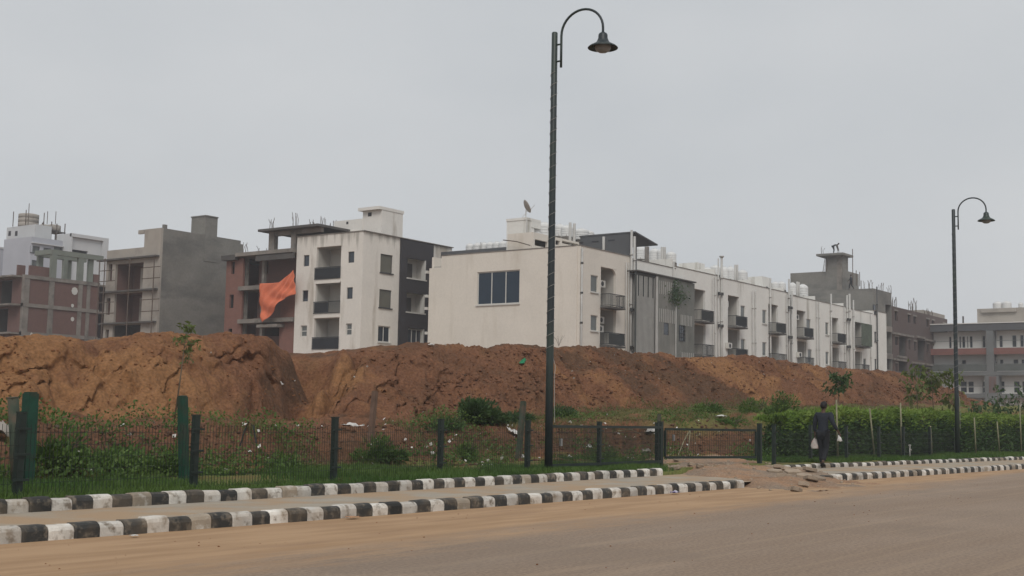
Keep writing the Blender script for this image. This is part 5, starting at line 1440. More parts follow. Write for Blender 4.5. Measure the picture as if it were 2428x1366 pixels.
keep = (g > rg.uniform(-1.1, 0.5, n)) & (Y > edgeB(X)-0.6)
X, Y = X[keep], Y[keep]
blades('dry_grass', X, Y, 0.03, 0.11, 0.012, M_dry, 'yellow-green grass covering the shelf below the mound', 3)
n = 26000
X = rg.uniform(8, 36, n); Y = rg.uniform(17, 21.5, n); g = fbm(X*0.6+5, Y*0.9, 3, 95)
keep = g > rg.uniform(0.0, 1.0, n)
blades('weed_grass', X[keep], Y[keep], 0.05, 0.22, 0.009, M_dry, 'scattered straggly weeds on the rubbish bank', 4)

# low weeds spreading over the bank: ground cover
n = 60000; X = rg.uniform(8, 37, n); Y = edgeB(X)+0.6-rg.uniform(0, 1, n)*4.2
g = fbm(X*0.55, Y*0.8, 3, 131)+0.75*(1-sstep(14, 18.5, X))+0.25*sstep(32, 35, X)
keep = g > rg.uniform(0.15, 0.75, n); X, Y, g = X[keep][:16000], Y[keep][:16000], g[keep][:16000]
hh_ = rg.uniform(0, 1, len(X))**1.3*np.clip(0.12+0.30*g, 0.05, 0.5)
P = np.stack([X, Y, height(X, Y)+hh_], 1)
tag(leaf_cloud('bank_weeds', P, 0.062, M_weed, None, np.array([0, -0.2, 0.5])+np.zeros((len(X), 3)), 41, 0.6), 'low broad-leaved weeds spreading over the rubbish bank', 'weeds', kind='stuff')

# --- hedge
def hedge_line(x): return backY(x)+2.55+0.012*(x-35)
HX0, HX1 = 35.2, 82.0
Hd = thing('hedge', 'long clipped green hedge behind the wire fence', 'hedge', (HX0, float(hedge_line(HX0)), 0.2))
def hedge_top(x): return np.interp(x, [34, 37, 41, 50, 82], [1.42, 1.60, 1.70, 1.72, 1.78])+0.07*fbm(np.asarray(x)*1.1, 0*np.asarray(x)+2, 3, 97)
n = 52000
x = HX0+rg.uniform(0, 1, n)**1.25*(HX1-HX0)
zt_ = hedge_top(x); side = rg.uniform(0, 1, n)
wv = 0.10*fbm(x*1.4, side*3, 3, 99)
front = side < 0.62
y = np.where(front, -0.50+wv+np.abs(rg.normal(0, 0.09, n)), rg.uniform(-0.5, 0.55, n)); z = np.where(front, rg.uniform(0.0, 1.0, n)**0.9*(zt_-0.3)+0.32, zt_+0.10*fbm(x*2, y*2, 3, 98)-np.abs(rg.normal(0, 0.08, n)))
fade = 1-np.exp(-(x-HX0)*1.2)
en = rg.uniform(0, 1, n) < 0.05; x = np.where(en, HX0+np.abs(rg.normal(0, 0.8, n)), x); y = np.where(en, rg.uniform(-0.5, 0.5, n), y)
z = np.where(en, rg.uniform(0.2, 1.0, n)*zt_*np.clip(0.55+0.3*(x-HX0), 0, 1), z)
P = np.stack([x, hedge_line(x)+y, z], 1)
dirs = np.where(front[:, None], np.array([0, -1.0, 0.35]), np.array([0, -0.2, 1.0]))
young = (z > zt_-0.36+0.16*rg.normal(size=n))  # top leaves: young, and coloured brighter as if lit from above
leaf_cloud('lit_new_growth', P[young], 0.105, M_hedge, Hd, dirs[young], 5)
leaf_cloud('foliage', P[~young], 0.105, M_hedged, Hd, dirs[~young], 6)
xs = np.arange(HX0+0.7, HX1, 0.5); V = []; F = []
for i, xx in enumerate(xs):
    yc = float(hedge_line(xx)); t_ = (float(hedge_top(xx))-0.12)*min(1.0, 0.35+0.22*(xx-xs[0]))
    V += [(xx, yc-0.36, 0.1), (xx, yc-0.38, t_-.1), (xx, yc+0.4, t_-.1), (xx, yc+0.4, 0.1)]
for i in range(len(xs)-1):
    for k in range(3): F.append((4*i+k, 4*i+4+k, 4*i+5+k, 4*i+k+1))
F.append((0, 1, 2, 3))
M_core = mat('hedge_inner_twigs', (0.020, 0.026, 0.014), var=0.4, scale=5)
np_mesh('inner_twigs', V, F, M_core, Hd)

def bush(name, label, px, py, Y, rad, hgt, n, m, cat='bush', size=0.07, sink=0.0, group=None, stems=7, seed=1):
    p = onY(px, py, Y); x, y = p[0], p[1]; z = float(height(x, y))-sink
    t = thing(name, label, cat, (x, y, z), group)
    q = np.random.default_rng(seed)
    u = q.normal(size=(n, 3)); u /= np.linalg.norm(u, axis=1)[:, None]
    nc = 11; ca_ = q.uniform(0, 2*np.pi, nc); cr_ = q.uniform(0.0, 1.0, nc)**0.6; ch_ = q.uniform(0.35, 1.0, nc)*(1.15-0.5*cr_)
    k_ = q.integers(0, nc, n); rr = q.uniform(0.1, 1.0, n)**0.6
    sub = np.stack([np.cos(ca_)*cr_*rad*0.85, np.sin(ca_)*cr_*rad*0.55, ch_*hgt*0.55], 1)[k_]
    P = sub+u*rr[:, None]*np.stack([np.full(n, rad*0.42), np.full(n, rad*0.38), ch_[k_]*hgt*0.45], 1)+np.array([x, y, z])
    gz = height(P[:, 0], P[:, 1]); P[:, 2] = np.maximum(P[:, 2], gz+0.02)
    leaf_cloud('foliage', P, size, m, t, np.array([0, -0.4, 0.7])+u*0.8, seed)
    mb = MB(); r_ = random.Random(seed)
    for k in range(stems):
        a = r_.uniform(0, 6.28); l = rad*r_.uniform(0.4, 0.85)
        mb.tube([(x, y, z-0.05), (x+math.cos(a)*l*0.4, y+math.sin(a)*l*0.4, z+hgt*0.45), (x+math.cos(a)*l, y+math.sin(a)*l, z+hgt*r_.uniform(.6, .95))], [0.016, 0.011, 0.005], 5)
    tag(mb.build('stems', M_twig, t), kind='stuff')
    return t
bush('creeper_bush', 'big dark green creeper heaped at the foot of the mound', 1130, 985, 20.0, 0.85, 0.95, 5200, M_bush, seed=3, size=0.10)
bush('creeper_bush', 'low creeper trailing along the mound foot beside the leaning green post', 1215, 988, 20.8, 0.75, 0.45, 1800, M_bush, seed=4, size=0.09)
bush('creeper_bush', 'small creeper clump at the mound foot behind the lamp pole', 1335, 985, 21.2, 0.55, 0.52, 1500, M_bush, seed=5, size=0.09)
bush('creeper_bush', 'creeper runner between the heaped creeper and the wire fence', 1060, 1005, 19.8, 0.7, 0.3, 900, M_bush, seed=15, size=0.08)
for i, (lb, px, py, Y, rad, h, n, sz) in enumerate((
        ('leafy weed clump with white rag caught in it, beside the pair of green posts', 150, 1070, 16.6, 0.50, 0.70, 1500, 0.085),
        ('dense low weeds on the bank between the paired posts and the sapling', 265, 1050, 17.2, 0.85, 0.6, 2200, 0.065),
        ('green weed clump around the foot of the sapling', 400, 1075, 16.8, 0.55, 0.55, 1500, 0.075),
        ('weed tuft at the end of the bank beside the paired green posts', 10, 1075, 16.6, 0.5, 0.35, 700, 0.07),
        ('bushy weed clump below the brown leaning post', 900, 1080, 17.4, 0.55, 0.62, 1700, 0.08),
        ('small weed clump on the bank behind the second fence panel', 670, 1085, 17.2, 0.45, 0.38, 800, 0.07),
        ('pale green weed clump on the bank by the fence post next to the lamp', 1110, 1075, 17.8, 0.40, 0.62, 1100, 0.07),
        ('round green shrub on the shelf edge above the gate', 1680, 1000, 20.0, 0.62, 0.55, 1500, 0.09),
        ('green shrub on the shelf beside the start of the hedge', 1800, 1010, 18.9, 0.8, 0.75, 1900, 0.09),
        ('leafy shrub filling the start of the hedge', 1860, 1035, 17.6, 0.75, 1.15, 2600, 0.095),
        ('low weeds along the fence foot beside the gate post', 1440, 1100, 16.6, 0.5, 0.28, 700, 0.07),
        ('straggly weeds on the bank between the gate and the hedge', 1740, 1065, 17.6, 0.6, 0.45, 900, 0.08))):
    bush('weed_clump', lb, px, py, Y, rad, h, n, M_weed, 'weeds', sz, seed=20+i)
tw = thing('weed_sprig', 'small bare sprig on the mound crest by the lamp pole', 'weeds', onY(1325, 815, YC))
b_ = onY(1325, 815, YC); mb = MB()
for k in range(7):
    a = k*0.9; mb.tube([(b_[0], b_[1], b_[2]-0.1), (b_[0]+0.10*math.cos(a), b_[1]+0.10*math.sin(a), b_[2]+0.14), (b_[0]+0.24*math.cos(a), b_[1]+0.2*math.sin(a), b_[2]+0.20+0.02*k)], 0.008, 4)
tag(mb.build('stems', M_concp, tw), kind='stuff')

# climbing plant on the net
q = np.random.default_rng(8); n = 520
pts = []
for k in range(n):
    zx, zy = q.normal(840, 42), q.normal(685, 40)
    if k % 3 == 0: zx, zy = q.normal(822, 10), q.uniform(540, 740)
    u, z = ff.P(*z4(zx, zy)); pts.append((u, DY-0.95-abs(q.normal(0, 0.15)), z))
leaf_cloud('foliage', np.array(pts), 0.22, M_bush, cp, np.array([0, -0.4, -0.5])+np.zeros((n, 3)), 9)

def sapling(label, px, pytop, base, crown, n, m, stake=None, lean=0.0, size=0.13, seed=1, bare=0.45, group='young roadside trees'):
    x, y = base; z = ground_z(x, y)
    D = depth((x, y, z)); tp = atD(px, pytop, D)
    t = thing('young_tree', label, 'tree', (x, y, z), group)
    h = tp[2]-z; q = random.Random(seed); qn = np.random.default_rng(seed)
    top = (tp[0], tp[1], tp[2]-0.1)
    mb = MB(); mb.tube([(x, y, z-0.1), (x+(top[0]-x)*0.4+0.02, y+(top[1]-y)*0.4, z+h*0.4), top], [0.022, 0.017, 0.007], 7); mb.build('trunk', M_bark, t, True)
    P = []; mb = MB()
    for k in range(9):
        f = bare+(1-bare)*q.random(); a = q.uniform(0, 6.28)
        p0 = np.array([x+(top[0]-x)*f, y+(top[1]-y)*f, z+h*f]); l = crown*q.uniform(0.5, 1.0)*(1.1-0.5*abs(f-0.7))
        p1 = p0+np.array([math.cos(a)*l, math.sin(a)*l, l*q.uniform(0.05, 0.6)])
        mb.tube([tuple(p0), tuple((p0+p1)/2+np.array([0, 0, 0.05*l])), tuple(p1)], [0.010, 0.007, 0.003], 5)
        m_ = max(1, n//9)
        tt = qn.uniform(0.35, 1.05, m_)[:, None]
        P.append(p0+(p1-p0)*tt+qn.normal(0, crown*0.16, (m_, 3)))
    tag(mb.build('branches', M_bark, t), kind='stuff')
    P = np.concatenate(P)
    leaf_cloud('crown', P, size, m, t, np.array([0, -0.1, -0.55])+np.zeros((len(P), 3)), seed, 0.42)
    return t
sp = onZ(437, 1085, 0.25)
sapling('slender sapling with sparse drooping leaves beside a green post', 443, 770, (sp[0]-0.05, sp[1]+0.35), 0.32, 150, M_sap, size=0.125, seed=2, bare=0.62)
def on_hedge(px, off=0.0):
    best = None
    for xx in np.arange(35, 80, 0.05):
        yy = float(hedge_line(xx))+off; d = np.array([xx, yy, 1.0])-EYE; qx = CX+FPX*(d@_R)/(d@_F)
        if best is None or abs(qx-px) < best[0]: best = (abs(qx-px), xx, yy)
    return best[1], best[2]
sapling('staked young tree with a tight dark crown behind the walking man', 1987, 885, on_hedge(1990, 0.0), 0.42, 520, M_bush, size=0.13, seed=3, bare=0.70)
sapling('young tree with bunched drooping leaves behind the hedge, trunk showing against the mound', 2170, 868, on_hedge(2180, 1.6), 0.6, 190, M_sap, size=0.24, seed=4, bare=0.5)
sapling('young tree between the trunked tree and the far lamp pole, leafy to one side', 2208, 890, on_hedge(2215, 1.9), 0.55, 150, M_sap, size=0.24, seed=5, bare=0.55)
sapling('young tree with glossy bunched leaves touching the far lamp pole', 2248, 882, on_hedge(2252, 1.2), 0.6, 190, M_sap, size=0.25, seed=6, bare=0.5)
sapling('thin young tree with wisps of leaves beyond the far lamp pole, before the flats', 2365, 925, on_hedge(2368, 0.7), 0.7, 150, M_bush, size=0.22, seed=7, bare=0.6)
sapling('thin sparse young tree beside the parked car, before the flats', 2418, 920, on_hedge(2421, 0.5), 0.7, 140, M_bush, size=0.22, seed=8, bare=0.6)
sapling('wispy small tree rising from the hedge at the far lamp pole, flats behind', 2322, 945, on_hedge(2322, 0.9), 0.5, 90, M_bush, size=0.2, seed=9, bare=0.6)
for px, yb, yt, lb in ((1985, 1085, 948, 'pale bamboo stake supporting the tight-crowned young tree'), (2066, 1075, 968, 'leaning bamboo stake in the hedge next beyond the staked tree'), (2137, 1062, 955, 'upright bamboo stake rising out of the hedge'),
                   (2312, 1060, 990, 'short bamboo stake with a white tie at the hedge beyond the far lamp'), (2366, 1062, 1000, 'leaning thin stake in the hedge before the flats'), (2420, 1050, 960, 'thin tall stake in the hedge by the parked car'), (2208, 1065, 1010, 'dark thin stake in the hedge before the far lamp pole')):
    x, y = on_hedge(px, -0.75); z = ground_z(x, y); D = depth((x, y, 1)); tp = atD(px-(4 if px in (2066,) else 2), yt, D)
    s_ = MB().tube([(x+(0.25 if px in (2066, 2366) else 0.05), y, z-0.05), tuple(tp)], [0.032, 0.026], 7).build('bamboo_stake', M_bamboo, None, True)
    tag(s_, lb, 'stake')

# ================================================================== fence, gate and posts
M_fence = mat('fence_green_black', (0.012, 0.022, 0.018), rough=0.5, var=0.2, scale=3, spec=0.4)
M_wire = mat('fence_wire', (0.014, 0.020, 0.017), rough=0.5)
M_gpost = mat('green_painted_post', (0.012, 0.055, 0.035), rough=0.6, var=0.25, scale=5, c2=(0.03, 0.045, 0.03), c2scale=4, c2amt=0.6)
M_gpost2 = mat('faded_green_post', (0.045, 0.060, 0.042), rough=0.8, var=0.25, scale=5, c2=(0.09, 0.07, 0.05), c2scale=4, c2amt=0.7)
M_bpost = mat('brown_stone_post', (0.135, 0.085, 0.062), rough=0.9, var=0.2, scale=6)
def wires(a, b, z0, z1, par, name='wire_panel', vs=0.06, hs=0.15, r=0.002, m=None, seed=0):
    a, b = np.array(a, float), np.array(b, float); L = np.linalg.norm(b-a); d = (b-a)/L
    mb = MB(); n = int(L/vs)
    for k in range(1, n):
        p = a+d*(L*k/n); mb.bar((p[0], p[1], z0-0.02), (p[0], p[1], z1+0.03), r*2)
    k = 0
    while z0+k*hs <= z1:
        z = z0+k*hs; mb.bar((a[0], a[1], z), (b[0], b[1], z), r*2); k += 1
    return mb.build(name, m or M_wire, par)
def fence(label, bases, ztop=1.10, wirez=1.06, pw=0.085, w_=0.0022, vs=0.06):
    P = [onZ(x, y, 0.2) for x, y in bases]
    t = thing('wire_fence', label, 'fence', (P[0][0], P[0][1], 0.2))
    for p in P:
        h = ztop+0.12
        o = MB().box(p[0]-pw/2, p[0]+pw/2, p[1]-pw/2, p[1]+pw/2, 0.0, h).build('post', M_fence, t)
        MB().box(p[0]-pw/2-.006, p[0]+pw/2+.006, p[1]-pw/2-.006, p[1]+pw/2+.006, h+.001, h+0.018).build('post_cap', M_fence, o)
        for z in (0.42, 0.72, 1.02): MB().box(p[0]-0.11, p[0]+0.11, p[1]-pw/2-0.022, p[1]-pw/2-0.001, z, z+0.028).build('clip', M_fence, o)
    for k in range(len(P)-1): wires(P[k][:2]+np.array([0, -0.05]), P[k+1][:2]+np.array([0, -0.05]), 0.24, wirez, t, r=w_, vs=vs)
    return t
P0 = onZ(40, 1185, 0.2); P1 = onZ(458, 1160, 0.2)
fence('dark green wire fence with square posts along the grass before the gate', [(-330, 1207), (40, 1185), (458, 1160), (790, 1143), (1043, 1128), (1250, 1120), (1420, 1113), (1558, 1106)])
fence('dark wire fence with square posts in front of the hedge', [(1835, 1101), (1922, 1097), (2007, 1094), (2084, 1090), (2142, 1087), (2205, 1083), (2261, 1080), (2315, 1077), (2363, 1074.5), (2408, 1072), (2450, 1070), (2488, 1068)], w_=0.0026, vs=0.08)
def gate_leaf(label, a, b, z0, z1, dens_=0.06, posts=()):
    t = thing('gate', label, 'gate', (a[0], a[1], z0))
    A, Bq = (a[0], a[1]), (b[0], b[1]); mb = MB()
    for z in (z0, z1): mb.bar((a[0], a[1], z), (b[0], b[1], z), 0.045, 0.055)
    for p_ in (a, b): mb.bar((p_[0], p_[1], z0+0.03), (p_[0], p_[1], z1-0.03), 0.05)
    mb.build('frame', M_fence, t)
    wires(np.array(A), np.array(Bq), z0+0.03, z1-0.03, t, 'gate_mesh', dens_, 0.13, 0.0028)
    c = ((a[0]*0.93+b[0]*0.07), (a[1]*0.93+b[1]*0.07))
    MB().box(c[0]-0.03, c[0]+0.03, c[1]-0.07, c[1]-0.03, z0+0.4, z0+0.55).build('latch', M_metal, t)
    for z in (z0+0.15, z1-0.2): MB().tube([(b[0]+0.03, b[1], z), (b[0]+0.03, b[1], z+0.1)], 0.02, 6).build('hinge', M_metal, t)
    return t
gA = onZ(1290, 1118, 0.2); gB = onZ(1556, 1106, 0.2); gC = onZ(1572, 1105, 0.2); gD = onZ(1797, 1103, 0.2)
gate_leaf('framed mesh gate leaf folded back along the fence by the lamp pole', gA+np.array([0, -0.14, 0]), gB+np.array([-0.05, -0.14, 0]), 0.32, 1.12)
gate_leaf('framed mesh gate leaf closed across the dirt ramp', gC+np.array([0.10, 0.0, 0]), gD+np.array([-0.12, 0, 0]), 0.40, 1.08, 0.075)
for p_, lb in ((onZ(1566, 1105, 0.2), 'square dark gate post between the two gate leaves'), (onZ(1801, 1103, 0.2), 'square dark gate post at the hedge end of the gate')):
    o = MB().box(p_[0]-0.05, p_[0]+0.05, p_[1]-0.05, p_[1]+0.05, 0, 1.24).build('gate_post', M_fence, None); tag(o, lb, 'post')
    MB().prism([(p_[0]-.055, p_[1]-.055, 1.242), (p_[0]+.055, p_[1]-.055, 1.242), (p_[0]+.055, p_[1]+.055, 1.242), (p_[0]-.055, p_[1]+.055, 1.242)], (0, 0, 0.02)).build('post_cap', M_fence, o)
def lean_post(label, base, top, wd, m, Yp, name='leaning_post', rnd_=False):
    b = onY(base[0], base[1], Yp); t = onY(top[0], top[1], Yp); b[2] = min(b[2], float(height(b[0], b[1])))-0.1
    mb = MB()
    if rnd_: mb.tube([tuple(b), tuple(b*.5+t*.5+np.array([.01, 0, 0])), tuple(t)], [wd*0.52, wd*0.5, wd*0.47], 10)
    else:
        mb.bar(tuple(b), tuple(t), wd, wd*0.9)
    o = mb.build(name, m, None, rnd_); tag(o, label, 'post')
    d = (t-b)/np.linalg.norm(t-b)
    MB().bar(tuple(t+d*0.001), tuple(t+d*0.02), wd*0.82, wd*0.72).build('post_top', m, o)
    return o
lean_post('round green post leaning beside the taller green post', (45, 1100), (31, 945), 0.16, M_gpost2, 15.6, rnd_=True)
lean_post('tall flat green post standing behind the first fence post', (64, 1100), (73, 933), 0.165, M_gpost, 15.7)
lean_post('flat green post leaning beside the sapling', (440, 1085), (433, 941), 0.125, M_gpost, 15.9)
lean_post('brown stone post with a greened foot leaning on the bank', (876, 1060), (889, 929), 0.105, M_bpost, 18.2)
lean_post('mossy green post leaning steeply by the fence near the lamp pole', (1228, 1085), (1241, 953), 0.115, M_gpost2, 17.8)
lean_post('short mossy stump post behind the gate post', (1560, 1075), (1563, 983), 0.09, M_gpost2, 18.5)

# ================================================================== street lamps
M_pole = mat('lamp_pole_paint', (0.020, 0.028, 0.032), rough=0.45, var=0.15, scale=3, c2=(0.030, 0.045, 0.036), c2scale=0.5, c2amt=0.5, spec=0.4)
M_globe = mat('lamp_globe', (0.25, 0.245, 0.25), rough=0.15, var=0.05, spec=0.5)
M_cable = mat('pale_cable', (0.30, 0.29, 0.27), rough=0.6)
def street_lamp(label, bpx, tpy, dz=0.0):
    b = onZ(bpx[0], bpx[1], 0.2) if not isinstance(bpx[0], np.ndarray) else bpx[0]
    D = depth((b[0], b[1], 4)); x, y = b[0], b[1]
    zt = tpy
    t = thing('street_lamp', label, 'street lamp', (x, y, 0.15), 'arched street lamps')
    MB().tube([(x, y, 0.02), (x, y, 2.5), (x, y, zt*0.6), (x, y, zt-0.02), (x, y, zt)], [0.085, 0.078, 0.070, 0.064, 0.05], 16).build('pole', M_pole, t, True)
    MB().box(x-.14, x+.14, y-.14, y+.14, 0.16, 0.235).build('base_plate', M_pole, t)
    s0, rx, rz = 0.17, 0.51, 0.50
    zs = zt-0.10
    pts = [(x, y-s0, zt-0.78), (x, y-s0, zs-0.3), (x, y-s0, zs)]
    for k in range(1, 19):
        a = math.pi*k/18; pts.append((x, y-s0-rx+rx*math.cos(a), zs+rz*math.sin(a)*0.95))
    ye = y-s0-2*rx
    pts += [(x, ye, zs-0.06), (x, ye, zs-0.12)]
    MB().tube(pts, 0.026, 10).build('arm', M_pole, t, True)
    for z in (zt-0.64, zt-0.28): MB().tube([(x, y-0.03, z), (x, y-s0, z)], 0.02, 8).build('bracket', M_pole, t, True)
    zl = zs-0.10
    MB().lathe((x, ye, zl), [(0.02, 0.03), (0.045, 0.0), (0.078, -0.018), (0.095, -0.05), (0.098, -0.12), (0.118, -0.17), (0.145, -0.215), (0.20, -0.245), (0.275, -0.285), (0.312, -0.32), (0.308, -0.33), (0.22, -0.285), (0.14, -0.25), (0.05, -0.24)], 28).build('lamp_shade', M_pole, t, True)
    MB().lathe((x, ye, zl-0.27), [(0.165, 0.02), (0.175, 0.0), (0.168, -0.06), (0.14, -0.11), (0.085, -0.145), (0.02, -0.155)], 24).build('lamp_globe', M_globe, t, True)
    mb = MB(); k = 0; pts = []; z = 2.6; a = 0
    while z < zt-0.85:
        rr = np.interp(z, [0, 2.5, zt*0.6, zt], [0.085, 0.078, 0.070, 0.064])+0.008
        pts.append((x+rr*math.cos(a), y+rr*math.sin(a), z)); a += 2*math.pi/14; z += 0.25/14
    mb.tube(pts, 0.0045, 4); mb.tube([pts[0], (x+.1, y-.07, 2.35), (x+.02, y-.105, 2.15), (x+.04, y-.1, 1.5), (x+.05, y-.1, 1.2)], 0.007, 4)
    mb.build('wound_cable', M_cable, t)
    return t
bL = onZ(1300, 1119, 0.2); zl_ = atD(1313, 72, depth((bL[0], bL[1], 8)))[2]
street_lamp('tall arched street lamp by the folded gate leaf', (bL,), zl_)
best = None
for yy in np.arange(12.5, 17.5, 0.02):
    p_ = onY(2264, 700, yy); zt_ = onY(2262, 497, yy)[2]
    if best is None or abs(zt_-zl_) < best[0]: best = (abs(zt_-zl_), p_)
street_lamp('arched street lamp standing at the hedge', (best[1],), zl_)

# ================================================================== people
M_skin = mat('skin', (0.085, 0.048, 0.032), rough=0.55, var=0.08)
M_hair = mat('hair', (0.010, 0.008, 0.008), rough=0.6)
M_shirt = mat('dark_shirt', (0.016, 0.020, 0.028), rough=0.85, var=0.2, scale=6, bump=0.01, bscale=14)
M_trs = mat('dark_trousers', (0.014, 0.016, 0.020), rough=0.85, var=0.2, scale=6, bump=0.01, bscale=14)
M_shoe = mat('shoe', (0.012, 0.010, 0.009), rough=0.5)
M_eye = mat('eye_white', (0.6, 0.58, 0.55), rough=0.3)
M_wshirt = mat('worker_shirt', (0.10, 0.105, 0.11), rough=0.9, var=0.15)
def skin(name, nodes, edges, m, parent, sub=2, place=None):
    me = bpy.data.meshes.new('tmp'); ks = list(nodes); ix = {k: i for i, k in enumerate(ks)}
    me.from_pydata([nodes[k][:3] for k in ks], [(ix[a], ix[b]) for a, b in edges], [])
    o = bpy.data.objects.new('tmp', me); col.objects.link(o)
    md = o.modifiers.new('s', 'SKIN'); md.use_smooth_shade = True; md.branch_smoothing = 0.6
    for i, k in enumerate(ks):
        r = nodes[k][3:]; v = me.skin_vertices[0].data[i]; v.radius = (r[0], r[1] if len(r) > 1 else r[0]); v.use_root = (i == 0)
    o.modifiers.new('b', 'SUBSURF').levels = sub
    dg = bpy.context.evaluated_depsgraph_get(); em = bpy.data.meshes.new_from_object(o.evaluated_get(dg))
    bpy.data.objects.remove(o); em.name = name
    co = np.zeros(len(em.vertices)*3, np.float32); em.vertices.foreach_get('co', co); co = co.reshape(-1, 3)
    T = np.array(place); co = co@T[:3, :3].T+T[:3, 3]-np.array(ORG[parent.name]); em.vertices.foreach_set('co', co.astype(np.float32).ravel())
    em.materials.clear()
    return finish(em, name, m, parent, True, ORG[parent.name])
def chain(*k): return list(zip(k[:-1], k[1:]))
def person(label, pos, head_dir, J, shirt, trs, sc=1.0, hair=True):
    """J: joints in the body frame (x forward, y left, z up)."""
    c, s = math.cos(head_dir), math.sin(head_dir)
    T = np.array([[c*sc, -s*sc, 0, pos[0]], [s*sc, c*sc, 0, pos[1]], [0, 0, sc, pos[2]], [0, 0, 0, 1]])
    t = thing('person', label, 'person', pos)
    J = {k: np.array(v, float) for k, v in J.items()}
    hd = J['head']; up = (hd-J['neck'])/np.linalg.norm(hd-J['neck']); fw = np.cross(np.array([0, 1., 0]), up)
    N = {'pel': (*J['pel'], .098), 'wai': (*J['wai'], .092), 'che': (*J['che'], .088), 'nb': (*(J['che']*.25+J['neck']*.75), .052), 'neck': (*J['neck'], .052), 'jaw': (*(hd-up*.065+fw*.02), .068), 'hd': (*hd, .084), 'tp': (*(hd+up*.05), .045),
         'nose': (*(hd-up*.015+fw*.112), .014)}
    E = chain('pel', 'wai', 'che', 'nb', 'neck', 'jaw', 'hd', 'tp')+[('hd', 'nose')]
    S = {}; SE = []; Tn = {'pel': (*J['pel'], .135, .115)}; TE = []
    for sd, sg in (('l', 1), ('r', -1)):
        N['ear'+sd] = (*(hd+np.array([0, sg*.088, 0])-up*.01), .016, .012); E.append(('hd', 'ear'+sd))
        sh, el, wr = J['sh'+sd], J['el'+sd], J['wr'+sd]; hp, kn, an, to = J['hi'+sd], J['kn'+sd], J['an'+sd], J['to'+sd]
        N['sh'+sd] = (*sh, .044); N['el'+sd] = (*el, .040); N['fa'+sd] = (*(el*.65+wr*.35), .040); N['wr'+sd] = (*wr, .026)
        E += [('che', 'sh'+sd)]+chain('sh'+sd, 'el'+sd, 'fa'+sd, 'wr'+sd)
        d = (wr-el)/np.linalg.norm(wr-el); side = np.cross(d, np.array([0, 1., 0])); side /= np.linalg.norm(side)+1e-6; inn = np.cross(side, d)*sg
        pm = wr+d*.055; N['pm'+sd] = (*pm, .034, .018); E.append(('wr'+sd, 'pm'+sd))
        for k in range(4):
            o_ = side*(.027-.018*k); ln = (.075, .085, .08, .062)[k]
            N[f'f{k}a{sd}'] = (*(pm+o_+d*.045), .0095); N[f'f{k}b{sd}'] = (*(pm+o_+d*(.045+ln*.5)-inn*.012), .0088); N[f'f{k}c{sd}'] = (*(pm+o_*.9+d*(.045+ln*.85)-inn*.038), .0078)
            E += chain('pm'+sd, f'f{k}a{sd}', f'f{k}b{sd}', f'f{k}c{sd}')
        N['t1'+sd] = (*(wr+d*.03+side*.036), .012); N['t2'+sd] = (*(wr+d*.068+side*.056-inn*.012), .0098); E += chain('wr'+sd, 't1'+sd, 't2'+sd)
        N['hi'+sd] = (*hp, .095); N['kn'+sd] = (*kn, .058); N['ca'+sd] = (*(kn*.65+an*.35), .057); N['an'+sd] = (*an, .036); N['he'+sd] = (*(an*.75+to*.25+np.array([0, 0, -.03])), .036); N['to'+sd] = (*to, .030, .024)
        E += chain('pel', 'hi'+sd, 'kn'+sd, 'ca'+sd, 'an'+sd, 'he'+sd, 'to'+sd)
        S['sh'+sd] = (*sh, .086); S['el'+sd] = (*el, .060); S['cu'+sd] = (*(el*.12+wr*.88), .048); SE += [('che', 'sh'+sd)]+chain('sh'+sd, 'el'+sd, 'cu'+sd)
        Tn['hi'+sd] = (*hp, .112); Tn['mt'+sd] = (*(hp*.5+kn*.5), .095); Tn['kn'+sd] = (*kn, .078); Tn['hem'+sd] = (*(an+(kn-an)*.08), .066); TE += chain('pel', 'hi'+sd, 'mt'+sd, 'kn'+sd, 'hem'+sd)
    skin('body', N, E, M_skin, t, 2, T)
    tail = J['pel']+(J['hil']+J['hir']-2*J['pel'])*0.5+(J['knl']+J['knr']-J['hil']-J['hir'])*0.5*0.46
    S2 = {'che': (*J['che'], .155), 'wai': (*J['wai'], .145), 'pel': (*J['pel'], .150), 'tail': (*tail, .150), 'col': (*(J['che']*.22+J['neck']*.78), .088)}
    S2.update(S); skin('shirt', S2, chain('che', 'wai', 'pel', 'tail')+[('che', 'col')]+SE, shirt, t, 2, T)
    skin('trousers', Tn, TE, trs, t, 2, T)
    V = []; F = []
    for i in range(9):
        for k in range(16):
            th = math.pi*i/8; ph = 2*math.pi*k/16
            v = hd+up*(.022+.098*math.cos(th))+(-.026+.096*math.sin(th)*math.cos(ph))*fw+np.array([0, .088*math.sin(th)*math.sin(ph), 0])
            v = v-up*.03*max(0, -math.cos(ph))*math.sin(th)*(1 if th > 1.2 else 0)
            V.append(T[:3, :3]@v+T[:3, 3])
    for i in range(8):
        for k in range(16): F.append((i*16+k, (i+1)*16+k, (i+1)*16+(k+1) % 16, i*16+(k+1) % 16))
    np_mesh('hair', V, F, M_hair, t, True)
    for sd in 'lr':
        an, to = J['an'+sd], J['to'+sd]
        skin('shoe', {'h': (*(an+(an-to)*.25+np.array([0, 0, -.038])), .042, .036), 'm': (*(an*.5+to*.5+np.array([0, 0, -.02])), .046, .034), 't': (*to, .042, .028)}, [('h', 'm'), ('m', 't')], M_shoe, t, 2, T)
    mb = MB()
    for sg in (1, -1):
        e_ = T[:3, :3]@(hd+fw*.083+np.array([0, sg*.032, 0])+up*.012)+T[:3, 3]; mb.lathe(e_, [(.003, -.01), (.011, -.005), (.011, .005), (.003, .01)], 8)
    mb.build('eyes', M_eye, t)
    return t, T
pp = onZ(1952, 1110, 0.105)
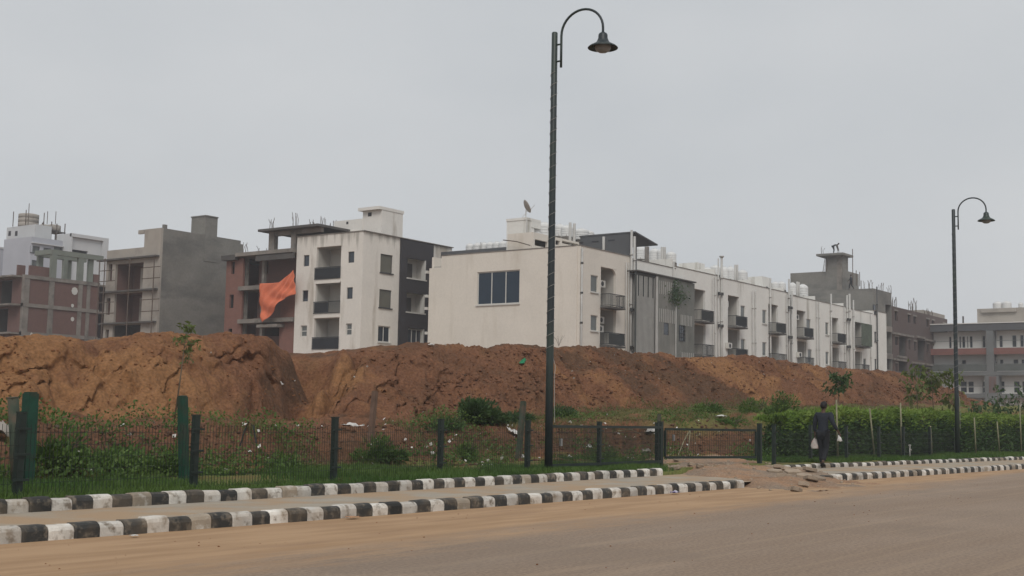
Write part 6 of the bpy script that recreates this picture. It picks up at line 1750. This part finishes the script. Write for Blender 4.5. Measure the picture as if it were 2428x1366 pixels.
WALK = dict(pel=(0, 0, .93), wai=(.01, 0, 1.08), che=(.03, 0, 1.30), neck=(.04, 0, 1.475), head=(.055, -.01, 1.605),
            shl=(.03, .175, 1.405), ell=(.02, .225, 1.13), wrl=(.06, .235, .90), shr=(.03, -.175, 1.405), elr=(-.03, -.28, 1.15), wrr=(.05, -.38, .95),
            hil=(0, .085, .90), knl=(.10, .075, .49), anl=(.06, .06, .10), tol=(.20, .07, .035), hir=(0, -.085, .90), knr=(.05, -.06, .48), anr=(-.16, -.04, .155), tor=(-.05, -.05, .045))
Pm, T = person('man in dark clothes walking away along the footpath with a plastic bag', (pp[0], pp[1], 0.105), math.radians(4), WALK, M_shirt, M_trs, 1.03)
def W(p): return T[:3, :3]@np.array(p)+T[:3, 3]
hb = W((.075, .24, .82))
M_bag = mat('plastic_bag', (0.50, 0.45, 0.42), rough=0.4, var=0.12, scale=14, c2=(0.36, 0.16, 0.13), c2scale=7, c2amt=0.45, bump=0.01, bscale=25)
bag = thing('plastic_bag', 'white and reddish plastic carrier bag held in the walking man\'s hand', 'bag', (hb[0], hb[1], hb[2]-0.42))
V = []; F = []
prof = [(0.012, 0), (0.018, -.04), (0.045, -.08), (0.08, -.13), (0.10, -.19), (0.108, -.25), (0.105, -.31), (0.095, -.335), (0.01, -.34)]
for i, (r_, z_) in enumerate(prof):
    for k in range(16):
        a = 2*math.pi*k/16; w_ = 1+0.08*math.sin(5*a+i)+0.05*math.sin(3*a-2*i)
        V.append((hb[0]+r_*0.62*w_*math.cos(a), hb[1]+r_*w_*math.sin(a), hb[2]+z_-0.005))
for i in range(len(prof)-1):
    for k in range(16): F.append((i*16+k, i*16+(k+1) % 16, (i+1)*16+(k+1) % 16, (i+1)*16+k))
np_mesh('bag_body', V, F, M_bag, bag, True)
MB().tube([(hb[0]-.02, hb[1], hb[2]-.04), (hb[0]-.012, hb[1], hb[2]+.03), (hb[0]+.012, hb[1], hb[2]+.03), (hb[0]+.02, hb[1], hb[2]-.04)], 0.006, 6).build('bag_handle', M_bag, bag)
hc = W((.07, -.41, .86)); V = []; F = []
M_cloth = mat('white_cloth', (0.60, 0.59, 0.57), rough=0.8, var=0.08, scale=20)
for j in range(9):
    for i in range(8):
        s_, t_ = i/7, j/8; V.append((hc[0]+.03*math.sin(t_*5+s_*6), hc[1]+.03-(.03+.09*t_)*(s_-.5)*1.3-.05*t_, hc[2]-.02-.15*t_+.012*math.sin(s_*9)))
for j in range(8):
    for i in range(7): a = j*8+i; F.append((a, a+1, a+9, a+8))
cl_ = np_mesh('white_cloth', V, F, M_cloth, None, True); cl_.modifiers.new('thickness', 'SOLIDIFY').thickness = 0.006
tag(cl_, 'white crumpled cloth in the walking man\'s other hand', 'cloth')
# workers on the concrete house
x0_, x1_, ya_, yb_, zt_ = TOWER
BEND = dict(pel=(-.05, 0, .88), wai=(.06, 0, .98), che=(.32, 0, 1.02), neck=(.50, 0, 1.06), head=(.62, 0, 1.12), shl=(.40, .19, 1.02), ell=(.46, .22, .72), wrl=(.52, .18, .48), shr=(.40, -.19, 1.02), elr=(.48, -.22, .72), wrr=(.56, -.16, .46),
            hil=(-.05, .09, .86), knl=(.04, .10, .46), anl=(-.04, .10, .09), tol=(.10, .11, .03), hir=(-.05, -.09, .86), knr=(.10, -.10, .46), anr=(.06, -.10, .09), tor=(.20, -.11, .03))
fq = Fac('X', x0_+0.6); yw = fq.P(*z5(1190, 150))[0]
person('worker bending over on top of the concrete tower', (x0_+0.6, yw, zt_), math.radians(-88), BEND, M_wshirt, M_trs, 1.12)
STEP = dict(WALK); STEP.update(knl=(.18, .08, .50), anl=(.22, .07, .10), tol=(.36, .08, .035), knr=(-.02, -.08, .48), anr=(-.26, -.07, .14), tor=(-.15, -.07, .04), ell=(.10, .24, 1.12), wrl=(.26, .22, 1.0), elr=(-.08, -.24, 1.14), wrr=(.02, -.26, .92))
f = Fac('X', GX+0.15); yw = f.P(*z5(1360, 500))[0]
person('worker in dark clothes stepping along the concrete house roof edge', (GX+0.15, yw, GT+0.0), math.radians(100), STEP, M_shirt, M_trs, 1.15)

# ================================================================== parked car before the flats
cx_, cy_ = FX-9.0, Fac('X', FX-9).P(2432, 972)[0]
cz = float(np.interp(cx_, [130, 185], [ZP(130), ZP(185)]))-0.31
M_car = mat('car_paint', (0.55, 0.55, 0.55), rough=0.25, var=0.03, spec=0.5)
M_tyre = mat('tyre', (0.015, 0.015, 0.016), rough=0.85)
car = thing('parked_car', 'white hatchback parked before the grey flats', 'car', (cx_, cy_, cz))
def carprof(pts, y0, y1, m, name):
    MB().prism([(cx_+y0, cy_+a, cz+b) for a, b in pts], (y1-y0, 0, 0)).build(name, m, car)
MBc = [(-2.0, .35), (2.0, .35), (2.05, .75), (1.75, .95), (0.95, 1.02), (-1.75, 1.05), (-2.02, .85)]
carprof(MBc, -0.85, 0.85, M_car, 'body')
carprof([(0.95, 1.022), (0.35, 1.42), (-0.2, 1.50), (-1.1, 1.48), (-1.72, 1.052)], -0.72, 0.72, M_car, 'cabin')
for sx in (-0.735, 0.722): carprof([(0.80, 1.06), (0.30, 1.38), (-0.2, 1.44), (-1.05, 1.42), (-1.5, 1.09)], sx, sx+0.012, M_glass, 'side_window')
for a in (-1.25, 1.25):
    for sx in (-0.87, 0.67):
        o = MB().tube([(cx_+sx, cy_+a, cz+.31), (cx_+sx+.2, cy_+a, cz+.31)], 0.31, 18).build('wheel', M_tyre, car, True)
        MB().tube([(cx_+sx-.01, cy_+a, cz+.31), (cx_+sx+.21, cy_+a, cz+.31)], 0.18, 12).build('rim', M_metal, o, True)

# ================================================================== rubble, rubbish and small things
M_slabm = mat('broken_slab', (0.30, 0.235, 0.175), rough=0.9, var=0.15, scale=5, fine=0.1, fscale=40, coords='object', rand=0.2)
def chunk(name, x, y, z, l, w_, h, rz, tilt, m, label, cat, group=None, seed=0, smooth=False):
    q = random.Random(seed); mb = MB()
    n = q.choice((5, 6, 7)); ring = []
    for k in range(n):
        a = 2*math.pi*k/n+q.uniform(-.25, .25); ring.append((l/2*math.cos(a)*q.uniform(.85, 1.15), w_/2*math.sin(a)*q.uniform(.85, 1.15)))
    R = Matrix.Rotation(rz, 3, 'Z') @ Matrix.Rotation(tilt[0], 3, 'X') @ Matrix.Rotation(tilt[1], 3, 'Y')
    b = len(mb.v)
    for zz_, s_ in ((-h/2, .92), (-h*.35, 1), (h*.38, 1), (h/2, .93)):
        for (a, c) in ring: mb.v.append(tuple(R @ Vector((a*s_, c*s_, zz_))+Vector((x, y, z))))
    for i in range(3):
        for k in range(n): mb.f.append((i*n+k, i*n+(k+1) % n, (i+1)*n+(k+1) % n, (i+1)*n+k))
    mb.f.append(tuple(reversed(range(n)))); mb.f.append(tuple(3*n+k for k in range(n)))
    o = mb.build(name, m, None); return tag(o, label, cat, group)
k = 0
for (px, py, l, w_, tl, lb) in ((1818, 1108, .42, .3, .1, 'pale kerb stone lying flat at the foot of the gate post'), (1848, 1110, .5, .32, .18, 'broken footpath slab next to the pale kerb stone'), (1866, 1112, .3, .25, .3, 0), (1880, 1118, .42, .34, -.2, 0), (1895, 1113, .36, .3, .25, 0), (1907, 1122, .38, .3, -.15, 0),
        (1922, 1116, .40, .3, .2, 0), (1925, 1126, .34, .28, .3, 0), (1940, 1124, .36, .3, -.25, 0), (1905, 1132, .26, .2, .4, 'small dark broken stone at the edge of the ramp'), (1888, 1140, .3, .2, .3, 0), (1858, 1122, .34, .28, .15, 0), (1838, 1118, .38, .26, -.2, 0),
        (1610, 1100, .42, .2, .3, 'broken brick slab at the gate post on the ramp top'), (1640, 1108, .5, .2, .2, 0), (1600, 1112, .34, .2, -.3, 0), (1660, 1112, .3, .18, .25, 0)):
    p_ = onZ(px, py, 0.2); z = ground_z(p_[0], p_[1])
    chunk('broken_slab', p_[0], p_[1], z+0.035, l, w_, 0.085, rnd.uniform(0, 3), (tl, rnd.uniform(-.15, .15)), M_slabm, lb or 'broken footpath slab tumbled on the dirt ramp', 'slab', None if lb else 'broken slabs on the ramp', 100+k); k += 1
# soil clods and stones: a mass
def ico():
    t = (1+5**.5)/2
    v = np.array([(-1, t, 0), (1, t, 0), (-1, -t, 0), (1, -t, 0), (0, -1, t), (0, 1, t), (0, -1, -t), (0, 1, -t), (t, 0, -1), (t, 0, 1), (-t, 0, -1), (-t, 0, 1)], float)
    f = np.array([(0, 11, 5), (0, 5, 1), (0, 1, 7), (0, 7, 10), (0, 10, 11), (1, 5, 9), (5, 11, 4), (11, 10, 2), (10, 7, 6), (7, 1, 8), (3, 9, 4), (3, 4, 2), (3, 2, 6), (3, 6, 8), (3, 8, 9), (4, 9, 5), (2, 4, 11), (6, 2, 10), (8, 6, 7), (9, 8, 1)])
    return v/np.linalg.norm(v[0]), f
IV, IF = ico()
def clods(name, X, Y, smin, smax, m, label, cat, zf=height, flat=0.75, lift=0.2):
    n = len(X); s = smin*(smax/smin)**rg.uniform(0, 1, n)**1.6
    V = IV[None]*(1+0.35*rg.normal(size=(n, 12, 1)).clip(-1, 1))*s[:, None, None]*np.stack([np.ones(n), np.ones(n), np.full(n, flat)], 1)[:, None, :]
    V = V+np.stack([X, Y, zf(X, Y)+s*lift], 1)[:, None, :]
    F = IF[None]+(np.arange(n)*12)[:, None, None]
    return tag(np_mesh(name, V.reshape(-1, 3), F.reshape(-1, 3), m, None), label, cat, kind='stuff')
M_clod = mat('soil_clod', (0.185, 0.085, 0.042), rough=0.95, var=0.3, scale=1.5, fine=0.15, fscale=20, spec=0.1)
M_clodd = mat('dark_clod', (0.115, 0.064, 0.042), rough=0.95, var=0.35, scale=2, fine=0.15, fscale=20, spec=0.1)
n = 9000; X = 14+rg.uniform(0, 1, n)**1.3*75; Y = YT-0.3+rg.uniform(0, 1, n)**1.2*4.0
keep = fbm(X*0.5, Y*0.6, 3, 111) > rg.uniform(-0.9, 0.6, n)-0.25*sstep(28, 33, X)
clods('soil_clods', X[keep], Y[keep], 0.010, 0.045, M_clod, 'loose soil clods scattered over the mound', 'clods')
M_clodr = mat('brown_clod', (0.150, 0.074, 0.044), rough=0.95, var=0.35, scale=1.2, fine=0.15, fscale=20, spec=0.1)
n = 7000; X = 29+rg.uniform(0, 1, n)**1.2*55; Y = YT+rg.uniform(0, 1, n)*3.9
keep = fbm(X*0.4, Y*0.7, 3, 113) > rg.uniform(-0.8, 0.7, n)
clods('mound_lumps', X[keep], Y[keep], 0.018, 0.085, M_clodr, 'brown soil lumps lying over the long part of the mound', 'clods', lift=0.05)
n = 7000; X = rg.uniform(8, 38, n); Y = edgeB(X)-rg.uniform(-0.6, 3.0, n)
clods('bank_clods', X, Y, 0.010, 0.06, M_clodd, 'dark clods and stones strewn down the rubbish bank', 'clods')
n = 900; X = rg.uniform(21, 33, n); Y = rg.uniform(10, 16, n)
keep = np.abs(X-26-(Y-11)*.98) < 2.6
X, Y = X[keep], Y[keep]
clods('ramp_stones', X, Y, 0.008, 0.05, M_slabm, 'small stones and crumbs on the dirt ramp', 'stones', zf=lambda a, b: np.array([ground_z(float(i), float(j)) for i, j in zip(a, b)]))
n = 260; X = 5+rg.uniform(0, 1, n)**1.2*40; Y = rg.uniform(5.5, 10.7, n)
clods('road_grit', X, Y, 0.004, 0.012, M_clod, 'specks of grit and soil on the dusty road edge', 'grit', zf=lambda a, b: 0*a)
# scraps of rubbish: crumpled sheets
def scrap(name, px, py, Yp, w_, h, m, label, cat='litter', group=None, seed=0, z=None, on=None):
    if Yp is None: p_ = onZ(px, py, z); x, y, zz_ = p_[0], p_[1], z
    else: p_ = onY(px, py, Yp); x, y = p_[0], p_[1]; zz_ = float(height(x, y))
    q = np.random.default_rng(seed); n = 7; V = []; F = []
    for j in range(n):
        for i in range(n):
            s_, t_ = i/(n-1)-.5, j/(n-1)-.5
            rr = 1-0.4*max(abs(s_), abs(t_))*q.random()
            V.append((x+s_*w_*rr, y+t_*w_*0.7*rr, 0.012+h*(0.4+0.6*q.random())*(1-1.6*max(abs(s_), abs(t_))**2)))
    V = np.array(V)
    V[:, 2] += np.maximum(height(V[:, 0], V[:, 1]), zz_) if Yp is not None else zz_
    for j in range(n-1):
        for i in range(n-1): a = j*n+i; F.append((a, a+1, a+n+1, a+n))
    o = np_mesh(name, V, F, m, None, True); o.modifiers.new('thickness', 'SOLIDIFY').thickness = 0.004
    return tag(o, label, cat, group)
M_scr = mat('white_scrap', (0.58, 0.56, 0.53), rough=0.6, var=0.15, scale=8)
M_scrg = mat('green_scrap', (0.02, 0.20, 0.09), rough=0.6, var=0.15, scale=8)
M_scrp = mat('purple_wrapper', (0.10, 0.06, 0.28), rough=0.5, var=0.2, scale=20, c2=(0.5, 0.48, 0.5), c2scale=9, c2amt=0.9)
M_scrb = mat('tan_scrap', (0.36, 0.20, 0.11), rough=0.8)
scrap('plastic_rag', 178, 1040, 17.4, 0.22, 0.22, M_scr, 'white plastic rag caught in the leafy weeds', seed=1)
scrap('plastic_rag', 192, 1052, 17.0, 0.14, 0.14, M_scr, 'small white plastic scrap below the rag in the weeds', seed=2)
scrap('sheet_heap', 5, 1000, 18.0, 0.55, 0.40, M_concp, 'grey crumpled sheet heap behind the paired green posts', seed=3)
scrap('sheet_strip', 835, 1005, 19.3, 0.5, 0.12, M_scr, 'torn white strip on the bank edge by the fence post', seed=4)
scrap('white_sack', 1218, 1018, 19.2, 0.36, 0.2, M_scr, 'white sack at the bank top beside the mossy leaning post', seed=5)
scrap('paper_box', 1238, 1055, 17.9, 0.18, 0.18, M_scr, 'crushed white carton at the mossy post foot', seed=6)
scrap('white_scrap', 1160, 992, 20.3, 0.14, 0.12, M_scr, 'white scrap below the heaped creeper', seed=7)
scrap('foam_piece', 1540, 1037, 18.4, 0.36, 0.10, M_scr, 'long white foam piece on the bank behind the folded gate', seed=8)
scrap('foam_lump', 1532, 1060, 17.8, 0.28, 0.2, M_concp, 'grey foam lump below the foam piece behind the folded gate', seed=9)
scrap('white_scrap', 1397, 1042, 18.4, 0.24, 0.08, M_scr, 'flat white scrap on the bank right behind the lamp pole', seed=10)
scrap('white_cup', 1351, 1064, 17.9, 0.13, 0.1, M_scr, 'crushed white cup on the bank beside the lamp pole', seed=11)
scrap('white_strip', 1152, 1088, 17.0, 0.40, 0.05, M_scr, 'flat white strip in the grass behind the fence', seed=12)
scrap('green_scrap', 1238, 882, 25.3, 0.26, 0.14, M_scrg, 'bright green plastic scrap on the mound', seed=13)
scrap('white_scrap', 1022, 830, 26.3, 0.22, 0.10, M_scr, 'white scrap near the mound crest below the cream wall', seed=14)
scrap('white_scrap', 670, 868, 25.6, 0.10, 0.10, M_scr, 'small white scrap on the tan side of the mound', seed=15)
scrap('wrapper', 1600, 1172, None, 0.20, 0.06, M_scrp, 'purple and white wrapper on the road beside the kerb', seed=16, z=0.004)
scrap('bark_piece', 836, 1230, None, 0.19, 0.03, M_scrb, 'tan flat scrap on the road below the kerb', seed=17, z=0.004)
scrap('bark_piece', 318, 1274, None, 0.09, 0.02, M_scr, 'tiny pale scrap on the dusty road by the kerb', seed=18, z=0.004)
scrap('foam_strip', 1710, 1030, 18.6, 0.40, 0.10, M_scr, 'curved white strip on the bank behind the closed gate', seed=19)
# loose small litter on the bank: a mass
n = 240; X = rg.uniform(9, 37, n); Y = edgeB(X)-rg.uniform(-0.8, 2.6, n); P = np.stack([X, Y, height(X, Y)+0.03], 1)
tag(leaf_cloud('litter_bits', P, 0.085, M_scr, None, None, 31, 0.8), 'tiny pale litter bits strewn over the bank', 'litter', kind='stuff')
n = 90; X = rg.uniform(16, 75, n); Y = rg.uniform(YT, YC, n); P = np.stack([X, Y, height(X, Y)+0.03], 1)
tag(leaf_cloud('litter_bits', P, 0.08, M_concp, None, None, 32, 0.8), 'tiny pale bits dotted over the mound', 'litter', kind='stuff')
# sticks, hose and standpipe
def ongr(px, py, Yp, dz=0): p_ = onY(px, py, Yp); return (p_[0], p_[1], p_[2]+dz)
st = thing('stick_pair', 'two pale sticks leaning together behind the closed gate', 'sticks', ongr(1620, 1080, 17.2))
MB().tube([ongr(1608, 1080, 17.3), ongr(1622, 1045, 17.5), ongr(1637, 1018, 17.7)], 0.014, 6).build('stick', M_bamboo, st); MB().tube([ongr(1632, 1065, 17.3), ongr(1637, 1020, 17.7)], 0.012, 6).build('stick', M_bamboo, st)
h_ = [onZ(x, y, 0.24) for x, y in ((565, 1113), (575, 1108), (585, 1105), (597, 1107), (606, 1112), (607, 1117))]
hs_ = MB().tube([(p_[0], p_[1], ground_z(p_[0], p_[1])+0.03+0.10*math.sin(math.pi*i/5)) for i, p_ in enumerate(h_)], 0.014, 6).build('hose', M_tyre, None, True)
tag(hs_, 'loop of black hose lying in the grass behind the fence', 'hose')
tk = thing('twig_litter', 'thin pale twigs fallen on the bank near the mossy post', 'twigs', ongr(1190, 1085, 17.0))
for a, b in (((1185, 1100), (1195, 1072)), ((1183, 1035), (1195, 1062)), ((1480, 1010), (1520, 1030)), ((1465, 1022), (1500, 1018))):
    MB().tube([ongr(*a, 17.2), ongr((a[0]+b[0])/2-2, (a[1]+b[1])/2, 17.35), ongr(*b, 17.5)], 0.009, 5).build('twig', M_bamboo, tk)
x, y = on_hedge(2157, -1.15); z = ground_z(x, y); D = depth((x, y, z)); zt_ = atD(2157, 1056, D)[2]
sp_ = thing('standpipe', 'short white standpipe tap in the lawn before the hedge', 'tap', (x, y, z))
MB().tube([(x, y, z-.05), (x, y, zt_)], 0.026, 10).build('pipe', M_scr, sp_, True)
MB().tube([(x-.09, y, zt_), (x+.09, y, zt_)], 0.024, 8).build('tap_handle', M_scr, sp_, True)
MB().tube([(x, y, zt_-.14), (x+.07, y-.03, zt_-.14), (x+.085, y-.03, zt_-.19)], 0.018, 8).build('spout', M_scr, sp_, True)

# ------------------------------------------------------------------ hazy air
hz = MB().box(-700, 700, -700, 700, -1.5, 27.5)
M_haze = bpy.data.materials.new('haze_air'); M_haze.use_nodes = True
t = M_haze.node_tree; t.nodes.clear()
oo = t.nodes.new('ShaderNodeOutputMaterial'); pv = t.nodes.new('ShaderNodeVolumePrincipled')
pv.inputs['Color'].default_value = (0.88, 0.93, 1.0, 1); pv.inputs['Density'].default_value = 0.0006; pv.inputs['Anisotropy'].default_value = 0.1
t.links.new(pv.outputs['Volume'], oo.inputs['Volume'])
tag(hz.build('haze', M_haze, org=(0, 0, -1.5)), kind='stuff')
